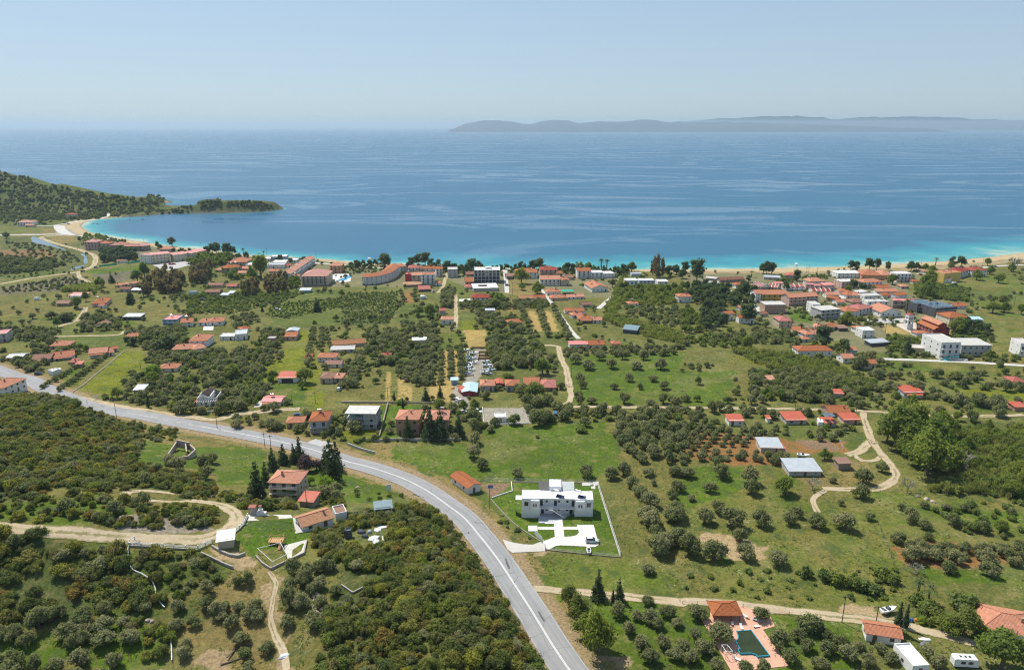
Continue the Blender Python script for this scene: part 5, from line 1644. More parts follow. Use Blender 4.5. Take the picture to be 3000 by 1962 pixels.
for i in range(0, len(pl2) - 1):
    a_ = math.atan2(tg[i][1], tg[i][0])
    for f in range(4):
        window(e, outer[i][0], outer[i][1], zb + hh * (.14 + .24 * f), 1.3, 1.2 if f != 1 else .5, a_, 0)
    FOOT.append((ridge[i][0], ridge[i][1], 7, ridge[i][0], ridge[i][1], 0, 1, 1))
for f in (1, 2, 3):
    mb = MB()
    for i in range(len(pl2) - 1):
        p0, p1 = outer[i], outer[i + 1]; q0, q1 = p0 - nn[i] * 1.1, p1 - nn[i + 1] * 1.1
        z_ = zb + hh * f / 4
        mb.face([(*q0, z_), (*q1, z_), (*p1, z_), (*p0, z_)]); mb.face([(*q0, z_ - .15), (*p0, z_ - .15), (*p1, z_ - .15), (*q1, z_ - .15)]); mb.face([(*q0, z_ - .15), (*q1, z_ - .15), (*q1, z_ + .8), (*q0, z_ + .8)])
    ob("balcony", mb.mesh("balcony", wmat('w')), e)
g2 = G("A3 815 285 915 275")
house("hotel", "square end block of the curved white hotel by the shore", g2[0], g2[1], tall(g2[0], px("A3 815 285")[0], 90 / 4.76), 14, 'h', 'o', 'n', 3, 'x', cat='hotel')

# concrete hotel frame still under construction
pp = px("A3 1850 422 2215 420"); g2 = ground(pp); hh = tall(g2[0], pp[0], 195 / 4.76)
w_ = np.linalg.norm((g2[1] - g2[0])[:2]); rz = math.atan2(g2[1][1] - g2[0][1], g2[1][0] - g2[0][0]); mid = (g2[0] + g2[1]) / 2
e = tag(ob("concrete_frame", None, None, tuple(mid), rz), "unfinished white concrete hotel frame with open storeys by the shore", "building")
FOOT.append((mid[0], mid[1] + 8, w_ * .55, mid[0], mid[1], rz, w_, 16))
rawc = mat("raw_concrete", (.52, .51, .49), noise=.15, scale=.4)
for f in range(5):
    z_ = hh * f / 4.4
    ob("floor_slab", MB().box(-w_ / 2, w_ / 2, 0, 16, z_ - .3, z_).mesh("floor_slab", rawc), e)
    if f < 4:
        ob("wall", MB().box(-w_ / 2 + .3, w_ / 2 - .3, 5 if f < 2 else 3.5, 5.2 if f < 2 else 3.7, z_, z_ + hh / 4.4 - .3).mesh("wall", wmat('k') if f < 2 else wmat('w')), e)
        for i in range(8):
            x = -w_ / 2 + .25 + i * (w_ - .5) / 7
            ob("column", MB().box(x - .22, x + .22, .05, .5, z_, z_ + hh / 4.4 - .3).mesh("column", wmat('w')), e)
        for i in range(7):
            if f >= 2 and i in (0, 1, 2, 4, 5, 6):
                x = -w_ / 2 + .25 + (i + .5) * (w_ - .5) / 7
                ob("window", FARWIN[1], e, (x, 3.48, z_ + 1.5), 0, (2.0, 1, 1.8))
    ob("wall", MB().box(-w_ / 2, -w_ / 2 + .25, .55, 16, z_ if f < 4 else z_, z_ + (hh / 4.4 - .3 if f < 4 else .9)).mesh("wall", wmat('w')), e)
    ob("wall", MB().box(w_ / 2 - .25, w_ / 2, .55, 16, z_, z_ + (hh / 4.4 - .3 if f < 4 else .9)).mesh("wall", wmat('w')), e)
ob("stair_core", MB().box(-1.5, 4, 6, 10, hh * 4 / 4.4, hh * 4 / 4.4 + 1.6).mesh("stair_core", wmat('w')), e)
pp = px("A3 1838 545 2192 535"); g2 = ground(pp); w_ = np.linalg.norm((g2[1] - g2[0])[:2]); rz = math.atan2(g2[1][1] - g2[0][1], g2[1][0] - g2[0][0]); mid = (g2[0] + g2[1]) / 2
e = tag(ob("courtyard_slab", None, None, tuple(mid), rz), "low white roof slab with a square open courtyard before the concrete frame", "building")
FOOT.append((mid[0], mid[1] + 11, w_ * .5, mid[0], mid[1], rz, w_, 22))
hs_ = 3.2
ob("roof", MB().box(-w_ / 2, w_ / 2, 0, 5.5, hs_ - .4, hs_).box(-w_ / 2, w_ / 2, 14, 19, hs_ - .4, hs_).box(-w_ / 2, -w_ * .26, 5.5, 14, hs_ - .4, hs_).box(w_ * .1, w_ / 2, 5.5, 14, hs_ - .4, hs_).mesh("roof", wmat('w')), e)
ob("wall", MB().box(-w_ / 2 + .4, w_ / 2 - .4, .4, .7, -1, hs_ - .4).box(-w_ / 2 + .4, -w_ / 2 + .7, .7, 18.5, -1, hs_ - .4).box(w_ / 2 - .7, w_ / 2 - .4, .7, 18.5, -1, hs_ - .4).box(-w_ * .26, w_ * .1, 13.7, 14, -1, hs_ - .4).mesh("wall", wmat('n')), e)
ob("courtyard_floor", MB().box(-w_ * .26, w_ * .1, 5.5, 13.7, 0, .2).mesh("courtyard_floor", mat("courtyard_earth", (.25, .19, .08))), e)

# bell tower
pp = px("A7 742 1075 826 1075"); g2 = ground(pp); hh = tall(g2[0], pp[0], 205 / 4.76); w_ = np.linalg.norm((g2[1] - g2[0])[:2]); mid = (g2[0] + g2[1]) / 2
e = tag(ob("bell_tower", None, None, tuple(mid), .05), "slender white bell tower with arched openings and red cap", "bell tower")
FOOT.append((mid[0], mid[1] + 2, 4, mid[0], mid[1], 0, 4, 4))
hw = w_ / 2
lv = [0, .34, .62, .86]
for f in range(3):
    za, zb_ = hh * lv[f], hh * lv[f + 1]
    s_ = hw * (1 - .05 * f)
    mb = MB()
    if f == 0:
        mb.box(-s_, s_, hw - s_, hw + s_, -1, zb_)
    else:
        pt = s_ * .32
        for a_ in (-1, 1):
            for b_ in (-1, 1):
                mb.box(a_ * s_ - (pt if a_ > 0 else 0), a_ * s_ + (0 if a_ > 0 else pt), hw + b_ * s_ - (pt if b_ > 0 else 0), hw + b_ * s_ + (0 if b_ > 0 else pt), za, zb_ - .5)
        for b_ in (-1, 1):
            mb.box(-.14, .14, hw + b_ * s_ - (pt if b_ > 0 else 0), hw + b_ * s_ + (0 if b_ > 0 else pt), za, zb_ - .5)
        mb.box(-s_, s_, hw - s_, hw + s_, zb_ - .5, zb_)
        mb.box(-s_ - .25, s_ + .25, hw - s_ - .25, hw + s_ + .25, zb_ + .002, zb_ + .25)
        mb.box(-s_ * .5, s_ * .5, hw * .6, hw * 1.4, za, za + .02)
        for a_ in range(2):
            ob("bell_opening", MB().box(-s_ * .58 + a_ * s_ * .7, -s_ * .1 + a_ * s_ * .7, hw - .3, hw + .3, za + .3, zb_ - .8).mesh("bell_opening", door_k), e)
    ob("stage", mb.mesh("stage", mat("tower_white", (.74, .73, .75), noise=.05)), e)
s_ = hw * .8
z_ = hh * .86 + .25
ob("lantern", MB().box(-s_, s_, hw - s_, hw + s_, z_, z_ + hh * .1).mesh("lantern", mat("tower_white", (.7, .7, .7))), e)
mb = MB()
for q in (((-1, -1), (1, -1)), ((1, -1), (1, 1)), ((1, 1), (-1, 1)), ((-1, 1), (-1, -1))):
    mb.face([(q[0][0] * s_ * 1.25, hw + q[0][1] * s_ * 1.25, z_ + hh * .1), (q[1][0] * s_ * 1.25, hw + q[1][1] * s_ * 1.25, z_ + hh * .1), (0, hw, z_ + hh * .1 + 1.5)])
ob("roof", mb.mesh("roof", rmat('r')), e)
ob("cross", MB().box(-.07, .07, hw - .07, hw + .07, z_ + hh * .1 + 1.4, z_ + hh * .1 + 3).box(-.45, .45, hw - .06, hw + .06, z_ + hh * .1 + 2.2, z_ + hh * .1 + 2.4).mesh("cross", mat("gilt", (.6, .4, .08), rough=.35, metal=.6, noise=0)), e)

# red church: nave with a raised middle roof, seen from its corner
gc = G("A7 1112 1160 900 1070 1330 1155")
c0, cl, cr = gc
rz = math.atan2(cr[1] - c0[1], cr[0] - c0[0])
w_ = np.linalg.norm((cr - c0)[:2]); L_ = np.linalg.norm((cl - c0)[:2])
L_ = max(14.0, min(L_, 30)); w_ = max(9.0, min(w_, 18))
mid = (c0 + cr) / 2
hh = tall(c0, px("A7 1112 1160")[0], 92 / 4.76)
e = tag(ob("church", None, None, tuple(mid), rz), "dark red church with stepped orange roof beside the bell tower", "church")
FOOT.append((mid[0], mid[1] + L_ / 2, L_ * .6, mid[0], mid[1], rz, w_, L_))
vm = wmat('v')
ob("aisle", MB().box(-w_ / 2, w_ / 2, 0, L_, -1, hh).mesh("aisle", vm), e)
ob("nave", MB().box(-w_ * .27, w_ * .27, .1, L_ - .1, hh, hh + 3.2).mesh("nave", vm), e)
mb = MB()
for s_ in (-1, 1):
    slab_face(mb, [(s_ * (w_ / 2 + .6), -.6, hh - .1), (s_ * (w_ / 2 + .6), L_ + .6, hh - .1), (s_ * w_ * .27, L_ + .6, hh + 1.7), (s_ * w_ * .27, -.6, hh + 1.7)])
ob("roof", mb.mesh("roof", rmat('o')), e)
mb = MB()
for s_ in (-1, 1):
    slab_face(mb, [(s_ * (w_ * .27 + .5), -.6, hh + 3.1), (s_ * (w_ * .27 + .5), L_ + .6, hh + 3.1), (0, L_ + .6, hh + 4.9), (0, -.6, hh + 4.9)])
ob("nave_roof", mb.mesh("nave_roof", rmat('o')), e)
ob("gable", MB().prism([(0, 0)] * 3, 0, 0).mesh("gable", vm)) if False else None
mb = MB(); mb.face([(-w_ * .27, .1, hh + 3.2), (w_ * .27, .1, hh + 3.2), (0, .1, hh + 4.8)]); mb.face([(w_ * .27, L_ - .1, hh + 3.2), (-w_ * .27, L_ - .1, hh + 3.2), (0, L_ - .1, hh + 4.8)])
ob("gable", mb.mesh("gable", vm), e)
mb = MB()
for i in range(8):
    a0, a1 = math.pi + i * math.pi / 8, math.pi + (i + 1) * math.pi / 8
    p0, p1 = (3 * math.cos(a0), 2.6 * math.sin(a0)), (3 * math.cos(a1), 2.6 * math.sin(a1))
    mb.face([(*p0, -1), (*p1, -1), (*p1, hh * .7), (*p0, hh * .7)]); mb.face([(*p0, hh * .7), (*p1, hh * .7), (0, 0, hh * .95)])
ob("apse", mb.mesh("apse", vm), e)
for i in range(5):
    window(e, -w_ / 2, (i + .5) * L_ / 5, hh * .55, 1.2, 2.2, -math.pi / 2, 0)

# ------------------------------------------------------------------ the white villa
pp = px("B3 465 690 1706 670"); g2 = ground(pp)
w_ = float(np.linalg.norm((g2[1] - g2[0])[:2])); rz = math.atan2(g2[1][1] - g2[0][1], g2[1][0] - g2[0][0]); mid = (g2[0] + g2[1]) / 2
hh = tall(g2[0], pp[0], 300 / 5.95)
e = tag(ob("white_villa", None, None, (mid[0], mid[1], mid[2]), rz), "modern white two-storey villa with recessed centre and outside stairs", "villa")
FOOT.append((mid[0], mid[1] + 5, w_ * .5, mid[0], mid[1], rz, w_, 10))
vw = mat("villa_white", (.80, .80, .80), rough=.8, noise=.035, scale=.3, spec=.2)
X = lambda q: (q - 465) / 1241.0 * w_ - w_ / 2
f1 = hh * .49
xl, xr = X(782), X(1387)
dw = 6.2
rec = 2.0
ob("wing", MB().box(-w_ / 2, xl, 0, dw, -.6, hh).mesh("wing", vw), e)
ob("wing", MB().box(xr, w_ / 2, 0, dw, -.6, hh).mesh("wing", vw), e)
ob("centre", MB().box(xl + .003, xr - .003, rec, 9.5, -.6, hh - .15).mesh("centre", vw), e)
for a_, b_ in ((622, 772), (1408, 1558)):
    ob("bay", MB().box(X(a_), X(b_), -.7, -.003, f1 - .35, hh - .12).mesh("bay", vw), e)
ob("roof", MB().box(xl - .02, xr + .02, .55, dw, hh + .003, hh + .2).mesh("roof", vw), e)
for a_, b_ in ((-w_ / 2, xl - .03), (xr + .03, w_ / 2)):
    mb = MB(); t_ = .22
    mb.box(a_, b_, 0, t_, hh + .002, hh + .35).box(a_, b_, dw - t_, dw, hh + .002, hh + .35).box(a_, a_ + t_, t_, dw - t_, hh + .002, hh + .35).box(b_ - t_, b_, t_, dw - t_, hh + .002, hh + .35)
    ob("parapet", mb.mesh("parapet", vw), e)
    ob("roof", MB().box(a_ + t_, b_ - t_, t_, dw - t_, hh + .002, hh + .08).mesh("roof", vw), e)
# roof room with sloping panel fields either side
ob("roof_room", MB().box(X(950), X(1160), dw, 11.5, hh - .1, hh + 1.9).mesh("roof_room", vw), e)
o = ob("pergola", None, e)
mb = MB(); slab_face(mb, [(X(755), dw + .2, hh + .3), (X(945), dw + .2, hh + .3), (X(945), 10.8, hh + 1.5), (X(755), 10.8, hh + 1.5)], .1)
ob("dark_roof", mb.mesh("dark_roof", mat("dark_slate", (.13, .12, .12), rough=.6, noise=.15, scale=3)), e)
for i in range(12):
    xx = X(760) + (X(940) - X(760)) * i / 11
    mb = MB(); slab_face(mb, [(xx - .04, dw + .25, hh + .37), (xx + .04, dw + .25, hh + .37), (xx + .04, 10.7, hh + 1.56), (xx - .04, 10.7, hh + 1.56)], .05)
    ob("seam", mb.mesh("seam", mat("dark_seam", (.08, .08, .08), noise=0)), e)
mb = MB(); slab_face(mb, [(X(1165), dw + .2, hh + .3), (X(1392), dw + .2, hh + .3), (X(1392), 10.8, hh + 1.5), (X(1165), 10.8, hh + 1.5)], .1)
ob("glass_roof", mb.mesh("glass_roof", mat("frosted_panel", (.45, .50, .50), rough=.25, noise=.05)), e)
for i in range(13):
    xx = X(1170) + (X(1388) - X(1170)) * i / 12
    mb = MB(); slab_face(mb, [(xx - .05, dw + .25, hh + .38), (xx + .05, dw + .25, hh + .38), (xx + .05, 10.7, hh + 1.57), (xx - .05, 10.7, hh + 1.57)], .06)
    ob("slat", mb.mesh("slat", frame_w), e)
for i in range(4):
    yy = dw + 1 + i * 1.0
    zz = hh + .3 + (yy - dw - .2) / (10.6 - dw) * 1.2
    ob("slat", MB().box(X(1168), X(1390), yy, yy + .08, zz + .05, zz + .14).mesh("slat", frame_w), e)
bpy.data.objects.remove(o)
for q in (1085, 1462):
    ob("solar_heater", HEAT, e, (X(q), 2.9, hh + .8), math.pi - .5, 1.15)
    for k in (0, 1):
        mb = MB(); slab_face(mb, [(-.9, -.6, .1), (.9, -.6, .1), (.9, .7, .5), (-.9, .7, .5)], .07)
        ob("solar_panel", mb.mesh("solar_panel", heat_p), e, (X(q + 20) + k * 1.1, 1.5 - .25 * k, hh + .3), -.45)
ob("aerial", MB().tube((X(930), 2.5, hh), (X(930), 2.5, hh + 2), .04, .03, 5).box(X(930) - .5, X(930) + .5, 2.46, 2.54, hh + 1.6, hh + 1.66).mesh("aerial", rail_m), e)
# balcony with railing
sl_ = ob("balcony", MB().box(xl + .01, xr - .01, .1, rec - .003, f1 - .25, f1).mesh("balcony", vw), e)
mb = MB()
for zz in (.3, .65, 1.0):
    mb.box(xl + .01, xr - .01, .12, .17, f1 + zz - .04, f1 + zz)
for i in range(19):
    xx = xl + .05 + (xr - xl - .15) * i / 18
    mb.box(xx, xx + .05, .123, .167, f1, f1 + .96)
ob("railing", mb.mesh("railing", rail_m), sl_)
for q in (808, 1055, 1362):
    door(e, X(q), rec, f1 + .02, 1.0, 2.15, 0, 1)
for q in (830, 1050, 1330):
    door(e, X(q), rec, .25, 1.05, 2.15, 0, 1)
for q in (901, 1114, 1262):
    window(e, X(q), rec, f1 + 1.75, .75, .8, 0, 1, True)
for q in (901, 1114, 1258):
    window(e, X(q), rec, 1.85, .75, .8, 0, 1, True)
for q in (547, 1628):
    window(e, X(q), 0, hh - 1.75, 1.4, 1.6, 0, 1, True)
for q in (674, 717, 1461, 1504):
    window(e, X(q), -.7, hh - 1.95, .5, 1.15, 0, 1, True)
for sx, a_ in ((-1, -math.pi / 2), (1, math.pi / 2)):
    window(e, sx * w_ / 2, 3, hh - 1.75, 1.4, 1.6, a_, 1, True)
    window(e, sx * w_ / 2, 3, 1.7, 1.4, 1.6, a_, 1, True)
# stairs down to the right
st = ob("stairs", None, e)
x0, x1 = X(1010), X(1245)
ns = 15
ob("landing", MB().box(X(950), x0, -1.1, .098, f1 - .2, f1).mesh("landing", vw), e)
bpy.data.objects.remove(st)
for i in range(ns):
    xa = x0 + (x1 - x0) * i / ns
    z_ = f1 - f1 * (i + 1) / (ns + 1)
    ob("stair_tread", MB().box(xa, xa + (x1 - x0) / ns + .05, -1.05, -.1, z_ - .08, z_).mesh("stair_tread", rawc), e)
for yy in (-1.12, -.08):
    mb = MB(); slab_face(mb, [(x0, yy - .04, f1 - .05), (x0, yy + .04, f1 - .05), (x1, yy + .04, 0), (x1, yy - .04, 0)], .3)
    ob("stringer", mb.mesh("stringer", vw), e)
    mb = MB(); mb.tube((x0, yy, f1 + .95), (x1, yy, 1.0), .03, .03, 4)
    for i in range(0, 12):
        k_ = i / 11
        mb.tube((x0 + (x1 - x0) * k_, yy, f1 * (1 - k_)), (x0 + (x1 - x0) * k_, yy, f1 * (1 - k_) + .97), .02, .02, 4)
    ob("handrail", mb.mesh("handrail", rail_m), e)
mb = MB()
for i in range(8):
    xx = X(950) + .05 + (x0 - X(950) - .1) * i / 7
    mb.box(xx, xx + .04, -1.09, -1.05, f1, f1 + 1)
mb.box(X(950), x0, -1.1, -1.04, f1 + 1.002, f1 + 1.05)
ob("railing", mb.mesh("railing", rail_m), e)
ob("terrace", MB().box(xl - .4, X(1425), -4.3, -.02, -.5, .2).box(xl + .003, xr - .003, -.02, rec - .003, -.5, .2).mesh("terrace", mat("terrace_paving", (.45, .46, .48), noise=.06)), e)
for a_, b_ in ((872, 1018), (1180, 1402)):
    ob("terrace_step", MB().box(X(a_), X(b_), -4.75, -4.303, -.4, .3).mesh("terrace_step", vw), e)
ob("side_canopy", MB().box(-w_ / 2 - 2.2, -w_ / 2 - .003, 1.5, 4.5, hh - 1.2, hh - 1).mesh("side_canopy", vw), e)
ob("side_screen", MB().box(-w_ / 2 - 2.2, -w_ / 2 - 2.1, 1.5, 4.5, -.4, hh - 1.2).mesh("side_screen", mat("blue_screen", (.25, .33, .42), rough=.3, noise=.05)), e)
VILLA = (mid, rz, w_, hh)
# ------------------------------------------------------------------ near buildings and yards
def H(nm, lb, s, hp, d_, roof, rk, wk, fl, op='', **kw):
    reg = REG[s.split()[0]]; pp = px(s); g2 = ground(pp)
    h_ = max(2.2, .5 * (tall(g2[0], pp[0], hp / reg[2]) + tall(g2[1], pp[1], hp / reg[2])))
    return house(nm, lb, g2[0], g2[1], h_, d_, roof, rk, wk, fl, op, cat=nm.replace('_', ' '), near=True, **kw)


o = H("house", "tall beige three-storey house with orange roof among firs", "B4 548 745 1060 790", 285, 8.5, 'h', 'o', 't', 3, 'Cnxb')
o = H("cottage", "white cottage with two-tone orange tiled roof by the lawn", "B4 1115 1335 1650 1258", 128, 6.5, 'g', 'y', 'w', 1, 'Cn')
H("cottage_wing", "flat brown roof right of the two-tone tiled cottage", "B4 1690 1165 1890 1135", 40, 5, 'f', 'D', 'w', 1, 'xN')
H("canopy", "sloping red metal roof behind the two-tone tiled cottage", "B4 1060 905 1290 930", 26, 5, 's', 'R', 'd', 1, 'xN')
H("kiosk", "small white-roofed shelter at the gate of the lawn", "R7 1525 715 1632 703", 62, 4, 's', 'W', 't', 1, 'xN')
H("hut", "white hut with orange gable between road and villa", "R5 884 1064 968 1043", 50, 12, 'G', 'o', 'w', 1, 'nx')
H("hut", "teal tarpaulin shelter above the scrap heap", "R8 240 470 350 468", 34, 3.5, 's', 'S', 'k', 1, 'xN')
H("container", "little green bin box left of the scrap heap", "R8 26 642 70 640", 34, 1.6, 'f', 'S', 'k', 1, 'xN')
H("cabin", "stained white flat-roofed cabin cut by the bottom edge", "B7 415 1420 700 1400", 150, 8, 'f', 'W', 'w', 1, 'xn')

# unfinished concrete house with turquoise columns
pp = px("R5 40 612 250 612"); g2 = ground(pp); hh = tall(g2[0], pp[0], 112 / 2.38); w_ = np.linalg.norm((g2[1] - g2[0])[:2]); mid = (g2[0] + g2[1]) / 2
rz = math.atan2(g2[1][1] - g2[0][1], g2[1][0] - g2[0][0])
e = tag(ob("unfinished_house", None, None, tuple(mid), rz), "unfinished grey concrete house with turquoise columns", "house")
FOOT.append((mid[0], mid[1] + 5, w_ * .5, mid[0], mid[1], rz, w_, 10))
turq = mat("turquoise_paint", (.10, .50, .48), noise=.05)
for f in range(4):
    z_ = hh * f / 3
    x0 = -w_ / 2 + (w_ * .0 if f < 3 else -.6)
    ob("floor_slab", MB().box(x0, w_ / 2 * (1 if f < 3 else .99), 0 if f < 3 else -.5, 9.5, z_ - .25, z_).mesh("floor_slab", rawc), e)
    if f < 3:
        for i in range(5):
            for yy in (.3, 4.6, 9.0):
                x = -w_ / 2 + .2 + i * (w_ - .6) / 4
                ob("column", MB().box(x, x + .3, yy, yy + .3, z_, z_ + hh / 3 - .25).mesh("column", turq if (f == 2 and i < 3) else rawc), e)
        ob("wall", MB().box(w_ * .05, w_ / 2 - .2, .65, .9, z_, z_ + hh / 3 - .25).mesh("wall", wmat('g')), e)
        ob("wall", MB().box(-w_ / 2 + .5, w_ / 2 - .2, 8.7, 8.95, z_, z_ + hh / 3 - .25).mesh("wall", wmat('g')), e)
        if f < 2:
            ob("wall", MB().box(-w_ / 2 + .6, w_ * .04, 2.6, 2.85, z_, z_ + hh / 3 - .25).mesh("wall", wmat('g')), e)
            window(e, w_ * .3, .64, z_ + 1.5, 1.6, 1.3, 0, 1, True)

# roofless white house
pp = px("B2 592 1405 872 1392"); g2 = ground(pp); hh = tall(g2[0], pp[0], 105 / 4.76); w_ = np.linalg.norm((g2[1] - g2[0])[:2]); mid = (g2[0] + g2[1]) / 2
rz = math.atan2(g2[1][1] - g2[0][1], g2[1][0] - g2[0][0])
e = tag(ob("roofless_house", None, None, tuple(mid), rz), "white house whose roof is missing, rooms open to the sky", "house")
FOOT.append((mid[0], mid[1] + 6, w_ * .5, mid[0], mid[1], rz, w_, 13))
D_ = 12.0
y0 = 3.0
def gable_wall(x0, x1, y, h, pk, t_=.25):
    mb = MB(); q = [(x0, h), (x1, h), ((x0 + x1) / 2, h + pk)]
    mb.box(x0, x1, y, y + t_, -1, h)
    a = [(x, y, z) for x, z in q]; b2 = [(x, y + t_, z) for x, z in q]
    mb.face(a); mb.face(b2[::-1]); mb.face([a[1], b2[1], b2[2], a[2]]); mb.face([a[2], b2[2], b2[0], a[0]])
    return mb
wh = wmat('w')
ob("wall", gable_wall(-w_ / 2, w_ * .16, y0, hh, 1.6).mesh("wall", wh), e)
ob("wall", MB().box(w_ * .16, w_ / 2, y0 + 2, y0 + 2.25, -1, hh * .8).mesh("wall", wh), e)
ob("wall", gable_wall(-w_ / 2, w_ / 2, D_, hh, 2.4).mesh("wall", wmat('d')), e)
for x in (-w_ / 2, w_ / 2 - .25):
    ob("wall", MB().box(x, x + .25, y0 + .253, D_ - .003, -1, hh * 1.0).mesh("wall", wh), e)
ob("wall", MB().box(w_ * .14, w_ * .16 + .25, y0 + .253, D_ - .003, -1, hh + .8).mesh("wall", wh), e)
ob("floor", MB().box(-w_ / 2 + .26, w_ / 2 - .26, y0 + .26, D_ - .01, hh * .45, hh * .5).mesh("floor", mat("room_floor", (.20, .14, .13))), e)
for i in range(9):
    x = -w_ / 2 + .4 + i * (w_ - .8) / 8
    ob("beam", MB().box(x - .08, x + .08, .2, y0 - .01, hh * .62, hh * .74).mesh("beam", wh), e)
for i in range(4):
    x = -w_ / 2 + .4 + i * (w_ - .8) / 3
    ob("column", MB().box(x - .15, x + .15, .3, .6, -1, hh * .62).mesh("column", wh), e)
for x in (-w_ * .28, -w_ * .08):
    window(e, x, y0, hh * .3, 1.1, 1.6, 0, 0, True)
window(e, -w_ * .17, y0, hh * .95, .8, .9, 0, 0, True)
mb = MB(); slab_face(mb, [(-w_ / 2 - 2.2, y0, hh * .35), (-w_ / 2 - .01, y0, hh * .7), (-w_ / 2 - .01, D_ - 2, hh * .7), (-w_ / 2 - 2.2, D_ - 2, hh * .35)])
ob("side_roof", mb.mesh("side_roof", rmat('o')), e)


def line_wall(name, label, s, h, t_, m, cat="wall", off=0, world=None, z=None):
    p = G(s) if world is None else world
    mb = MB()
    for i in range(len(p) - 1):
        a, b2 = p[i], p[i + 1]
        n_ = max(1, int(np.linalg.norm((b2 - a)[:2]) / 4))
        for k in range(n_):
            q0 = a + (b2 - a) * k / n_; q1 = a + (b2 - a) * (k + 1) / n_
            d = (q1 - q0)[:2]; l_ = np.linalg.norm(d); d = d / l_; nn_ = np.array([-d[1], d[0]])
            z0, z1 = float(hz(q0[0], q0[1])), float(hz(q1[0], q1[1]))
            c = [(q0[:2] - nn_ * t_ / 2, z0), (q1[:2] - nn_ * t_ / 2, z1), (q1[:2] + nn_ * t_ / 2, z1), (q0[:2] + nn_ * t_ / 2, z0)]
            lo = [(v[0], v[1], z_ - .6) for v, z_ in c]; hi = [(v[0], v[1], z_ + h) for v, z_ in c]
            mb.face(hi)
            for j in range(4):
                mb.face([lo[j], lo[(j + 1) % 4], hi[(j + 1) % 4], hi[j]])
    return tag(ob(name, mb.mesh(name, m)), label, cat)


POST = MB().tube((0, 0, -.4), (0, 0, 1), .035, .035, 5).mesh("post", rail_m)
POSTW = MB().box(-.12, .12, -.12, .12, -.4, 1).box(-.15, .15, -.15, .15, 1.002, 1.06).mesh("post", wmat('w'))
POSTD = MB().box(-.06, .06, -.06, .06, -.4, 1).mesh("post", mat("fence_wood", (.12, .09, .06), noise=.2))


def fence(name, label, s, h, spacing, m, post=POST, rails=3, cat="fence", rt=.02):
    p = spline(G(s)[:, :2], spacing) if s.count(' ') > 4 else None
    p0 = G(s)
    pts = []
    for i in range(len(p0) - 1):
        n_ = max(1, int(np.linalg.norm((p0[i + 1] - p0[i])[:2]) / spacing))
        pts += [p0[i] + (p0[i + 1] - p0[i]) * k / n_ for k in range(n_)]
    pts.append(p0[-1])
    b0 = p0[0]
    e = tag(ob(name, None, None, (b0[0], b0[1], float(hz(b0[0], b0[1])))), label, cat)
    P3 = [(q[0] - b0[0], q[1] - b0[1], float(hz(q[0], q[1])) - e.location.z) for q in pts]
    for q in P3:
        ob("post", post, e, q, 0, (1, 1, h))
    for k in range(rails):
        mb = MB(); zz = h * (k + 1) / rails - .04
        for a, b2 in zip(P3[:-1], P3[1:]):
            mb.tube((a[0], a[1], a[2] + zz), (b2[0], b2[1], b2[2] + zz), rt, rt, 4, cap=False)
        ob("rail", mb.mesh("rail", m), e)
    return e


stonew = mat("pale_stone_wall", (.34, .31, .27), noise=.25, scale=1.2)
line_wall("retaining_wall", "white garden wall slanting between the road bank and villa lawn", "R5 1045 1105 1120 1190 1200 1270 1290 1335 1385 1395", .45, .2, stonew)
line_wall("retaining_wall", "white wall corner round the tilled plot left of the villa", "R5 1185 980 1192 1045 1120 1068 1050 1092", .45, .22, wh)
line_wall("garden_wall", "thin pale wall behind the villa lawn", "R5 1195 982 1440 985 1675 988", .3, .15, stonew)
line_wall("garden_wall", "low pale base wall along the front of the villa plot", "R5 1425 1452 1550 1466 1700 1482 1945 1505", .25, .18, wmat('d'))
line_wall("garden_wall", "low pale base wall along the right side of the villa plot", "R5 1790 1010 1840 1170 1890 1330 1945 1503", .3, .15, wmat('n'))
fence("wire_fence", "wire fence on the right side of the villa plot", "R5 1792 1012 1842 1170 1892 1330 1946 1503", 1.9, 2.6, rail_m, rails=5, rt=.03)
fence("wire_fence", "wire fence along the front of the villa plot", "R5 1425 1452 1550 1466 1700 1482 1945 1505", 1.2, 2.6, rail_m, rails=4)
fence("wire_fence", "wire fence behind the villa lawn", "R5 1000 975 1200 978 1440 982 1790 990", 1.6, 3, rail_m, rails=4)
e = fence("slatted_gate", "grey slatted sliding gate at the villa entrance", "B3 690 985 820 1110", 1.8, 1.2, rail_m, rails=8, cat="gate", rt=.05)
e = fence("slatted_gate", "open grey gate leaf at the villa drive", "B3 835 1130 875 1270", 1.6, 1.2, rail_m, rails=6, cat="gate", rt=.04)
fence("white_fence", "white rail fence on the stone wall above the scrub", "R7 900 690 905 672 940 648", 1.1, 1.6, wh, POSTW, 2, rt=.06)
fence("white_fence", "long white rail fence below the dirt road", "R7 905 690 1060 695 1210 706 1380 715", 1.0, 2.2, wh, POSTW, 3, rt=.06)
fence("white_gate", "white gate panel beside the white-roofed shelter", "R7 1382 716 1480 672", 1.3, 1.5, wh, POSTW, 5, "gate", rt=.05)
fence("white_fence", "white fence from the shelter up to the patio", "R7 1632 605 1670 575 1705 540 1728 490", 1.2, 1.6, wh, POSTW, 5, rt=.05)
line_wall("stone_wall", "grey stone base below the long white rail fence", "R7 903 695 1060 701 1210 712 1385 722", .5, .5, stonew)
line_wall("stone_wall", "curved stone edging below the shelter", "R7 1480 700 1540 735 1600 760 1660 770 1710 750", .7, .5, stonew)
line_wall("stone_wall", "stone wall along the drive to the lower terraces", "R7 1405 750 1480 785 1560 825 1625 850", .8, .4, stonew)
line_wall("stone_wall", "stone terrace wall under the white pergola frame", "R7 1785 770 1830 820 1890 858 2000 805 2120 750 2140 660", .7, .35, stonew)
line_wall("stone_wall", "stone wall of the little terrace garden in the scrub", "R8 0 970 80 1025 215 955", .6, .3, stonew)
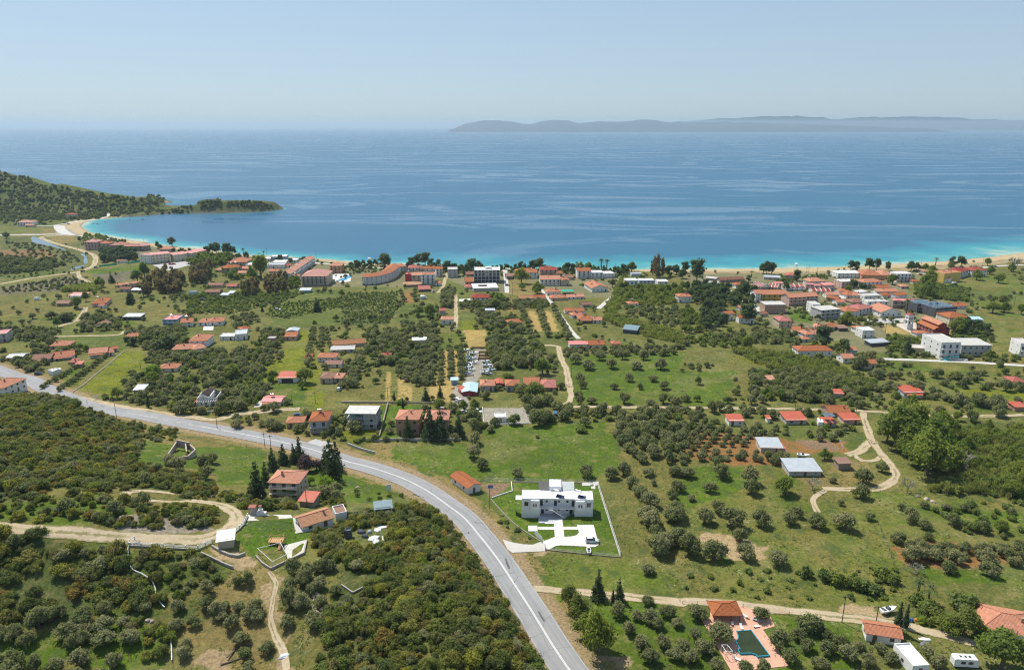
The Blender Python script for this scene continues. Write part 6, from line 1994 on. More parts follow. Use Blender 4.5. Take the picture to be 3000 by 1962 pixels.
line_wall("garden_wall", "pale wall along the strip field beside the slanting olive rows", "R4 510 352 640 255 760 160 865 70", .4, .4, stonew)
line_wall("garden_wall", "wavy grey wall in front of the twin brick-coloured houses", "R5 140 692 200 690 260 698 320 692 430 690 560 692 700 690 838 688", 1.1, .3, wmat('n'))
line_wall("garden_wall", "balustrade wall ends by the road below the unfinished house", "R5 45 722 100 745 160 765 235 785", 1.2, .35, wmat('n'))
line_wall("garden_wall", "stone wall left of the twin brick-coloured houses", "R5 325 440 300 540 265 668", 1.2, .5, wmat('d'))
line_wall("garden_wall", "white front wall of the roofless house", "R4 1340 492 1400 492 1430 495 1490 495", 1.0, .3, wh)
line_wall("garden_wall", "wall of the bare plot with the white cabin", "R5 985 462 992 582 1150 578 1310 572", .5, .25, wh)
line_wall("garden_wall", "dark boundary line behind the twin houses and workshop", "R5 0 428 250 430 540 432 700 435", 1.0, .3, wmat('t'))
line_wall("garden_wall", "white wall before the apartment building on the village street", "A7 1200 1500 1300 1490 1590 1510", 1.2, .4, wh)
fence("wire_fence", "dark post fence along the pool garden lane", "R9 0 1095 200 1100 420 1120 600 1150 740 1172 900 1195", 1.1, 4, rail_k, POSTD, 2)
fence("wire_fence", "post fence between the lower meadow and red orchard", "R6 1365 1280 1400 1370 1440 1460 1470 1557", 1.2, 4, rail_k, POSTD, 2)
fence("wire_fence", "wire fence slanting by the shed field", "R6 1045 645 1090 700 1120 760", 1.6, 3, rail_m, POST, 4)
hedge_s = "R2 30 1160 200 1165"
# stone ruin
e = tag(ob("stone_ruin", None, None, tuple(G("R4 1255 800")[0])), "roofless pinkish stone ruin in the green meadow", "ruin")
b0 = G("R4 1255 800")[0]
for s in ("R4 1148 812 1240 752", "R4 1240 752 1330 772", "R4 1330 772 1368 800", "R4 1368 800 1310 822", "R4 1310 822 1200 815", "R4 1300 760 1305 800"):
    p = G(s); d = (p[1] - p[0])[:2]; l_ = np.linalg.norm(d); d /= l_
    c = (p[0] + p[1]) / 2 - b0
    ob("wall", MB().obox(c[:2], d, (-d[1], d[0]), l_, .45, -1, 1.6 + (s[3:7] == '1240') * .7).mesh("wall", mat("ruin_stone", (.46, .37, .31), noise=.25, scale=.8)), e)
FOOT.append((b0[0], b0[1], 8, b0[0], b0[1] - 6, 0, 14, 12))

# pool, coping and pavilion
poolw = "B6 640 655 892 632 1212 1088 1008 1112 975 1075 900 1052 705 1060 652 992 705 982 632 850 662 800 672 740 655 690"
p = G(poolw); c0 = p.mean(0)
e = tag(ob("swimming_pool", None, None, tuple(c0)), "murky green swimming pool with turquoise rim", "pool")
zt = float(max(hz(q[0], q[1]) for q in p))
pl = p[:, :2] - c0[:2]
if (pl[:, 0] * np.roll(pl[:, 1], -1) - np.roll(pl[:, 0], -1) * pl[:, 1]).sum() < 0:
    pl = pl[::-1]
mb = MB(); mb.face([(x, y, zt - c0[2] + .16) for x, y in pl])
ob("water", mb.mesh("water", mat("pool_water", (.03, .042, .016), rough=.25, noise=.25, scale=.25, spec=.25)), e)
mb = MB()
for i in range(len(pl)):
    a, b2 = pl[i], pl[(i + 1) % len(pl)]
    d = b2 - a; l_ = np.linalg.norm(d); d /= l_
    mb.obox((a + b2) / 2, d, (-d[1], d[0]), l_ + .1, .22, zt - c0[2] - .5, zt - c0[2] + .26)
ob("coping", mb.mesh("coping", mat("turquoise_tile", (.03, .26, .34), rough=.5, noise=.1)), e)
FOOT.append((c0[0], c0[1], 9, c0[0], c0[1] - 7, 0, 9, 14))
pp = px("B6 245 470 690 470"); g2 = ground(pp); w_ = np.linalg.norm((g2[1] - g2[0])[:2]); mid = (g2[0] + g2[1]) / 2
e = tag(ob("pool_pavilion", None, None, tuple(mid), 0), "open pavilion with orange tiled hip roof beside the pool", "pavilion")
rm, _ = roof_mesh('h', w_, 5.2, .45, .7, rmat('o'))
ob("roof", rm, e, (0, 0, 2.7))
for x in (-.5, -.17, .17, .5):
    for yy in (0, 5.2):
        ob("post", MB().box(x * w_ - .1, x * w_ + .1, yy - .1, yy + .1, -.2, 2.7).mesh("post", door_m), e)
ob("bar_counter", MB().box(-w_ * .45, w_ * .2, 3.6, 4.2, 0, 1.1).mesh("bar_counter", wmat('g')), e)
FOOT.append((mid[0], mid[1] + 3, 5, mid[0], mid[1], 0, w_, 6))
LOUNGE = MB().box(-.35, .35, -.9, .5, .25, .33).box(-.3, -.22, -.85, -.77, 0, .25).box(.22, .3, -.85, -.77, 0, .25).box(-.3, -.22, .35, .43, 0, .25).box(.22, .3, .35, .43, 0, .25)
slab_face(LOUNGE, [(-.35, .5, .33), (.35, .5, .33), (.35, 1.0, .75), (-.35, 1.0, .75)], .07)
LOUNGE = LOUNGE.mesh("sun_lounger", mat("lounger_white", (.75, .74, .70), noise=0))
for i, (s, lb) in enumerate((("B6 725 590", "white sun lounger just above the pool rim"), ("B6 655 1145", "white sun lounger at the lower left of the pool"), ("B6 985 575", "white sun lounger right of the pool head"), ("B6 565 525", "white sun lounger before the pavilion"), ("B6 790 395", "white sun lounger right of the pavilion roof"))):
    q = G(s)[0]
    tag(ob("sun_lounger", LOUNGE, None, (q[0], q[1], q[2] + .13), i * .9), lb, "sun lounger", "sun loungers by the pool")
# pergola frame by the pool and the play deck frame
def frame_structure(name, label, s, h, m, cat):
    p = G(s); c = p.mean(0)
    e = tag(ob(name, None, None, tuple(c)), label, cat)
    for i in range(len(p)):
        a, b2 = p[i] - c, p[(i + 1) % len(p)] - c
        ob("post", MB().tube((a[0], a[1], a[2] - .3), (a[0], a[1], h), .07, .07, 6).mesh("post", m), e)
        ob("beam", MB().tube((a[0], a[1], h), (b2[0], b2[1], h), .07, .07, 5).mesh("beam", m), e)
    return e


frame_structure("pergola_frame", "bare white metal pergola frame left of the pool", "B6 370 1010 470 1010 560 1130 450 1140", 2.4, frame_w, "pergola")
frame_structure("pergola_frame", "white metal frame over the terrace olive", "R7 1800 745 1905 860 2005 810 1960 720", 2.3, frame_w, "pergola")
p = G("R7 1890 690 1885 668 1965 655 1975 690"); c = p.mean(0)
e = tag(ob("play_deck", None, None, tuple(c)), "raised wooden play deck on the lawn edge", "deck")
wood = mat("pine_wood", (.48, .28, .13), noise=.15, scale=2)
for i in range(7):
    ob("board", MB().box(-2 + i * .57, -1.48 + i * .57, -1.3, 1.3, 1.1, 1.18).mesh("board", wood), e)
for x in (-1.9, 1.9):
    for y in (-1.2, 1.2):
        ob("post", MB().box(x - .08, x + .08, y - .08, y + .08, -.5, 2.1).mesh("post", wood), e)
ob("rail", MB().box(-1.98, 1.98, 1.15, 1.25, 1.95, 2.05).box(-1.95, -1.85, -1.1, 1.1, 1.95, 2.05).box(1.85, 1.95, -1.1, 1.1, 1.95, 2.05).mesh("rail", wood), e)
for i in range(6):
    ob("step", MB().box(1.2, 1.9, -1.6 - i * .3, -1.32 - i * .3, .9 - i * .17, .97 - i * .17).mesh("step", wood), e)
# barbecue and chimney block on the patio
b0 = G("B4 250 1050")[0]
e = tag(ob("barbecue", None, None, tuple(b0)), "stone pillar with tiled cap at the patio gate", "pillar")
ob("pillar", MB().box(-.9, .9, -.8, .8, -.5, 2.6).mesh("pillar", stonew), e); ob("cap", MB().box(-1.1, 1.1, -1, 1, 2.602, 2.8).mesh("cap", rmat('p')), e)
b0 = G("B4 385 1060")[0]
e = tag(ob("barbecue", None, None, tuple(b0)), "white masonry barbecue with chimney on the patio", "barbecue")
ob("base", MB().box(-1.6, 1.6, -.6, .6, -.5, 1).mesh("base", wh), e); ob("hood", MB().box(-.6, .6, -.5, .5, 1.002, 1.9).mesh("hood", wh), e); ob("flue", MB().tube((0, 0, 1.9), (0, 0, 3), .4, .25, 8).mesh("flue", wh), e); ob("cap", MB().box(-.45, .45, -.45, .45, 3.002, 3.15).mesh("cap", rmat('r')), e)
# white hose-like pipe climbing the foreground slope
for s, lb in (("R7 897 700 895 760 920 860 990 895 1060 945 1085 1000 1090 1050 1130 1110 1150 1130", "white pipe running down through the foreground scrub"), ("R7 1193 1340 1198 1420 1200 1500", "short white pipe at the bottom of the foreground slope")):
    p = spline(G(s)[:, :2], 1.2); zz = hz(p[:, 0], p[:, 1]) + .55
    mb = MB()
    for i in range(len(p) - 1):
        mb.tube((*p[i], zz[i]), (*p[i + 1], zz[i + 1]), .13, .13, 5, cap=False)
    tag(ob("water_pipe", mb.mesh("water_pipe", frame_w)), lb, "pipe")

# ------------------------------------------------------------------ vehicles
tyre = mat("tyre", (.02, .02, .02), noise=0); rim = mat("wheel_rim", (.45, .45, .46), rough=.35, metal=.6, noise=0)
lamp = mat("headlamp", (.6, .6, .6), rough=.15, noise=0); tail = mat("tail_lamp", (.35, .02, .02), rough=.3, noise=0)
TYRE = MB().tube((0, -.11, 0), (0, .11, 0), .34, .34, 14).mesh("tyre", tyre)
RIM = MB().tube((0, -.115, 0), (0, .115, 0), .2, .2, 10).mesh("rim", rim)


def loft(profiles, m, name, smooth=False):
    """profiles: list of rings of points (same count)"""
    mb = MB()
    for a, b2 in zip(profiles[:-1], profiles[1:]):
        n_ = len(a)
        for i in range(n_):
            j = (i + 1) % n_
            mb.face([a[i], a[j], b2[j], b2[i]])
    mb.face(profiles[0][::-1]); mb.face(profiles[-1])
    return mb.mesh(name, m, smooth)


CARS = {}


def car(label, loc, rz, colour, kind='suv', group=None):
    key = (colour, kind)
    if key not in CARS:
        pm = mat("car_paint_" + colour, {'silver': (.62, .64, .66), 'white': (.78, .78, .78), 'red': (.40, .03, .04), 'dark': (.05, .055, .07), 'blue': (.06, .12, .25), 'grey': (.25, .26, .28)}[colour], rough=.25, noise=0, spec=.5)
        if kind == 'van':
            prof = [(-2.5, .55, 1.0), (-2.48, .35, 2.2), (-1.5, .3, 2.3), (1.2, .3, 2.25), (1.75, .35, 1.5), (2.5, .4, 1.15), (2.55, .45, .8)]
            win = [(.2, 1.75)]
        else:
            prof = [(-2.15, .5, .95), (-2.1, .35, 1.05), (-1.9, .3, 1.1), (1.0, .3, 1.05), (1.9, .32, .92), (2.15, .45, .7)]
        hw = .98 if kind == 'van' else .9
        rings = []
        for x, zb_, zt_ in prof:
            rings.append([(x, -hw * .96, zb_), (x, hw * .96, zb_), (x, hw, (zb_ + zt_) / 2), (x, hw * .92, zt_), (x, -hw * .92, zt_), (x, -hw, (zb_ + zt_) / 2)])
        body = loft(rings, pm, "body")
        if kind == 'van':
            gl = MB(); gl.face([(1.22, -.86, 2.2), (1.22, .86, 2.2), (1.8, .88, 1.53), (1.8, -.88, 1.53)][::-1]); gl.box(.3, 1.15, -.99, -.93, 1.45, 2.0).box(.3, 1.15, .93, .99, 1.45, 2.0)
            glass_m = gl.mesh("windscreen", glass); roof_m = None
        else:
            rg = []
            for x, w0, z0_, w1, z1_ in ((-1.95, .84, 1.06, .70, 1.12), (-1.6, .86, 1.06, .72, 1.6), (.1, .86, 1.05, .72, 1.66), (1.05, .86, 1.03, .8, 1.08)):
                rg.append([(x, -w0, z0_), (x, w0, z0_), (x, w1, z1_), (x, -w1, z1_)])
            glass_m = loft(rg, glass, "cabin_glass")
            roof_m = loft([[(-1.62, -.73, 1.6), (-1.62, .73, 1.6), (-1.62, .7, 1.66), (-1.62, -.7, 1.66)], [(-.6, -.74, 1.66), (-.6, .74, 1.66), (-.6, .7, 1.72), (-.6, -.7, 1.72)], [(.18, -.73, 1.64), (.18, .73, 1.64), (.18, .7, 1.70), (.18, -.7, 1.70)]], pm, "roof")
        CARS[key] = (body, glass_m, roof_m)
    body, gl, rf = CARS[key]
    e = tag(ob("van" if kind == 'van' else "car", None, None, loc, rz), label, "van" if kind == 'van' else "car", group)
    ob("body", body, e)
    ob("windows", gl, e)
    if rf:
        ob("roof", rf, e)
    for x in (-1.35, 1.4):
        for y in (-.83, .83):
            wl = ob("wheel", TYRE, e, (x, y, .34)); ob("rim", RIM, wl)
    for y in (-.6, .6):
        xb = 2.15 if kind != 'van' else 2.53
        ob("headlight", MB().box(-.05, .03, -.2, .2, -.09, .09).mesh("headlight", lamp), e, (xb, y, .72 if kind != 'van' else .95))
        ob("tail_light", MB().box(-.03, .03, -.1, .1, -.15, .15).mesh("tail_light", tail), e, (-xb + .0, y * 1.2, .85))
    return e


q = G("B3 1690 1118")[0]
car("silver SUV parked on the villa's white drive", (q[0], q[1], q[2] + .16), -.08, 'silver')
CARL = """R5 810 412|1.5|white|suv|white car beside the blue-roofed workshop
R5 835 425|.1|white|suv|second white car tucked below the workshop's first
R5 848 500|.6|silver|suv|silver car under the tree before the workshop
R5 952 495|-.5|white|suv|white car half under the olive by the bare plot
R5 1490 520|1.5|blue|van|blue van parked under the olives at the lane end
R1 1190 704|.1|red|suv|left red car on the grey car park
R1 1212 702|.1|red|suv|right red car on the grey car park
R1 1350 664|.2|silver|suv|silver car by the cream hotel's right wing
R1 1180 690|.1|dark|suv|dark car by the long cream wing
A1 525 1138|.1|white|van|white van alone in the far left field
A2 445 855|.1|dark|suv|dark car in front of the pale eucalyptus
A2 1495 995|.0|white|suv|white car alone in the rough green field
A1 1155 740|1.2|dark|suv|dark car where the dirt spur branches
A1 1340 690|.1|grey|suv|grey car at the flooded bend of the dirt road
R3 1895 842|.1|white|van|white van behind the ochre-walled building
A7 940 315|.2|red|suv|red car on the street behind the beach pines
A7 860 262|.1|dark|suv|dark car in the beach car park, left
A7 905 260|.1|dark|suv|dark car in the beach car park, right
R2 1158 850|.2|dark|suv|dark car right of the courtyard slab
R2 575 940|.1|white|van|white van parked in the grass below the hotels
R2 640 895|1.0|white|suv|white car by the crimson-roofed shed
R4 270 232|.4|dark|suv|dark car among the olives below the left hamlet
A1 905 70|.2|dark|suv|dark car on the bay beach road, upper
A1 960 85|.2|grey|suv|grey car on the bay beach road, lower
A7 1975 200|.1|silver|suv|silver car on the street at the far right beach
A2 330 290|.2|blue|suv|blue car at the foot of the cream right wing
R4 2365 340|1.5|silver|suv|silver car on the dark vegetable plot
R4 2080 525|.1|blue|suv|blue car behind the grey house's annex
B2 1650 352|.2|white|suv|white car above the flat-roofed dark cabin"""
for ln in CARL.split('\n'):
    s, a, c, k_, lb = ln.split('|')
    q = G(s)[0]
    car(lb, (q[0], q[1], q[2] + .12), float(a), c, k_)
# caravans
def caravan(label, s, rz, L_=5.2):
    q = G(s)[0]
    e = tag(ob("caravan", None, None, (q[0], q[1], q[2]), rz), label, "caravan")
    pm = mat("caravan_white", (.76, .76, .75), rough=.4, noise=.05)
    ring = lambda x, k: [(x, -1.1, .5), (x, 1.1, .5), (x, 1.1 * k, 2.6 * k + .1), (x, -1.1 * k, 2.6 * k + .1)]
    ob("body", loft([ring(-L_ / 2, .9), ring(-L_ / 2 + .3, 1), ring(L_ / 2 - .5, 1), ring(L_ / 2, .82)], pm, "body"), e)
    for x in (-.9, .9):
        window(e, x, -1.1, 1.7, 1.1, .7, 0, 1, True)
    for x in (-1.2, .0, 1.0):
        ob("roof_hatch", MB().box(x - .25, x + .25, -.3, .3, 2.69, 2.8).mesh("roof_hatch", door_k), e)
    for y in (-1, 1):
        wl = ob("wheel", TYRE, e, (0, y, .34)); ob("rim", RIM, wl)
    ob("tow_bar", MB().tube((L_ / 2, 0, .5), (L_ / 2 + 1, 0, .5), .06, .06, 5).mesh("tow_bar", rail_k), e)
    FOOT.append((q[0], q[1], 3, q[0], q[1] - 1.2, rz, L_, 2.4))


caravan("white caravan with dark roof hatches at the bottom right", "B7 1330 1240", -.08, 6)
caravan("white caravan in the red-roofed roadside compound", "R6 955 582", 1.3)
caravan("white caravan in the grass behind the crimson-roofed shed", "A3 1130 640", 1.4)
caravan("long white caravan under the pink-roofed field shed", "A1 1060 1115", .05, 8)
caravan("white caravan among the olives below the left hamlet", "R4 395 222", .3)

# boats
HULL = {}


def boat_mesh(col):
    if col in HULL:
        return HULL[col]
    m = mat("hull_" + col, {'white': (.76, .76, .75), 'blue': (.10, .30, .50), 'grey': (.40, .43, .47), 'tarp': (.30, .36, .42)}[col], rough=.35, noise=.05)
    rings = []
    for x, w_, zk in ((-2.4, .85, .1), (-1, 1.0, 0), (.8, .9, .05), (1.9, .5, .3), (2.7, .06, .75)):
        rings.append([(x, -w_, 1.0 + max(0, x) * .08), (x, -w_ * .75, zk + .25), (x, 0, zk), (x, w_ * .75, zk + .25), (x, w_, 1.0 + max(0, x) * .08)])
    h = loft(rings, m, "hull")
    d = MB().box(-2.0, -1.1, -.6, .6, 1.002, 1.1).box(-.6, .3, -.55, .55, 1.01, 1.55).mesh("cockpit", mat("cockpit_dark", (.08, .09, .10), noise=0))
    HULL[col] = (h, d)
    return HULL[col]


def boat(label, loc, rz, col='white', sc=1.0, trailer=False, group=None, cat="boat"):
    e = tag(ob("boat", None, None, loc, rz, sc), label, cat, group)
    h, d = boat_mesh(col)
    z = .45 if trailer else -.25
    ob("hull", h, e, (0, 0, z)); ob("cockpit", d, e, (0, 0, z))
    if trailer:
        ob("trailer", MB().box(-2, 2.2, -.06, .06, .3, .42).box(-1.2, -.9, -.95, .95, .3, .42).tube((2.2, 0, .36), (3.4, 0, .36), .05, .05, 5).mesh("trailer", rail_m), e)
        for y in (-1, 1):
            wl = ob("wheel", TYRE, e, (-1.05, y, .34)); ob("rim", RIM, wl)
    return e


q = G("B3 1630 1285")[0]
boat("white boat on a trailer on the villa lawn", (q[0], q[1], q[2]), math.pi / 2, 'white', .72, True)
for i, (s, lb) in enumerate((("R1 652 418", "leftmost boat moored in the bay"), ("R1 682 419", "second boat from the left in the bay"), ("R1 733 408", "third boat from the left in the bay"), ("R1 905 388", "fourth boat from the left, near the isthmus"), ("R1 993 390", "rightmost boat moored in the bay"))):
    q = at_z(px(s), 0)[0]
    boat(lb, (q[0], q[1], 0), i * .8, 'white' if i < 3 else 'grey', 1.1, group="boats moored in the bay")
q = G("R9 1430 1158")[0]; boat("covered white boat on a trailer by the tall cypress", (q[0], q[1], q[2]), .3, 'white', 1, True)
q = G("R6 838 808")[0]; boat("white boat on a trailer behind the long metal shed", (q[0], q[1], q[2]), -.3, 'white', 1, True)
q = G("R9 525 1215")[0]; boat("small pale dinghy under the olive by the pool", (q[0], q[1], q[2] + .2), -.4, 'grey', .6)
# boat yard: two ranks of laid-up boats
YL = [(868, 70), (900, 85), (925, 95), (885, 110), (905, 135), (925, 158), (880, 160), (900, 180), (875, 195), (910, 205), (880, 235), (925, 120)]
YR = [(1005, 150), (1030, 160), (1015, 180), (1045, 190), (1010, 205), (1040, 215), (1030, 235), (1000, 225)]
for k_, (lst, side) in enumerate(((YL, "left"), (YR, "right"))):
    for i, (x, y) in enumerate(sorted(lst, key=lambda t: t[1])):
        q = G("R5 %d %d" % (x, y))[0]
        boat("%s boat from the back in the %s rank of the boat yard" % (['1st', '2nd', '3rd', '4th', '5th', '6th', '7th', '8th', '9th', '10th', '11th', '12th'][i], side), (q[0], q[1], q[2] + .1), (.1, .25, -.15, 1.45, .05)[i % 5], ('white', 'tarp', 'white', 'grey', 'white', 'tarp')[i % 6], (1.0, .85, 1.15)[i % 3], True, group="boats laid up in the %s rank of the yard" % side)
        FOOT.append((q[0], q[1], 2.5, q[0], q[1] - 1.2, 0, 4, 2.4))
crm = mat("crate_wood", (.45, .28, .14), noise=.2, scale=1.5)
for i, (x, y, lb) in enumerate(((965, 55, "long timber bay wall at the back of the boat yard"), (1000, 85, "upper timber bay at the right of the boat yard"), (1000, 108, "middle timber bay at the right of the boat yard"), (995, 130, "lower timber bay at the right of the boat yard"))):
    q = G("R5 %d %d" % (x, y))[0]
    e = tag(ob("timber_bay", None, None, tuple(q), 0), lb, "timber bay")
    L_ = 11 if i == 0 else 7.5
    ob("wall", MB().box(-L_ / 2, L_ / 2, 1.4, 1.6, -.2, 1.4).mesh("wall", crm), e); ob("wall", MB().box(-L_ / 2, -L_ / 2 + .2, -.6, 1.4, -.2, 1.4).mesh("wall", crm), e); ob("wall", MB().box(L_ / 2 - .2, L_ / 2, -.6, 1.4, -.2, 1.4).mesh("wall", crm), e)
# a person standing in the boat yard
q = G("B5 810 140")[0]
rgs = []
for z, w_, d_ in ((.0, .13, .16), (.08, .14, .13), (.45, .13, .11), (.85, .17, .13), (1.0, .18, .13), (1.25, .21, .13), (1.42, .23, .12), (1.5, .10, .09), (1.55, .08, .08), (1.6, .09, .10), (1.68, .10, .11), (1.76, .07, .08), (1.79, .02, .02)):
    rgs.append([(w_ * math.cos(a * .785), d_ * math.sin(a * .785), z) for a in range(8)])
bd = loft(rgs, mat("dark_clothes", (.04, .045, .06), noise=0), "person", True)
tag(ob("person", bd, None, tuple(q)), "person in dark clothes standing in the boat yard", "person")

# ------------------------------------------------------------------ poles, towers, signs, scrap, rocks
polem = mat("pole_wood", (.10, .075, .055), noise=.2, scale=3)
POLE = MB().tube((0, 0, -.6), (0, 0, 1), .15, .10, 7).mesh("pole", polem)
ARM = MB().box(-1.1, 1.1, -.06, .06, -.07, .07).mesh("crossarm", polem)
INS = MB().box(-1.0, -.92, -.05, .05, .07, .25).box(-.04, .04, -.05, .05, .07, .25).box(.92, 1.0, -.05, .05, .07, .25).mesh("insulators", mat("insulator", (.5, .48, .45), noise=0))
POLES = """R4 815 540 130|utility pole on the road verge where the lane splits off
R4 1515 605 100|utility pole on the grass opposite the stone ruin
R4 1848 742 105|left of the two utility poles before the orange-roofed fir garden
R4 1895 800 150|right, taller utility pole before the orange-roofed fir garden
R4 540 955 105|utility pole standing in the scrub of the left ridge
R4 985 215 60|utility pole in the yellow strip field
R4 2040 455 65|left utility pole by the green lawn below the garage
R4 2200 430 65|right utility pole by the green lawn below the garage
R5 1605 250 90|utility pole beside the pale bending lane
R5 2370 425 85|utility pole right of the straight track
R5 325 420 100|utility pole at the gate of the mown strip
R9 1110 1225 190|utility pole at the bare turning place
R9 1345 1240 110|thin pole behind the split-roof shed
B4 1185 920 170|utility pole behind the tiled cottage
R1 880 540 35|utility pole behind the pink block on the bay beach
R1 1005 562 40|utility pole near the beach restaurant
R1 1405 602 54|utility pole at the top of the car park
R1 1160 575 30|short pole beside the beach restaurant
R1 1540 640 80|twin-post power pole among the shore pines
R1 1862 645 58|utility pole behind the beach bars
R1 2206 665 58|utility pole at the upper end of the stepped terrace
R1 920 782 78|utility pole before the car park field
R1 545 620 60|utility pole by the canal bend
R2 237 740 72|utility pole behind the curved hotel
R2 1910 745 50|power pole beside the shore palms
R2 835 1147 72|utility pole right of the white cabin
R2 172 905 65|utility pole in the rubble strip
R2 1195 920 95|utility pole in the dry yard right of the courtyard slab
R2 1180 1000 90|utility pole by the grey hut
R3 862 765 45|left pole of the beach pair behind the village
R3 877 765 60|right pole of the beach pair behind the village
R3 936 770 45|beach pole right of the pair
R3 1130 738 35|beach pole before the white hotel
R3 1657 745 75|beach pole beside the dark pines
R3 1852 740 75|beach pole behind the white red-roofed house
R3 2090 710 62|beach pole near the right edge
R3 1412 1180 70|pole at the corner of the straw plot
R3 310 840 45|pole at the left end of the beach tavern row
R3 2282 1270 60|pole in the meadow right of the grey hall
R3 2310 990 65|pole high in the right meadow
R6 780 500 70|pole above the straight track
R6 1210 485 75|pole at the track crossing
R6 460 345 60|pole at the edge of the olive meadow"""
for ln in POLES.split('\n'):
    s, lb = ln.split('|'); t_ = s.split()
    pp = px(' '.join(t_[:3])); g_ = ground(pp)[0]
    h_ = max(6.0, tall(g_, pp[0], float(t_[3]) / REG[t_[0]][2]))
    e = tag(ob("utility_pole", None, None, tuple(g_), rng.random() * .6 - .3), lb, "utility pole", "utility poles")
    ob("pole", POLE, e, (0, 0, 0), 0, (1, 1, h_)); ob("crossarm", ARM, e, (0, 0, h_ - .5)); ob("insulators", INS, e, (0, 0, h_ - .5))
pp = px("R5 1035 1172"); g_ = ground(pp)[0]; h_ = tall(g_, pp[0], 160 / 2.38)
e = tag(ob("street_lamp", None, None, tuple(g_)), "tall lamp post with dark panel by the villa's garden wall", "street lamp")
ob("pole", POLE, e, (0, 0, 0), 0, (.8, .8, h_)); mb = MB(); slab_face(mb, [(-.9, -.5, 0), (.9, -.5, 0), (.9, .5, .7), (-.9, .5, .7)], .08)
ob("panel", mb.mesh("panel", heat_p), e, (.3, 0, h_ - .3)); ob("lamp_head", MB().box(.3, 1.3, -.12, .12, h_ - .9, h_ - .75).mesh("lamp_head", rail_m), e)
for s, lb in (("R2 197 702", "white lookout tower on the sand by the curved hotel"), ("R3 788 742", "white lookout tower on the village beach")):
    g_ = G(s)[0]
    e = tag(ob("lookout_tower", None, None, tuple(g_)), lb, "lookout tower")
    for x in (-1, 1):
        for y in (-1, 1):
            ob("leg", MB().tube((x * 1.3, y * 1.3, -.3), (x, y, 4.5), .1, .1, 5).mesh("leg", frame_w), e)
    ob("platform", MB().box(-1.4, 1.4, -1.4, 1.4, 4.5, 4.7).mesh("platform", frame_w), e); ob("railing", MB().box(-1.4, 1.4, -1.4, -1.32, 5.2, 5.7).box(-1.4, 1.4, 1.32, 1.4, 5.2, 5.7).box(-1.4, -1.32, -1.32, 1.32, 5.2, 5.7).box(1.32, 1.4, -1.32, 1.32, 5.2, 5.7).mesh("railing", frame_w), e)
    for x in (-1.3, 1.3):
        ob("post", MB().tube((x, 0, 4.7), (x, 0, 7), .07, .07, 5).mesh("post", frame_w), e)
    mb = MB()
    for a in range(8):
        a0, a1 = a * .785, (a + 1) * .785
        mb.face([(1.9 * math.cos(a0), 1.9 * math.sin(a0), 7), (1.9 * math.cos(a1), 1.9 * math.sin(a1), 7), (0, 0, 7.9)])
    ob("roof", mb.mesh("roof", frame_w), e)
g_ = G("R5 333 1052")[0]
e = tag(ob("roadside_sign", None, None, tuple(g_), .35), "white roadside sign board on the grass inside the bend", "sign")
for x in (-.7, .7):
    ob("post", MB().tube((x, .06, -.3), (x, .06, 3.2), .05, .05, 6).mesh("post", rail_m), e)
ob("board", MB().box(-.9, .9, -.04, .04, .9, 3.3).mesh("board", frame_w), e)
g_ = G("R4 665 405")[0]
e = tag(ob("roadside_sign", None, None, tuple(g_), .2), "small white sign board on the verge at left", "sign")
for x in (-.6, .6):
    ob("post", MB().tube((x, .06, -.3), (x, .06, 2), .05, .05, 6).mesh("post", rail_m), e)
ob("board", MB().box(-.9, .9, -.04, .04, 1.0, 2.1).mesh("board", frame_w), e)
# scrap heap: sheets, bags and boxes
SC = [("R8 140 600", (.05, .055, .07), 1.8, 1.4, .9, "dark tarpaulin bundle at the left of the scrap heap"), ("R8 165 630", (.04, .05, .07), 1.6, 1.2, .8, "second dark bundle, lower left of the scrap heap"), ("R8 225 640", (.72, .72, .70), 2.2, 1.4, .5, "large white sheet in the middle of the scrap heap"),
      ("R8 255 585", (.72, .72, .72), 1.8, 1.1, .6, "upper white panel stack of the scrap heap"), ("R8 290 565", (.75, .74, .72), 2.0, .9, .4, "topmost white panels of the scrap heap"), ("R8 245 668", (.65, .66, .68), 1.6, 1.3, .7, "pale box at the bottom of the scrap heap"),
      ("R8 300 640", (.7, .69, .66), .9, 2.0, .3, "white plank pile at the right of the scrap heap"), ("R8 195 600", (.3, .34, .4), 1.1, .9, .8, "grey crate amid the scrap heap"), ("R8 265 548", (.03, .28, .24), 1.9, .8, .3, "teal plastic sheet above the scrap heap"), ("R7 1985 1460", (.55, .56, .58), 1.8, 1.1, .5, "grey plastic wrapped bundle on the worn path"),
      ("R9 1690 1345", (.66, .65, .62), 1.0, 2.4, .4, "white board pile right of the split-roof shed"), ("R9 1690 1385", (.16, .17, .20), 1.6, 1.6, .8, "grey tarpaulin heap right of the split-roof shed"), ("R9 1595 1215", (.03, .12, .35), .7, .7, 1.0, "blue barrel-like bin behind the tall cypress"), ("R9 1627 1212", (.6, .22, .04), .7, .7, .7, "orange bin behind the tall cypress"),
      ("R5 1745 1005", (.45, .42, .36), 1.2, .8, .8, "toy pile on the concrete pad behind the villa"), ("R9 585 1180", (.45, .2, .09), 1.0, .7, 1.5, "brown brick oven beside the pool deck corner"), ("B5 455 345", (.5, .28, .10), 1.2, 1.6, .8, "orange timber stack by the green kiosk"), ("B5 560 300", (.5, .24, .08), 2, .8, .6, "orange timber stack behind the green kiosk")]
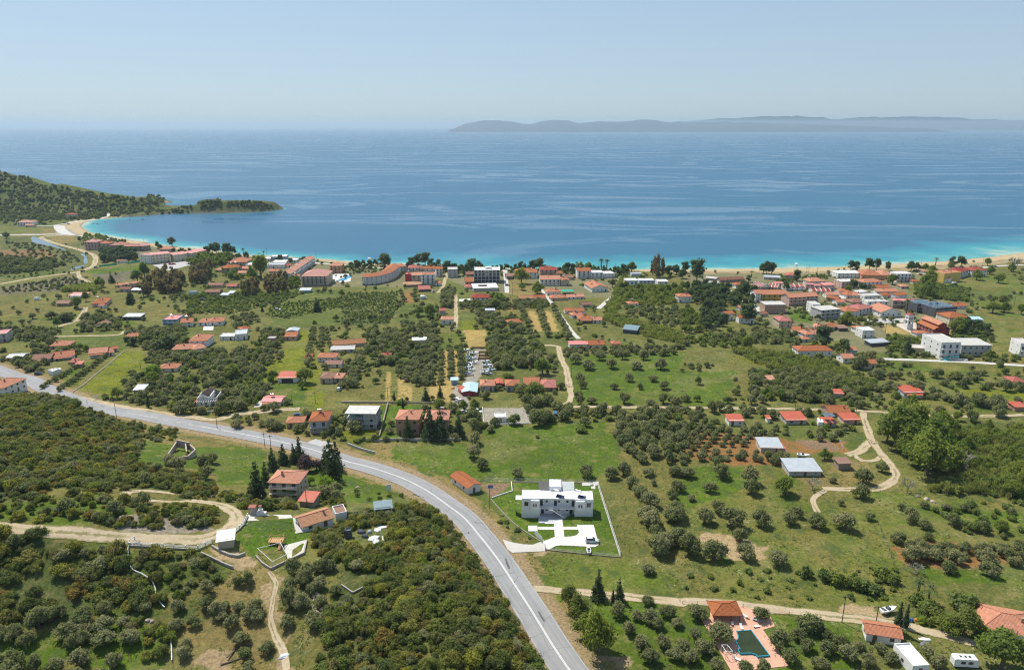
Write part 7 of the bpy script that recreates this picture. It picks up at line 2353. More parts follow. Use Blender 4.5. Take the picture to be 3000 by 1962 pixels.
for i, (s, c, a, b2, h_, lb) in enumerate(SC):
    g_ = G(s)[0]
    m = mat("scrap_%d" % i, c, noise=.15, scale=1.5, rough=.6)
    r_ = random.Random(i)
    ring = lambda z, k: [(a * k * math.cos(t_ * 1.047 + r_.uniform(-.15, .15)) * r_.uniform(.8, 1.1), b2 * k * math.sin(t_ * 1.047 + r_.uniform(-.15, .15)) * r_.uniform(.8, 1.1), z) for t_ in range(6)]
    me = loft([ring(-.3, .85), ring(h_ * .4, .8), ring(h_ * .8, .65), ring(h_, .4)], m, "scrap")
    tag(ob("scrap_bundle", me, None, tuple(g_), r_.random() * 3), lb, "scrap")
rockm = mat("boulder_stone", (.42, .35, .28), noise=.3, scale=.8, bump=.5)
RK = []
for v in range(4):
    g = random.Random(v + 50)
    rg = []
    for z, k in ((-.4, .9), (.1, 1.0), (.45, .8), (.7, .45), (.78, .1)):
        rg.append([(k * math.cos(t_ * .785) * g.uniform(.75, 1.15), k * .8 * math.sin(t_ * .785) * g.uniform(.75, 1.15), z * g.uniform(.9, 1.1)) for t_ in range(8)])
    RK.append(loft(rg, rockm, "boulder"))
for i, (s, r_, lb) in enumerate((("R8 300 395", 1.7, "large tan boulder above the scrub by the road"), ("R5 260 1090", .9, "white stone on the grass inside the bend"), ("R7 955 672", 1.3, "round boulder at the corner of the white fence"), ("R4 855 1240", 1.5, "left grey boulder above the dirt road"), ("R4 885 1250", 1.7, "middle grey boulder above the dirt road"), ("R4 905 1232", 1.2, "right grey boulder above the dirt road"), ("R4 1440 1215", 1.2, "boulder beneath the yellow-green shrubs at the hairpin"),
                              ("R6 1640 1080", 1.0, "left field stone below the reed bank"), ("R6 1700 1100", 1.2, "middle field stone below the reed bank"), ("R6 1745 1120", 1.1, "right field stone below the reed bank"), ("R7 1030 1212", .7, "left pale stone in the foreground grass"), ("R7 1062 1218", .7, "right pale stone in the foreground grass"), ("R5 115 1020", .9, "pale stones on the green slope by the bend"))):
    g_ = G(s)[0]
    tag(ob("boulder", RK[i % 4], None, tuple(g_), i * 1.3, r_), lb, "boulder")
# stone piles on the terraces
for s, lb in (("R7 2210 1160", "heap of brown stones among the terrace olives"), ("R7 2190 1050", "second heap of pale stones among the terrace olives")):
    g_ = G(s)[0]
    e = tag(ob("stone_heap", None, None, tuple(g_)), lb, "stone heap")
    for i in range(34):
        a, r_ = rng.random() * 6.28, abs(rng.normal()) * 1.3
        x, y = r_ * math.cos(a), r_ * math.sin(a) * 1.6
        ob("stone", RK[i % 4], e, (x, y, float(hz(g_[0] + x, g_[1] + y)) - g_[2] + max(0, .5 - r_ * .3)), a, .22 + .2 * rng.random())
# timber planks in the lower foreground
for i, (s, a) in enumerate((("R7 1630 1430", 1.2), ("R7 1610 1500", .5), ("R7 1690 1400", .4))):
    g_ = G(s)[0]
    tag(ob("plank", MB().box(-2.2, 2.2, -.15, .15, .05, .2).mesh("plank", polem), None, (g_[0], g_[1], g_[2] + .1), a), ["dark plank leaning up beside the dug earth", "lower dark plank beside the dug earth", "right dark plank beside the dug earth"][i], "plank")
g_ = G("A7 1330 1490")[0]
e = tag(ob("entrance_canopy", None, None, tuple(g_)), "turquoise entrance canopy and stairs of the white apartment building", "canopy")
ob("awning", MB().box(-1, 4.5, -2.6, -.1, 2.3, 2.5).mesh("awning", turq), e)
for x in (-.8, 4.2):
    ob("post", MB().box(x, x + .2, -2.5, -2.3, -.3, 2.3).mesh("post", wh), e)
for i in range(5):
    ob("step", MB().box(-4, -1.2, -3 + i * .5, -2.5 + i * .5, -.3, .2 + i * .3).mesh("step", turq), e)
# hotel pool
sheet("hotel_pool", "A3 -40 330 130 312 130 345 60 385 -40 400", mat("hotel_pool_water", (.05, .35, .62), rough=.06, noise=.05), off=.2)
bpy.data.objects["hotel_pool"]["kind"] = "thing"; tag(bpy.data.objects["hotel_pool"], "bright blue swimming pool of the orange hotel", "pool")
# green netting fence by the marsh hotel
gn = mat("green_netting", (.03, .42, .25), noise=.1)
line_wall("netting_fence", "bright green netting left of the cream hotel", "A1 1385 675 1500 660 1635 645", 1.8, .1, gn, "fence")
line_wall("netting_fence", "bright green netting nearest the cream hotel", "A1 1780 632 1880 618 1970 608", 1.8, .1, gn, "fence")
sheet("green_awning", "A4 685 555 850 555 850 580 690 580", mat("awning_green", (.02, .32, .22)), off=2.6, thick=-2.4)
tag(bpy.data.objects["green_awning"], "green awning right of the orange hip at the lane bend", "awning")
# ------------------------------------------------------------------ vegetation
def leaf_cloud(lobes, n, size, seed, up=.25, core=.64, core_n=1, flat=1.0, vert=0.0):
    """lobes: (x,y,z,r) balls; n leaf clumps spread over them, plus a dark inner body"""
    g = np.random.default_rng(seed)
    lb = np.array(lobes)
    wgt = lb[:, 3] ** 2; wgt /= wgt.sum()
    li = g.choice(len(lb), n, p=wgt)
    d = g.normal(size=(n, 3)); d[:, 2] += up
    d /= np.linalg.norm(d, axis=1)[:, None]
    r = lb[li, 3] * (.64 + .56 * g.random(n) ** 1.6)
    p = lb[li, :3] + d * r[:, None] * np.array([1, 1, flat])
    nr = d + np.array([0, 0, .45]) + g.normal(size=(n, 3)) * .6
    nr /= np.linalg.norm(nr, axis=1)[:, None]
    t1 = np.cross(nr, g.normal(size=(n, 3))); t1 /= np.linalg.norm(t1, axis=1)[:, None]
    if vert:
        t1 = np.stack([g.normal(size=n) * .15, g.normal(size=n) * .15, np.ones(n)], 1)
    t2 = np.cross(nr, t1); t2 /= np.linalg.norm(t2, axis=1)[:, None] + 1e-9
    s = size * (.6 + .8 * g.random(n))[:, None]
    a = 1.0 + vert
    V = np.stack([p - t1 * s * a, p + t2 * s * .62, p + t1 * s * a, p - t2 * s * .62], 1).reshape(-1, 3)
    Fc = np.arange(4 * n).reshape(-1, 4).tolist()
    V = V.tolist()
    if core > 0:
        # inner body: a coarse rough ball in each lobe
        for x, y, z, rr in lobes[::core_n]:
            o = len(V)
            na, nb = 6, 4
            for i in range(nb + 1):
                th = math.pi * i / nb
                for j in range(na):
                    ph = 2 * math.pi * j / na + i * .5
                    q = rr * core * (.85 + .3 * g.random())
                    V.append((x + q * math.sin(th) * math.cos(ph), y + q * math.sin(th) * math.sin(ph), z + q * math.cos(th) * flat))
            for i in range(nb):
                for j in range(na):
                    k = (j + 1) % na
                    Fc.append((o + i * na + j, o + i * na + k, o + (i + 1) * na + k, o + (i + 1) * na + j))
    return V, Fc


def vf_mesh(name, V, Fc, m):
    me = bpy.data.meshes.new(name)
    me.from_pydata(V, [], Fc)
    me.materials.append(m)
    me.update()
    return me


def trunk_mesh(name, h, r, limbs, m, seed, spread=.5):
    g = random.Random(seed)
    mb = MB()
    mid = (g.uniform(-.06, .06), g.uniform(-.06, .06), h * .5)
    mb.tube((0, 0, -.15), mid, r, r * .8, 7); mb.tube(mid, (0, 0, h), r * .8, r * .6, 7)
    for i in range(limbs):
        a_ = 6.283 * (i + g.random() * .6) / limbs
        q = g.uniform(.7, 1.0) * spread
        mb.tube((0, 0, h * .8), (q * math.cos(a_), q * math.sin(a_), h + q * .9), r * .5, r * .2, 5)
    return mb.mesh(name, m)


bark = mat("bark", (.13, .10, .075), noise=.3, scale=4)
bark_p = mat("pale_bark", (.42, .38, .33), noise=.2, scale=4)
LM = {'olive': leaf_mat("olive_leaf", [(.196, .205, .088), (.251, .252, .123), (.164, .185, .072), (.223, .226, .101), (.288, .276, .144)], trans=0.45),
      'shrub': leaf_mat("maquis_leaf", [(.149, .177, .041), (.121, .150, .045), (.184, .198, .041), (.109, .134, .041), (.270, .251, .041), (.144, .161, .059), (.161, .182, .038), (.270, .187, .045), (.115, .144, .041), (.299, .289, .045), (.190, .166, .072), (.149, .193, .036), (.241, .257, .041)], trans=.45),
      'hill': leaf_mat("hill_leaf", [(.139, .158, .050), (.175, .183, .064), (.115, .141, .046), (.203, .200, .073)], trans=0.43),
      'pine': leaf_mat("pine_leaf", [(.077, .117, .040), (.103, .139, .045), (.086, .123, .052)], trans=0.33),
      'cypress': leaf_mat("cypress_leaf", [(.043, .070, .030), (.063, .089, .036), (.052, .078, .039)], trans=0.28),
      'conifer': leaf_mat("conifer_leaf", [(.064, .089, .039), (.086, .112, .048)], trans=0.28),
      'euca': leaf_mat("eucalyptus_leaf", [(.233, .170, .083), (.188, .178, .077), (.275, .170, .089), (.163, .166, .071)], trans=0.43),
      'broad': leaf_mat("broad_leaf", [(.197, .240, .048), (.241, .266, .054), (.151, .211, .042), (.212, .231, .065)], trans=0.53),
      'bright': leaf_mat("fresh_leaf", [(.215, .306, .040), (.253, .341, .045)], trans=0.55),
      'bush': leaf_mat("bush_leaf", [(.160, .203, .048), (.206, .245, .057), (.146, .194, .061), (.245, .262, .065)], trans=0.48),
      'purple': leaf_mat("plum_leaf", [(.102, .062, .072), (.120, .078, .084)], trans=0.38),
      'yellowb': leaf_mat("broom_leaf", [(.300, .230, .030), (.240, .210, .035)], trans=0.43),
      'reed': leaf_mat("reed_leaf", [(.265, .281, .104), (.310, .310, .122), (.217, .246, .086), (.358, .318, .146)], trans=0.53),
      'palm': leaf_mat("palm_leaf", [(.120, .147, .052), (.149, .181, .059)], trans=0.33),
      'weed': leaf_mat("weed_leaf", [(.168, .228, .054), (.204, .252, .060), (.240, .240, .084), (.144, .204, .060), (.300, .276, .096)], trans=0.55),
      'flower': leaf_mat("flower_heads", [(.450, .380, .030), (.330, .330, .050), (.400, .380, .100)], trans=0.43),
      'bare': leaf_mat("twig", [(.340, .310, .270), (.280, .250, .200)], trans=0)}


def lobes_dome(g, n, rx, z0, z1, r0, r1, cr=.35):
    out = [(0, 0, (z0 + z1) / 2, cr)]
    for i in range(n):
        a_ = g.random() * 6.283; q = math.sqrt(g.random()) * rx
        zz = z0 + (z1 - z0) * (1 - (q / rx) ** 2 * .7) * g.uniform(.6, 1)
        out.append((q * math.cos(a_), q * math.sin(a_), zz, g.uniform(r0, r1)))
    return out


PROTO = {}     # species -> list of (crown mesh, trunk mesh or None); radius 1 crowns
for sp, nv in (('olive', 10), ('shrub', 9), ('hill', 4), ('pine', 4), ('cypress', 2), ('conifer', 3), ('euca', 4), ('broad', 4), ('bright', 2), ('bush', 4), ('purple', 2), ('yellowb', 2), ('reed', 3), ('palm', 2), ('bare', 2), ('weed', 4), ('flower', 2)):
    PROTO[sp] = []
    for v in range(nv):
        g = random.Random(sp + str(v)); sd_ = sum(map(ord, sp)) * 10 + v
        tr = None
        if sp == 'olive':
            lb = lobes_dome(g, 13, .68, .42, 1.4, .3, .48, .6)
            V_, F_ = leaf_cloud(lb, 1500, .085, sd_)
            tr = trunk_mesh("trunk", .5, .12, 3, bark, sd_)
        elif sp == 'shrub':
            lb = lobes_dome(g, 11, .72, .2, .95, .3, .46, .5)
            V_, F_ = leaf_cloud(lb, 1500, .075, sd_, up=.35)
        elif sp in ('hill', 'bush'):
            lb = lobes_dome(g, 8, .7, .2, .9, .32, .5, .5)
            V_, F_ = leaf_cloud(lb, 520, .13, sd_, up=.35)
        elif sp == 'pine':
            lb = [(g.uniform(-.6, .6), g.uniform(-.6, .6), .7 + g.random() * 1.3, g.uniform(.34, .54)) for _ in range(15)] + [(0, 0, 1.9, .5)]
            V_, F_ = leaf_cloud(lb, 1100, .10, sd_, up=.2, flat=.75)
            tr = trunk_mesh("trunk", .9, .09, 4, bark, sd_, .6)
        elif sp == 'cypress':
            lb = [(g.uniform(-.12, .12), g.uniform(-.12, .12), .5 + i * .48, max(.25, (.62 + .38 * math.sin(min(1, i / 5) * 3.1)) * (1 - (i / 13) ** 3))) for i in range(13)]
            V_, F_ = leaf_cloud(lb, 1500, .12, sd_, up=.5)
            tr = trunk_mesh("trunk", .5, .12, 0, bark, sd_)
        elif sp == 'conifer':
            lb = []
            for i in range(8):
                k = 1 - i / 8
                for j in range(max(1, int(6 * k))):
                    a_ = 6.283 * (j + g.random()) / max(1, int(6 * k))
                    lb.append((k * .72 * math.cos(a_), k * .72 * math.sin(a_), .35 + i * .36 + g.uniform(-.1, .1), .16 + .3 * k))
                lb.append((0, 0, .35 + i * .36, .15 + .45 * k))
            V_, F_ = leaf_cloud(lb, 1700, .10, sd_, up=-.1, flat=.7, core_n=3)
            tr = trunk_mesh("trunk", .5, .09, 0, bark, sd_)
        elif sp == 'euca':
            lb = [(g.uniform(-.55, .55), g.uniform(-.55, .55), .7 + i * .17, g.uniform(.3, .5)) for i in range(13)]
            V_, F_ = leaf_cloud(lb, 1100, .11, sd_, up=.0)
            tr = trunk_mesh("trunk", 1.4, .10, 4, bark_p, sd_, .6)
        elif sp in ('broad', 'bright', 'purple'):
            lb = lobes_dome(g, 18, .72, .45, 1.75, .28, .44, .65)
            V_, F_ = leaf_cloud(lb, 2200, .07, sd_, up=.2)
            tr = trunk_mesh("trunk", .6, .10, 4, bark, sd_)
        elif sp == 'yellowb':
            lb = lobes_dome(g, 9, .7, .25, .9, .3, .45, .5)
            V_, F_ = leaf_cloud(lb, 700, .10, sd_, up=.3)
        elif sp == 'reed':
            lb = [(g.uniform(-.75, .75), g.uniform(-.75, .75), g.uniform(.5, .9), g.uniform(.3, .5)) for _ in range(9)]
            V_, F_ = leaf_cloud(lb, 520, .085, sd_, up=.6, core=.3, flat=1.3, vert=1.0)
        elif sp == 'palm':
            V_, F_ = [], []
            for i in range(34):
                a_ = 6.283 * g.random(); el = g.uniform(-.25, 1.25); ln_ = g.uniform(.85, 1.1)
                pr = None
                for k in range(6):
                    q = k / 5
                    r_ = ln_ * q * math.cos(el * (1 - q * .3)); z_ = 2.6 + ln_ * (q * math.sin(el) - q * q * .75)
                    wv_ = .11 * math.sin(min(1, q * 1.4 + .15) * 3.0) + .01
                    c_ = (r_ * math.cos(a_), r_ * math.sin(a_), z_); n_ = (-math.sin(a_) * wv_, math.cos(a_) * wv_)
                    o = len(V_)
                    V_ += [(c_[0] - n_[0], c_[1] - n_[1], c_[2] - wv_ * .5), c_, (c_[0] + n_[0], c_[1] + n_[1], c_[2] - wv_ * .5)]
                    if k:
                        F_ += [(o - 3, o - 2, o + 1, o), (o - 2, o - 1, o + 2, o + 1)]
            tr = trunk_mesh("trunk", 2.6, .16, 0, bark, sd_)
        elif sp == 'bare':
            mb = MB()
            mb.tube((0, 0, -.1), (.03, 0, .7), .06, .045, 6)

            def br(p_, d_, l_, r_, lev):
                q_ = Vector(p_) + Vector(d_) * l_
                mb.tube(p_, q_, r_, r_ * .55, 4, cap=False)
                if lev:
                    for _ in range(4):
                        dd_ = (Vector(d_) + Vector((g.gauss(0, .5), g.gauss(0, .5), g.gauss(.15, .35)))).normalized()
                        br(q_ - Vector(d_) * l_ * g.uniform(0, .4), dd_, l_ * g.uniform(.55, .8), max(.012, r_ * .55), lev - 1)
            for i in range(6):
                a_ = i * 1.05 + g.random()
                br((.03, 0, .65 - .05 * i), Vector((math.cos(a_) * .7, math.sin(a_) * .7, .8)).normalized(), .55, .035, 3)
            V_, F_ = mb.v, mb.f
        elif sp == 'weed':
            lb = [(g.uniform(-.7, .7), g.uniform(-.7, .7), .12, .3) for _ in range(6)]
            V_, F_ = leaf_cloud(lb, 60, .16, sd_, up=.8, core=0, flat=.6)
        elif sp == 'flower':
            lb = [(g.uniform(-.7, .7), g.uniform(-.7, .7), .2, .3) for _ in range(6)]
            V_, F_ = leaf_cloud(lb, 40, .10, sd_, up=.8, core=0, flat=.6)
        PROTO[sp].append((vf_mesh("crown", V_, F_, LM[sp]), tr))

ZMAX = {'olive': 1.9, 'shrub': 1.3, 'pine': 2.6}
TREES = {k: [] for k in PROTO}       # species -> list of (x, y, radius, zscale, group key)
BLOCK = []
blk_x = np.array([f[0] for f in FOOT]); blk_y = np.array([f[1] for f in FOOT])
ftab = np.array([f[3:] for f in FOOT], float)


def free(x, y, r):
    """true where a crown of radius r does not stand in a house"""
    near_ = np.nonzero((np.abs(blk_x - x) < 40) & (np.abs(blk_y - y) < 40))[0]
    for i in near_:
        mx_, my_, rz_, w__, d__ = ftab[i]
        dx, dy = x - mx_, y - my_
        u = dx * math.cos(rz_) + dy * math.sin(rz_); v = -dx * math.sin(rz_) + dy * math.cos(rz_)
        if abs(u) < w__ / 2 + r * .6 and -r * 1.0 - .8 < v < d__ + r * .5:
            return False
    return True


def add(sp, x, y, r, zs=1.0, grp=None):
    TREES[sp].append((x, y, r, zs, grp))


# single trees: species, then photo points with crown widths
def singles(sp, s, grp, zs=1.0):
    t_ = s.split(); reg = t_[0]; nums = list(map(float, t_[1:]))
    for i in range(0, len(nums), 3):
        p = px("%s %f %f" % (reg, nums[i], nums[i + 1]))
        g_ = ground(p)[0]
        dist = math.hypot(g_[1], CAMZ - g_[2])
        r_ = nums[i + 2] / REG[reg][2] * (g_[1] * cP + (CAMZ - g_[2]) * sP) / F / 2
        add(sp, g_[0], g_[1], r_, zs * (.9 + .2 * rng.random()), grp)


SINGLES = """olive|R5|1|fieldline|930 715 115 925 810 120 980 885 100 925 620 115 920 560 115 1230 945 95 1715 945 125
olive|R5|1|midgrove|1880 955 115 1965 930 125 1700 590 95 1560 550 95 1380 582 150 1205 577 110 2030 1010 115 2080 1070 105 2140 935 90 2175 1000 55 2330 930 105 2340 1045 115 2300 1090 80 2140 1260 165 2150 1150 140 2330 1215 145 2190 1360 120 2210 1470 185 2350 1400 145 2100 1100 110
olive|R5|1|meadow|1720 192 95 1885 187 95 2060 192 90 2230 192 95 1660 285 85 1680 325 65 1655 392 65 2005 277 75 2170 277 70 2080 332 55 2250 332 80 1905 332 65 1635 150 95 1800 128 85 1960 122 85 2105 125 85 1580 100 90 1470 140 85 1270 130 95 1150 190 100 1240 170 90 1340 170 110
olive|R6|1|lowgrove|470 985 145 475 1062 125 265 950 125 190 1048 95 60 1108 60 30 945 105 1390 908 90 1255 988 145 1240 1088 130 1100 1142 62 1310 1245 74 1130 1312 175 935 1292 135 735 1272 115 790 1222 105 535 1282 155 340 1292 195 150 1262 145 240 1192 125 1590 1252 125 1520 1172 64 1685 1162 68 1830 1172 68 1965 1182 68 1880 1282 110 1680 1302 95 1710 1382 72 2235 1372 56 2095 1332 100 1045 982 62 645 852 95 540 842 64 720 812 62 250 862 95 400 1392 125 215 1512 185 440 1512 140 650 1557 155 40 1482 185 -60 1250 150 -120 1430 150 2300 1560 90 2290 1200 60
olive|R9|1|orchard|1690 722 95 1820 727 95 1955 732 95 2080 735 100 2220 745 105 2350 740 95 1600 802 145 1755 802 105 1900 802 115 2110 805 135 2240 770 105 2330 830 95 1850 872 115 2130 892 145 1500 665 110 1640 690 80
olive|R9|1|poolgarden|100 1192 135 260 1352 175 540 1202 125 890 1282 185 660 1392 165 800 1342 115 750 1502 135 150 1432 135 80 1335 105 60 1502 125 870 1422 115 1000 1335 105 1000 1442 125 1100 1402 125 1140 1482 165 1230 1422 105 1380 1435 105 560 1562 105 430 1572 115 1700 1452 115 1780 1532 125 240 1545 110 10 1420 110 960 1545 120 1290 1520 110 1450 1500 110
broad|R9|1|yard|1960 1312 235 2220 1557 350 1850 1290 150
bush|R9|1.2|yard|1970 1145 210 2090 1330 130 1700 1150 130 1760 1200 120 1620 1100 120 2320 1180 60 980 930 120 1080 960 130 1180 980 140 1280 1010 130 1360 1020 90 1400 920 130 1460 950 110 860 900 120
yellowb|R9|1|yard|2210 1372 125
bright|R9|.8|yard|1660 1230 70
cypress|R9|1|yard|1495 1292 80 1550 1262 55
palm|R9|1|yard|1635 1062 120 1712 1085 100
bare|R9|.9|orchard|1620 880 110
broad|R8|1.25|roadside|1590 1140 165 1650 1205 175 1780 1440 275 1700 1340 180
conifer|R8|1.3|roadside|1790 1062 115 1937 1082 92
cypress|R8|.8|roadside|1893 1080 38
olive|R8|1|pooltop|1930 1182 130 2000 1302 115 2090 1402 135 2150 1502 140 2150 1222 115 2200 1262 115 2275 1182 115 2340 1252 95 2060 1200 90 2240 1400 120 2330 1480 130 2130 1100 90
olive|R8|1|midgrove|2130 882 105 2210 752 180 2160 562 170 2330 522 145 2360 682 150
broad|R6|1.1|plane|1490 735 300 1610 650 220 1740 790 290 1700 935 330 1570 570 200 1860 900 180 1640 860 240 1560 800 160 1800 690 200 1420 700 150
broad|R6|1|meadowtree|700 1062 165 990 822 85
bare|R6|1|meadowtree|905 1032 105 1910 905 190 1565 1050 110
olive|R6|1|streetrow|1225 190 125 945 145 85 1010 155 75 1055 185 70 1370 165 75 1310 130 90 1350 255 85 1500 258 72 1630 255 72 1768 252 92 2035 258 80 1490 355 95 1620 355 130 1925 445 120 2060 445 120 2190 450 120 2120 465 100 2250 345 110 2345 345 90 2330 430 70 2195 520 110 1765 555 90 2010 560 110
bush|R6|.6|streetrow|1900 262 140
conifer|R4|1.35|orangehouse|1795 1085 140 1855 1010 90 1975 855 85 1905 905 90 2090 840 90 2310 960 150 2350 900 110 2275 905 90 2050 850 70
purple|R4|1|orangehouse|2140 905 130 2210 900 100
bright|R4|1|orangehouse|2035 1085 140 2280 1040 130 2160 1000 80
olive|R4|1|orangehouse|2270 1100 150 2190 1110 120 2340 1110 110 2340 1060 100
olive|R4|1|leftslope|475 1190 150 800 1205 135 690 1245 75 1000 1130 105 1245 900 140 1190 860 110 1420 890 130 1480 850 110 1440 960 120 1100 910 110 1010 1000 110 130 1140 60 60 1060 50 940 690 90 800 800 110
conifer|R5|1.3|twinhouses|465 680 85 620 680 120 690 680 120 820 665 85 590 420 60 690 390 50
olive|R5|1|twinhouses|95 630 110 350 590 60 335 640 65 780 490 85 920 540 100
cypress|R5|1.0|twinhouses|370 420 28 430 470 25
broad|R5|1|workshop|850 480 80 930 470 80 690 470 90 1350 410 150 1400 230 130
olive|R5|1|cottagerow|1010 400 80 1230 350 80 1270 380 110 1290 440 110 1360 450 90 1440 440 100 1300 490 80 1430 560 120
broad|R5|.8|twinhouses|285 395 40 362 395 32
shrub|R4|1.2|ruinhouse|1560 500 130
olive|R4|1|ruinhouse|1270 500 135 1660 600 90 1650 560 80 1735 580 50 1830 590 60 1900 610 120 1910 490 110 1840 480 60 1680 480 90 1620 460 80 2110 620 60 1640 590 60
broad|R4|1|ruinhouse|1345 285 65 1620 260 110 820 395 85 1070 300 110 1310 360 80
bright|R4|.9|ruinhouse|1070 250 120
broad|R4|1|garagetree|2130 290 130 1905 275 90 2110 330 65
cypress|R4|1|ruinhouse|1035 460 36
pine|R2|1|shore|105 742 72 300 727 100 490 712 60 540 705 75 585 712 80 630 718 60 680 716 50 735 745 68 870 770 65 920 748 90 955 740 60 1155 738 40 1185 742 30 1215 742 40 1255 740 60 1330 738 60 1380 738 75 1555 745 40 1580 745 50 1610 745 50 1960 755 50 2285 785 65 2335 770 60 2380 800 70 1350 735 60
broad|R2|1|shore|1665 740 60 1720 742 60 1760 745 45 2020 755 75 1255 835 110 1365 905 100 1260 880 60 540 1060 80 620 1080 110 1890 860 60
palm|R2|1|shore|1812 745 55 1850 745 55 1640 740 40
euca|R2|1.6|shore|2195 790 65 2170 775 45 2240 790 50 2210 800 40
pine|R3|1.2|shore|95 825 125 585 768 70 560 765 60 620 768 60 1170 740 50 1210 742 50 1300 742 60 1350 742 60 1430 742 50 1590 748 60 1630 745 50 1880 718 60 1940 720 60 15 760 60
palm|R3|.8|shore|1762 706 42 480 790 40 1560 1040 80
broad|R3|1|shore|2125 712 62 1740 765 60 2050 810 80 1690 745 60 1870 730 50 2140 770 70 2200 830 80 2290 750 60
bare|R3|1.1|shore|2305 752 110
pine|R3|1|village|450 1110 130 970 1275 150 1120 1325 90 720 880 60 790 815 70 460 825 50 1190 875 60 1250 890 60 940 1090 40
broad|R3|1|village|700 840 60 1145 1120 100 1910 1190 130 1150 900 60 1330 880 40 1460 840 80 1710 880 150 1700 930 120 2160 1040 90 2240 1035 80 2360 1050 80 2230 980 80 450 1290 100
conifer|R3|1.2|village|1565 1325 70
olive|R3|1|village|580 1140 60 550 1190 70 640 1240 60 480 1230 60
pine|R1|1.1|shore|1200 575 55 1480 630 70 1510 625 60 1580 640 70 1620 640 60 1100 590 40 1450 630 50 560 540 30
palm|R1|1|shore|1698 640 35 1840 645 28
broad|R1|1.5|lefttrees|600 960 55 690 860 50 715 860 50 545 1010 70 400 1140 55 1010 800 90 960 830 80 1820 800 130 1760 830 90
conifer|R1|1.3|lefttrees|905 980 50 920 965 45 2210 1030 55 780 830 40 1810 1260 32 1830 1030 25
pine|R1|.85|lefttrees|1040 1250 70 1000 1230 60 1120 1310 90 1180 1290 100 1230 1270 80 930 1270 70 890 1260 60
olive|R1|1|lefttrees|45 520 60 260 1030 40 130 1050 40 230 1080 60 360 1080 70 460 1100 100 95 1010 30"""
for ln in SINGLES.split('\n'):
    sp, reg, zs, grp, s = ln.split('|')
    singles(sp, reg + ' ' + s, grp, float(zs))

# rows of olives: photo end points, number, radius
ROWS = """R4 415 345 745 105 15 1.9 leftrow
R4 300 330 560 165 12 1.8 leftrow
R2 695 1310 700 1535 11 2.0 strawrow
R2 760 1300 765 1500 10 2.3 strawrow
R2 830 1290 842 1500 10 2.4 strawrow
R2 1255 1000 1335 1230 11 2.9 lanerow
R2 1372 1000 1442 1205 10 2.9 lanerow
R2 1475 1000 1585 1225 11 2.9 lanerow
R2 415 900 440 960 4 2.4 lanerow
R2 512 890 508 960 4 2.2 lanerow
R2 60 1555 120 1340 11 2.5 columns
R2 95 1557 145 1330 10 2.5 columns
R2 2170 1330 1700 1330 1 2.0 columns
R1 2185 1160 2150 1395 11 2.4 columns
R1 2250 1160 2240 1290 7 2.4 columns
R1 2280 1170 2300 1290 6 2.2 columns
R2 1060 1270 1095 1420 6 2.8 columns
R2 1135 1270 1165 1420 6 2.8 columns
R2 1205 1290 1245 1420 5 2.9 columns
R5 1030 50 1090 190 6 2.8 columns"""
for ln in ROWS.split('\n'):
    t_ = ln.split()
    g2 = G(' '.join(t_[:5])); n_ = int(t_[5])
    for i in range(n_):
        q = g2[0] + (g2[1] - g2[0]) * (i / max(1, n_ - 1))
        add('olive', q[0] + rng.normal() * .3, q[1] + rng.normal() * .3, float(t_[6]) * rng.uniform(.85, 1.15), 1, t_[7])

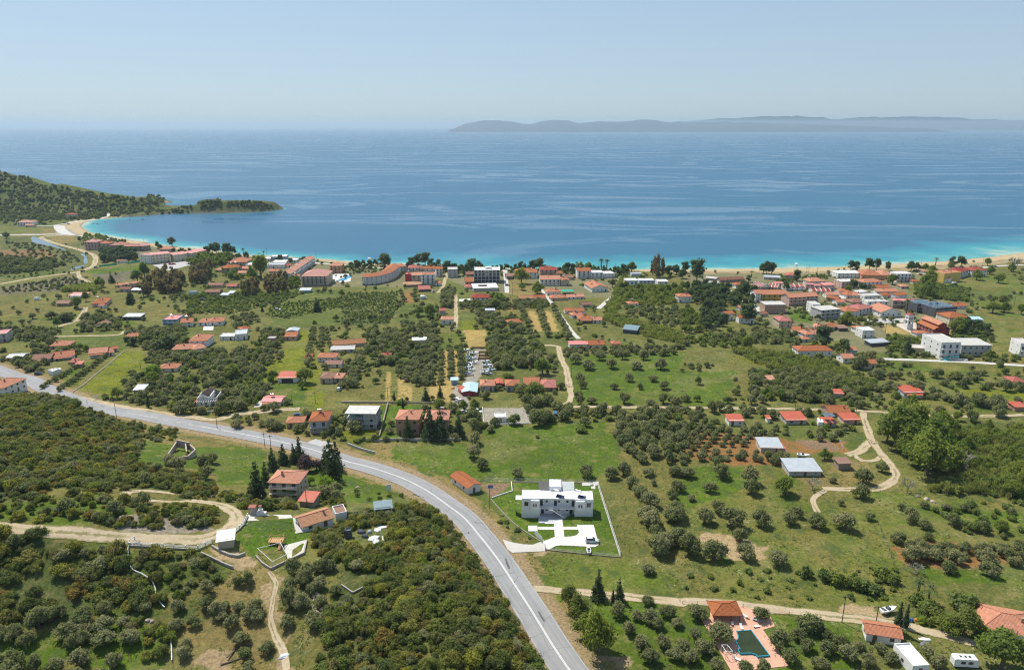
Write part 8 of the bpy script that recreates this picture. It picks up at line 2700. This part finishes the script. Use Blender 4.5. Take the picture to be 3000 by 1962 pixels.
# stands: species mix, spacing, radius range, polygon
STANDS = """shrub|2.4|.8 2.6|ridge|R4 0 400 390 385 590 475 830 555 900 640 1000 700 940 830 1100 900 1400 950 1500 1010 1300 1060 800 1010 700 1060 350 1020 0 1120 -150 1100 -150 430
shrub|3.6|.8 2.2|slope|R4 -100 1110 700 1060 950 1020 1000 1120 860 1210 500 1310 0 1270 -100 1260
shrub|2.6|1 2.1|slope|R4 960 1180 1250 1135 1490 1180 1530 1270 1400 1300 1000 1320 800 1310 560 1300 580 1250 900 1245
shrub|2.8|.9 2|slope|R4 1240 1065 1500 1015 1720 1090 1800 1150 1730 1185 1500 1125 1260 1105
shrub|3.4|.9 2|slope|R4 880 560 1200 640 1230 700 1000 700 900 640
shrub|2.6|1.3 2.8|foreground|R7 -120 600 230 605 410 710 400 830 200 950 -120 960
shrub|2.5|.8 2.7|foreground|R7 420 650 770 650 890 730 910 860 1060 960 1140 1110 1000 1180 560 1100 430 960 410 800
shrub|2.8|1 2.3|foreground|R7 915 720 1370 730 1400 810 1590 860 1540 950 1380 960 1250 1120 1110 1080 1090 950 940 860
shrub|3.2|1.2 2.6|foreground|R7 -120 980 200 970 480 1120 440 1200 200 1240 -120 1230
shrub|2.6|1.2 2.3|foreground|R7 850 1170 1010 1180 1190 1330 1190 1520 1020 1500 1010 1320 880 1330
olive|4.9|1.9 3|foreground|R7 -120 1260 560 1130 860 1190 880 1340 1000 1340 1010 1557 600 1750 -120 1750
olive|4.6|1.7 2.5|terraceolives|R7 1400 1010 1600 990 1680 840 1870 880 1900 1080 1840 1200 1870 1400 1600 1360 1440 1200
olive|4.4|1.7 2.5|terraceolives|R7 1960 880 2380 840 2400 1200 2250 1060 2190 1290 1960 1290 1940 1060
olive|4.6|1.7 2.5|terraceolives|R7 1600 1420 1930 1380 1930 1600 1600 1600
olive|4.6|1.7 2.5|terraceolives|R7 1230 1140 1400 1130 1400 1400 1280 1600 1220 1600 1220 1400
shrub|2.15|.75 2.6|ridgeb|R8 330 480 480 410 640 465 750 500 820 630 950 750 1040 870 1120 970 1230 1140 1280 1230 1380 1400 1470 1600 1470 1800 -200 1800 -120 1120 80 1070 220 970 210 880 20 850 0 700 180 700 320 690
shrub|2.3|1 2.0|ridgeb|R8 -250 470 100 470 240 440 330 480 320 550 90 580 10 610 -20 690 -200 640
shrub|2.3|1.1 2.1|cottageyard|R7 1780 395 2060 375 2060 440 1800 450
shrub|2.2|1.1 2.2|cottageyard|R7 2170 610 2380 500 2400 800 2240 760 2160 680
shrub|2.4|1.1 2.1|cottageyard|R4 2260 1130 2380 1100 2400 1160 2280 1150
hill|8.5|2.6 4.8|headland|R1 -200 40 0 62 200 102 400 152 600 197 800 228 1000 250 1090 225 1150 250 1100 290 1000 335 700 388 430 398 0 388 -200 380
hill|15|2.4 4|headland|R1 0 385 440 398 300 430 0 425
hill|7|2 3.6|islet|R1 1000 300 1100 318 1340 300 1340 335 1100 340 1000 345
hill|4.8|2 4.2|islet|R1 1350 285 1540 262 1700 262 1900 292 1860 322 1400 332
hill|5.5|2.4 4.2|marsh|R1 -100 640 380 680 460 715 300 745 0 780 -100 790
hill|9|1.5 2.6|marsh|R1 0 540 250 560 500 620 560 690 400 700 100 620
hill|6|1 2.2|marsh|R1 0 870 540 775 680 845 420 880 0 908
bush|9|1 2|marsh|R1 0 745 420 735 470 760 0 815
reed|3.2|2 3|marsh|R1 430 880 700 840 720 870 640 890 440 895
pine|6.5|3 4.2|hotelpines|R1 690 620 950 625 955 680 690 690
broad|6.5|3 4.2|hotelpines|R1 580 520 740 530 760 560 600 580
hill|6|1.8 3|hotelpines|R1 600 495 880 540 860 555 600 515
pine|8|1.8 3|shore|R2 0 700 400 712 800 728 1150 745 2000 745 2000 775 1150 775 800 760 0 730
bush|6|1.2 2.2|shore|R2 0 700 800 725 2000 745 2000 800 860 790 0 760
pine|9|1.8 3|shore|R1 1000 575 1480 640 2380 700 2380 720 1500 665 1000 590
euca|6.6|3 4.4|eucalyptus|R1 1085 800 1275 810 1285 915 1095 925
euca|6.6|3 4.2|eucalyptus|R1 1330 760 1465 740 1475 830 1335 850
euca|6.6|3 4|eucalyptus|R1 990 860 1050 860 1050 925 995 925
euca|6.6|2.8 4.2|eucalyptus|R1 1850 845 2020 830 2000 900 1860 912
euca|6.6|2.6 3.8|eucalyptus|R1 1690 860 1800 850 1800 920 1700 930
broad|6|3 4.4|eucalyptus|R1 1300 700 1390 650 1620 650 1600 700 1450 730
broad|6.5|3 4.4|eucalyptus|R1 1590 770 1700 760 1720 800 1600 820
broad|6|2.6 4|eucalyptus|R1 1960 780 2090 830 2080 880 2010 880
bush|3.0|.6 2.2|greenscrub|R1 1300 910 1700 900 2130 895 1960 970 1600 1050 1310 1045
bush|3.2|.5 1.5|greenscrub|R1 1900 980 2380 930 2380 1000 2000 1080 1850 1060
bush|2.8|.5 1.3|greenscrub|R2 0 900 390 890 400 1000 330 1110 0 1120
hill|4|1.4 2.6|leftscrub|R1 380 1060 520 1040 540 1100 400 1130
olive|6|2.4 3.2|leftgrove|R1 0 1170 380 1160 385 1230 0 1245
olive|5|2.6 3.4|leftgrove|R1 565 1070 850 1080 840 1160 575 1180
olive|5.5|2.6 3.4|leftgrove|R1 880 1170 1300 1150 1310 1290 1080 1310 890 1260
olive|6|2.2 3|lefthamlet|R4 190 30 640 20 600 110 350 150 200 130
olive|5|2.2 3|lefthamlet|R4 120 110 330 150 300 260 120 220
olive|6.0|2 3.3|midleft|R1 1050 1330 1500 1310 1830 1300 2000 1340 1840 1440 1560 1460 1240 1410 1000 1430
olive|5.8|1.9 3.1|midleft|R4 860 210 1000 230 1350 270 1480 340 1340 420 1335 500 1220 490 1050 470 910 430 860 320
olive|5.8|1.9 3.1|midleft|R4 1250 100 1900 70 1870 150 1800 250 1600 300 1500 320 1250 250
olive|4.4|2 2.8|midleft|R4 1560 310 1820 360 1780 420 1700 470 1620 480 1570 430
bush|3.6|1 1.8|midleft|R4 1500 250 1820 200 1800 330 1620 340
olive|5.5|2.2 3|midleft|R1 1600 1080 1800 1060 1790 1140 1620 1150
olive|5|2.2 3|midleft|R1 1830 1180 1990 1170 1960 1300 1840 1290
olive|5|2.2 3|midleft|R4 1740 350 1850 180 1900 300 1800 440
olive|4.6|2.1 2.8|densegrove|R2 600 1135 680 1135 660 1320 655 1540 490 1557 480 1330 590 1265
olive|4|2.2 2.8|densegrove|R2 700 875 785 875 790 1005 702 1012
olive|5.5|2.6 3.4|centregrove|R2 1015 1060 1250 1095 1255 1150 1015 1165
olive|5.5|2.6 3.4|centregrove|R2 1040 1180 1260 1170 1260 1240 1040 1240
olive|6|2.6 3.4|centregrove|R2 1020 1240 1400 1230 1395 1420 1100 1425 1030 1330
olive|5|2.4 3.2|centregrove|R2 160 1190 480 1155 590 1150 590 1250 480 1310 400 1410 250 1410 170 1310
olive|5|2.4 3.2|centregrove|R2 390 1400 480 1380 480 1557 400 1557
olive|5.5|2.4 3.2|centregrove|R2 420 1110 640 1130 600 1160 430 1165
olive|5|2.6 3.2|centregrove|R2 950 1030 1050 1035 1080 1130 960 1125
olive|5|2.4 3|centregrove|R2 820 960 1000 975 1240 960 1240 1010 820 1010
olive|5.2|2.4 3.2|centregrove|R2 1250 960 1480 955 1490 1000 1260 1005
broad|7|3 4.5|centregrove|R2 1040 930 1130 940 1120 1010 1050 1010
pine|7|3 4|villagepines|R3 30 870 500 885 510 1000 300 990 110 1000 30 960
pine|6.5|2.8 3.8|villagepines|R3 125 1020 300 990 290 1150 135 1175
broad|6|2.4 3.6|villagepines|R3 0 1020 120 1050 130 1180 0 1180
olive|5|2.2 3|villageolives|R3 490 1160 830 1180 820 1260 490 1255
olive|6|2.2 3|villageolives|R3 150 1180 480 1180 480 1260 160 1250
reed|3.2|1.4 2.8|reedbelt|R2 1950 800 2200 830 2380 900 2380 960 2200 990 1950 980 1880 1100 1830 1080 1850 980
reed|3.2|1.4 2.8|reedbelt|R6 330 60 900 120 1150 230 1350 300 1300 350 950 260 600 190
reed|3.0|1.4 2.4|reedbelt|R2 1830 1060 1960 1080 2380 1180 2380 1260 2100 1200 1850 1100
flower|2.2|1.2 2|broombelt|R2 1830 1000 1900 1010 2000 1080 2250 1150 2380 1200 2380 1230 2200 1180 1950 1110 1830 1060
flower|2.4|1.2 2|broombelt|R6 300 85 520 135 900 175 1350 295 1340 325 880 200 500 165
olive|6|2 2.8|reedolives|R2 1980 1010 2380 1010 2380 1150 2250 1130 2050 1060
bush|5|1.6 2.8|reedbelt|R3 0 1200 420 1220 500 1280 300 1290 0 1260
broad|6|2.4 3.6|villagepines|R2 1930 860 2380 880 2380 940 2200 970 1960 960
bush|4|1.6 2.6|village|R3 1430 1190 1660 1235 1620 1330 1410 1310
bush|3.8|1.8 2.8|village|R3 1620 830 2000 870 1990 960 1620 940
bush|4.5|1.8 2.8|village|R3 1880 1160 2140 1160 2130 1240 1890 1220
pine|6.5|2.4 3.4|village|R3 1890 1110 2140 1150 2130 1210 1900 1200
bush|5|1.4 2.2|village|R3 1560 1330 1800 1330 1800 1370 1600 1370
bush|4.5|1.6 2.4|village|R3 1900 1330 2380 1340 2380 1390 1950 1370
bush|5.5|1.4 2.4|village|R3 640 780 1020 770 1040 800 660 830
bush|6|1.3 2.2|village|R3 520 900 1000 1000 1380 1100 1320 1150 900 1100 560 1000
olive|6|2.4 3.4|trackgrove|R6 0 415 600 425 620 540 330 510 0 560
bush|4.4|1.4 2.6|compound|R6 480 210 1250 255 1260 420 900 430 480 400
olive|5.5|2.2 3.2|compound|R6 480 210 1250 255 1260 420 900 430 480 400
olive|5.9|2.4 3.5|midgrove|R5 1850 425 2380 425 2380 860 2060 850 1900 650
olive|6|2.4 3.2|midgrove|R5 1480 420 1850 430 1850 520 1500 510
olive|5.0|1.5 2.3|orchardrows|R6 -20 565 480 575 750 650 560 745 250 760 0 760
olive|5.5|1.5 2.4|orchardrows|R6 20 790 600 770 700 830 450 850 0 860
olive|6|1.5 2.4|orchardrows|R6 780 640 1090 660 1080 720 800 680
reed|2.8|1.4 2.6|reedbank|R6 1730 990 1900 940 2100 880 2380 900 2380 1100 2050 1070 1720 1050
reed|3.0|1.6 3.2|reedbank|R6 1880 640 2200 620 2250 880 2000 900 1880 800
broad|7|2.4 3.8|reedbank|R6 1880 650 2200 620 2250 880 2000 900 1880 800
bush|5|1.5 2.6|reedbank|R6 1730 990 2100 890 2380 900 2380 1100 1720 1050
bush|5|1.5 2.8|reedbelt|R6 330 60 900 120 1150 230 1350 300 1300 350 950 260 600 190
broad|6|3 4.5|reedbank|R6 2230 650 2420 620 2420 1130 2280 1110 2240 900
broad|7|2.4 3.4|lowgrove|R9 1630 560 2380 560 2380 620 1700 600
bush|5|1 2.2|lowgrove|R9 1700 420 2380 380 2380 600 2000 620
olive|4.4|1.8 2.4|orchard|R9 1480 700 2380 730 2380 830 1560 820
olive|5|2 2.6|meadowtop|R5 1560 40 2380 40 2300 105 1580 105
bush|3.6|.8 1.5|roadverge|R5 1030 1170 1350 1390 1310 1400 1100 1260
bush|6|.7 1.4|lowgrove|R9 0 850 1500 850 1500 1080 0 1050
bush|3|1.2 2.0|yard|R9 1600 1120 1850 1130 1850 1260 1640 1240
bush|7|.7 1.5|slope|R5 20 1060 480 1090 300 1140 0 1120"""


def poisson(poly, sp_, jit=.42):
    x0, y0 = poly[:, 0].min(), poly[:, 1].min(); x1, y1 = poly[:, 0].max(), poly[:, 1].max()
    # jittered hexagonal lattice
    xs, ys = [], []
    yy = y0; k = 0
    while yy < y1:
        n_ = int((x1 - x0) / sp_) + 1
        xs.append(x0 + (np.arange(n_) + (k % 2) * .5) * sp_); ys.append(np.full(n_, yy)); yy += sp_ * .866; k += 1
    xs = np.concatenate(xs); ys = np.concatenate(ys)
    xs = xs + rng.uniform(-jit, jit, len(xs)) * sp_; ys = ys + rng.uniform(-jit, jit, len(ys)) * sp_
    m = inpoly(xs, ys, poly)
    return xs[m], ys[m]


MIXED = ('midleft', 'leftgrove', 'lefthamlet', 'centregrove', 'compound', 'trackgrove', 'villageolives', 'reedolives')
track_pts = np.vstack([np.array([v.co[:2] for v in o.data.vertices]) for o in C.objects if o.name.startswith(('dirt_road', 'farm_track', 'village_road', 'main_road', 'driveway', 'path', 'pool_deck', 'patio', 'car_park', 'sports_court'))])
cell = {}
for q in track_pts:
    cell.setdefault((int(q[0] // 3), int(q[1] // 3)), True)
on_track = lambda x, y: (int(x // 3), int(y // 3)) in cell
for ln in STANDS.split('\n'):
    sp, spc, rr_, grp, s = ln.split('|')
    a_, b_ = map(float, rr_.split())
    pl = G(s)[:, :2]
    xs, ys = poisson(pl, float(spc), .1 if grp in ('orchardrows', 'orchard', 'densegrove') else .42)
    zz = hz(xs, ys)
    for x, y, z in zip(xs, ys, zz):
        r_ = a_ + (b_ - a_) * rng.random() ** 1.3
        if z < .6 or on_track(x, y) or not free(x, y, r_):
            continue
        if rd.shape and float(bil(rd, x, y)) < 5.2 + r_:
            continue
        if rng.random() < .06:
            continue
        k_ = rng.random()
        if sp == 'shrub' and k_ < .12:
            add('olive', x, y, r_ * .95, .8, grp)
            continue
        if sp == 'olive' and grp in MIXED and k_ < .22:
            add('broad' if k_ < .1 else 'bush', x, y, r_ * .85, rng.uniform(.8, 1.2), grp)
            continue
        add(sp, x, y, r_, rng.uniform(.7, 1.3), grp)
# odd trees and bushes along the field edges of the plain
nf = 5200
yy = 290 * (900 / 290.0) ** rng.random(nf); xx = (rng.random(nf) * 1.66 - .83) * yy
ji = np.clip(np.searchsorted(95 * (2500 / 95.0) ** np.linspace(0, 1, NR), yy), 0, NR - 1)
ki = np.clip(((xx / (yy + 60) + 1.15) / 2.3 * (NC - 1)).astype(int), 0, NC - 1)
bare_ = np.zeros(nf, bool)
for c_, pp_ in polys:
    if c_ in ('vivid', 'lawn', 'straw', 'gravel', 'yellow', 'sand', 'tilled', 'marsh', 'reddish', 'marsh2'):
        bare_ |= inpoly(xx, yy, pp_)
clump = vnoise(xx, yy, 28, 51)
for x, y, bb, cl_ in zip(xx, yy, bare_, clump):
    if cl_ < .5 or (bb and rng.random() > .06) or float(bil(sd, x, y)) < 22:
        continue
    r_ = rng.uniform(.9, 2.6)
    if on_track(x, y) or not free(x, y, r_) or float(bil(rd, x, y)) < 7 + r_:
        continue
    add(('olive', 'bush', 'olive', 'broad')[int(rng.choice(4, p=[.5, .34, .1, .06]))], x, y, r_, rng.uniform(.8, 1.2), 'plain')
print({k: len(v) for k, v in TREES.items()})

# what stands where, in words: species name, label and group for each stand
SPN = {'olive': ('olive_tree', 'olive tree', 'grey-green rounded olive tree'), 'shrub': ('maquis_shrub', 'shrub', 'dense rounded maquis shrub'), 'hill': ('hillside_bush', 'bush', 'dark evergreen bush'),
       'pine': ('pine_tree', 'pine tree', 'dark green pine tree'), 'cypress': ('cypress_tree', 'cypress', 'narrow blackish cypress'), 'conifer': ('fir_tree', 'fir tree', 'pointed dark fir tree'),
       'euca': ('eucalyptus_tree', 'eucalyptus', 'tall brownish eucalyptus'), 'broad': ('broadleaf_tree', 'tree', 'leafy green broadleaf tree'), 'bright': ('broadleaf_tree', 'tree', 'bright spring-green tree'),
       'bush': ('green_bush', 'bush', 'low leafy green bush'), 'purple': ('plum_tree', 'plum tree', 'dark purple-leaved plum tree'), 'yellowb': ('broom_shrub', 'shrub', 'orange-yellow flowering shrub'),
       'reed': ('reed_clump', 'reeds', 'tall pale green reed clump'), 'palm': ('palm_tree', 'palm tree', 'palm tree with arching fronds'), 'bare': ('bare_tree', 'tree', 'leafless pale-branched tree'), 'flower': ('broom_clump', 'shrub', 'yellow-flowered broom clump')}
GRN = {'plain': 'standing singly along the field edges of the plain', 'fieldline': 'in the line beside the big green field', 'midgrove': 'in the grove right of the white villa', 'meadow': 'standing apart on the open meadow above the straight track', 'lowgrove': 'scattered over the lower right meadow',
       'orchard': 'in the red-earth orchard at lower right', 'poolgarden': 'in the garden round the green pool', 'yard': 'round the houses at the lower right corner', 'roadside': 'beside the main road at the bottom', 'pooltop': 'on the grass between road and pool',
       'plane': 'of the big clump by the reed bank', 'meadowtree': 'alone in the lower right fields', 'streetrow': 'below the white village street', 'orangehouse': 'around the tall orange-roofed house', 'leftslope': 'on the green slope at left',
       'twinhouses': 'beside the twin brick-coloured houses', 'workshop': 'by the blue-roofed workshop', 'cottagerow': 'before the square brown-roofed cottages', 'ruinhouse': 'around the roofless white house', 'garagetree': 'beside the red-roofed garage',
       'shore': 'along the beach', 'village': 'among the village houses', 'lefttrees': 'in the fields at far left', 'leftrow': 'in the two slanting rows left of the yellow field', 'strawrow': 'in the rows with straw strips',
       'lanerow': 'in the rows beside the concrete lane', 'columns': 'in the long columns in the middle fields', 'ridge': 'on the ridge left of the road', 'slope': 'on the slope round the dirt road', 'foreground': 'in the lower left foreground',
       'terraceolives': 'on the terraces below the tiled cottage', 'ridgeb': 'on the hill in the bottom middle', 'cottageyard': 'beside the tiled cottage', 'headland': 'on the headland at left', 'islet': 'on the rocky islet', 'marsh': 'in the marsh at left',
       'hotelpines': 'by the long cream hotel', 'eucalyptus': 'in the clump behind the beach hotels', 'greenscrub': 'in the scrubby field behind the hotels', 'leftscrub': 'by the twin track at far left', 'leftgrove': 'in the groves at far left',
       'lefthamlet': 'around the left hamlet', 'midleft': 'in the groves left of the yellow strip field', 'densegrove': 'in the dense grove left of the boat yard', 'centregrove': 'in the groves in the middle of the plain', 'villagepines': 'left of the village',
       'villageolives': 'below the yellow house of the village', 'reedbelt': 'along the reed belt', 'reedolives': 'beside the reed belt', 'broombelt': 'along the reed belt', 'trackgrove': 'along the straight track', 'compound': 'round the hidden compound by the crossing',
       'orchardrows': 'in the brown orchard with the grey sheds', 'reedbank': 'at the right edge reed bank', 'meadowtop': 'at the top edge of the olive meadow', 'roadverge': 'on the verge by the villa wall'}
LIMIT = {'olive': 300, 'shrub': 300, 'hill': 120, 'bush': 200, 'reed': 0, 'flower': 0, 'broad': 300, 'pine': 300, 'euca': 300}


def stuff_instances(name, label, cat, items):
    """one object: many small plants set on points"""
    if not items:
        return
    protos, idx = [], {}
    col = bpy.data.collections.new(name + "_shapes")
    sps = sorted({i[0] for i in items})
    for sp in sps:
        for v, (cr, tr) in enumerate(PROTO[sp]):
            if tr is not None:
                me = bpy.data.meshes.new(name)
                nv = len(cr.vertices)
                co = np.empty(nv * 3, 'f'); cr.vertices.foreach_get("co", co)
                V_ = co.reshape(-1, 3).tolist() + [tuple(q.co) for q in tr.vertices]
                F_ = [tuple(p_.vertices) for p_ in cr.polygons] + [tuple(k_ + nv for k_ in p_.vertices) for p_ in tr.polygons]
                me.from_pydata(V_, [], F_)
                me.materials.append(cr.materials[0]); me.materials.append(tr.materials[0])
                me.polygons.foreach_set("material_index", [0] * len(cr.polygons) + [1] * len(tr.polygons))
            else:
                me = cr
            o = bpy.data.objects.new("%s_%03d" % (name, len(protos)), me)
            idx[(sp, v)] = len(protos); protos.append(o); col.objects.link(o)
    n_ = len(items)
    P_ = np.array([[i[1], i[2], 0] for i in items], float)
    P_[:, 2] = hz(P_[:, 0], P_[:, 1]) - .05
    me = bpy.data.meshes.new(name)
    me.vertices.add(n_); me.vertices.foreach_set("co", P_.astype('f').ravel())
    def att(nm, ty, ar, key="value"):
        a__ = me.attributes.new(nm, ty, 'POINT'); a__.data.foreach_set(key, ar.ravel())
    att("idx", 'INT', np.array([idx[(i[0], int(rng.integers(len(PROTO[i[0]]))))] for i in items], 'i'))
    att("scl", 'FLOAT_VECTOR', np.array([[i[3] * rng.uniform(.82, 1.18), i[3] * rng.uniform(.82, 1.18), i[3] * i[4]] for i in items], 'f'), "vector")
    att("rotv", 'FLOAT_VECTOR', np.stack([np.zeros(n_), np.zeros(n_), rng.random(n_) * 6.283], 1).astype('f'), "vector")
    o = ob(name, me)
    ng = bpy.data.node_groups.new(name, 'GeometryNodeTree')
    ng.interface.new_socket("Geometry", in_out='INPUT', socket_type='NodeSocketGeometry')
    ng.interface.new_socket("Geometry", in_out='OUTPUT', socket_type='NodeSocketGeometry')
    N = ng.nodes.new; Lk = ng.links.new
    gi, go = N("NodeGroupInput"), N("NodeGroupOutput")
    m2p = N("GeometryNodeMeshToPoints")
    ci = N("GeometryNodeCollectionInfo"); ci.inputs["Collection"].default_value = col; ci.inputs["Separate Children"].default_value = True; ci.inputs["Reset Children"].default_value = True
    iop = N("GeometryNodeInstanceOnPoints"); iop.inputs["Pick Instance"].default_value = True
    def na(nm, ty):
        q = N("GeometryNodeInputNamedAttribute"); q.data_type = ty; q.inputs["Name"].default_value = nm
        return q.outputs["Attribute"]
    e2r = N("FunctionNodeEulerToRotation")
    Lk(gi.outputs[0], m2p.inputs["Mesh"]); Lk(m2p.outputs[0], iop.inputs["Points"]); Lk(ci.outputs[0], iop.inputs["Instance"])
    Lk(na("idx", 'INT'), iop.inputs["Instance Index"]); Lk(na("rotv", 'FLOAT_VECTOR'), e2r.inputs[0]); Lk(e2r.outputs[0], iop.inputs["Rotation"])
    Lk(na("scl", 'FLOAT_VECTOR'), iop.inputs["Scale"]); Lk(iop.outputs[0], go.inputs[0])
    md = o.modifiers.new("plants", 'NODES'); md.node_group = ng
    o["kind"] = "stuff"; o["label"] = label; o["category"] = cat
    return o


REST = {}
ORD = ['first', 'second', 'third', 'fourth', 'fifth', 'sixth', 'seventh', 'eighth', 'ninth', 'tenth', 'eleventh', 'twelfth']
for sp, lst in TREES.items():
    if sp == 'weed':
        continue
    nm, cat, desc = SPN[sp]
    ar = sorted(lst, key=lambda q: -q[2] * min(1.5, q[3]) / q[1])
    # nearest-looking plants are single objects
    k = LIMIT.get(sp, 400)
    vis = []
    for q in ar:
        u = q[0] / q[1]
        if len(vis) < k and abs(u) < .80 and q[1] > 118:
            vis.append(q)
        else:
            REST.setdefault(sp, []).append(q)
    byg = {}
    for q in vis:
        byg.setdefault(q[4], []).append(q)
    for grp, mem in byg.items():
        ph = GRN.get(grp, grp)
        mem.sort(key=lambda q: q[0] / q[1])
        n_ = len(mem)
        rsort = sorted(q[2] for q in mem); r1, r2 = rsort[n_ // 3], rsort[(2 * n_) // 3]
        ysort = sorted(q[1] for q in mem); ym1, ym2 = ysort[n_ // 3], ysort[(2 * n_) // 3]
        for i, (x, y, r_, zs, _) in enumerate(mem):
            e = ob(nm, None, None, (x, y, float(hz(x, y)) - .05), rng.random() * 6.283, (r_ * rng.uniform(.85, 1.15), r_ * rng.uniform(.85, 1.15), r_ * zs))
            e.empty_display_size = .3
            cr, tr = PROTO[sp][int(rng.integers(len(PROTO[sp])))]
            ob("crown", cr, e)
            if tr is not None:
                ob("trunk", tr, e)
            short = desc.split()[-2:] if n_ > 1 else desc.split()
            short = ' '.join(short)
            if n_ == 1:
                lb = desc + ' ' + ph
            elif n_ <= 12:
                lb = ORD[i] + ' ' + short + ' from the left ' + ph
            else:
                sz = 'small' if r_ <= r1 else ('large' if r_ > r2 else 'middling')
                dp = 'front' if y <= ym1 else ('back' if y > ym2 else 'middle')
                lr = ('left', 'centre', 'right')[min(2, i * 3 // n_)]
                lb = '%s %s, %s %s part, %s' % (sz, short, dp, lr, ph)
            lb = ' '.join(lb.split()[:16])
            tag(e, lb, cat, (desc if desc.endswith('s') else desc + ('es' if desc.endswith('sh') else 's')) + ' ' + ph)
rs_ = lambda *sps: [(s_, q[0], q[1], q[2], q[3]) for s_ in sps for q in REST.get(s_, [])]
stuff_instances("olive_grove", "many more grey-green olive trees across the plain", "olive trees", rs_('olive'))
stuff_instances("maquis_scrub", "close cover of maquis shrubs on the near hills", "scrub", rs_('shrub'))
stuff_instances("far_bushes", "dark bushes covering the headland, islet and marsh", "bushes", rs_('hill'))
stuff_instances("green_scrub", "low green bushes filling the rough ground", "bushes", rs_('bush'))
stuff_instances("reeds", "tall pale green reeds along the ditches", "reeds", rs_('reed'))
stuff_instances("broom_flowers", "yellow flowering broom along the reed belt", "broom", rs_('flower'))
stuff_instances("background_trees", "further broadleaf trees, pines and eucalyptus", "trees", rs_('broad', 'pine', 'euca', 'cypress', 'conifer', 'bright', 'palm', 'bare', 'purple', 'yellowb'))
# grass tufts and weeds over the near fields
n_ = 50000
yy = 112 * (620 / 112.0) ** rng.random(n_); xx = (rng.random(n_) * 1.7 - .85) * yy
zz = hz(xx, yy)
fx = (vnoise(xx, yy, 13, 41) + .6 * vnoise(xx, yy, 4, 42)) > .78
items = []
ji = np.clip(np.searchsorted(95 * (2500 / 95.0) ** np.linspace(0, 1, NR), yy), 0, NR - 1)
ki = np.clip(((xx / (yy + 60) + 1.15) / 2.3 * (NC - 1)).astype(int), 0, NC - 1)
lush = tcol[ji, ki, 3]
for x, y, f_, lu in zip(xx, yy, fx, lush):
    if not f_ or lu < .55 or on_track(x, y) or not free(x, y, 1):
        continue
    if float(bil(rd, x, y)) < 6.5:
        continue
    items.append(('weed', x, y, rng.uniform(.3, .8), rng.uniform(.4, 1.0)))
stuff_instances("meadow_weeds", "tufts of grass and weeds over the fields", "grass", items)
print('weeds', len(items), 'objects', len(C.objects))
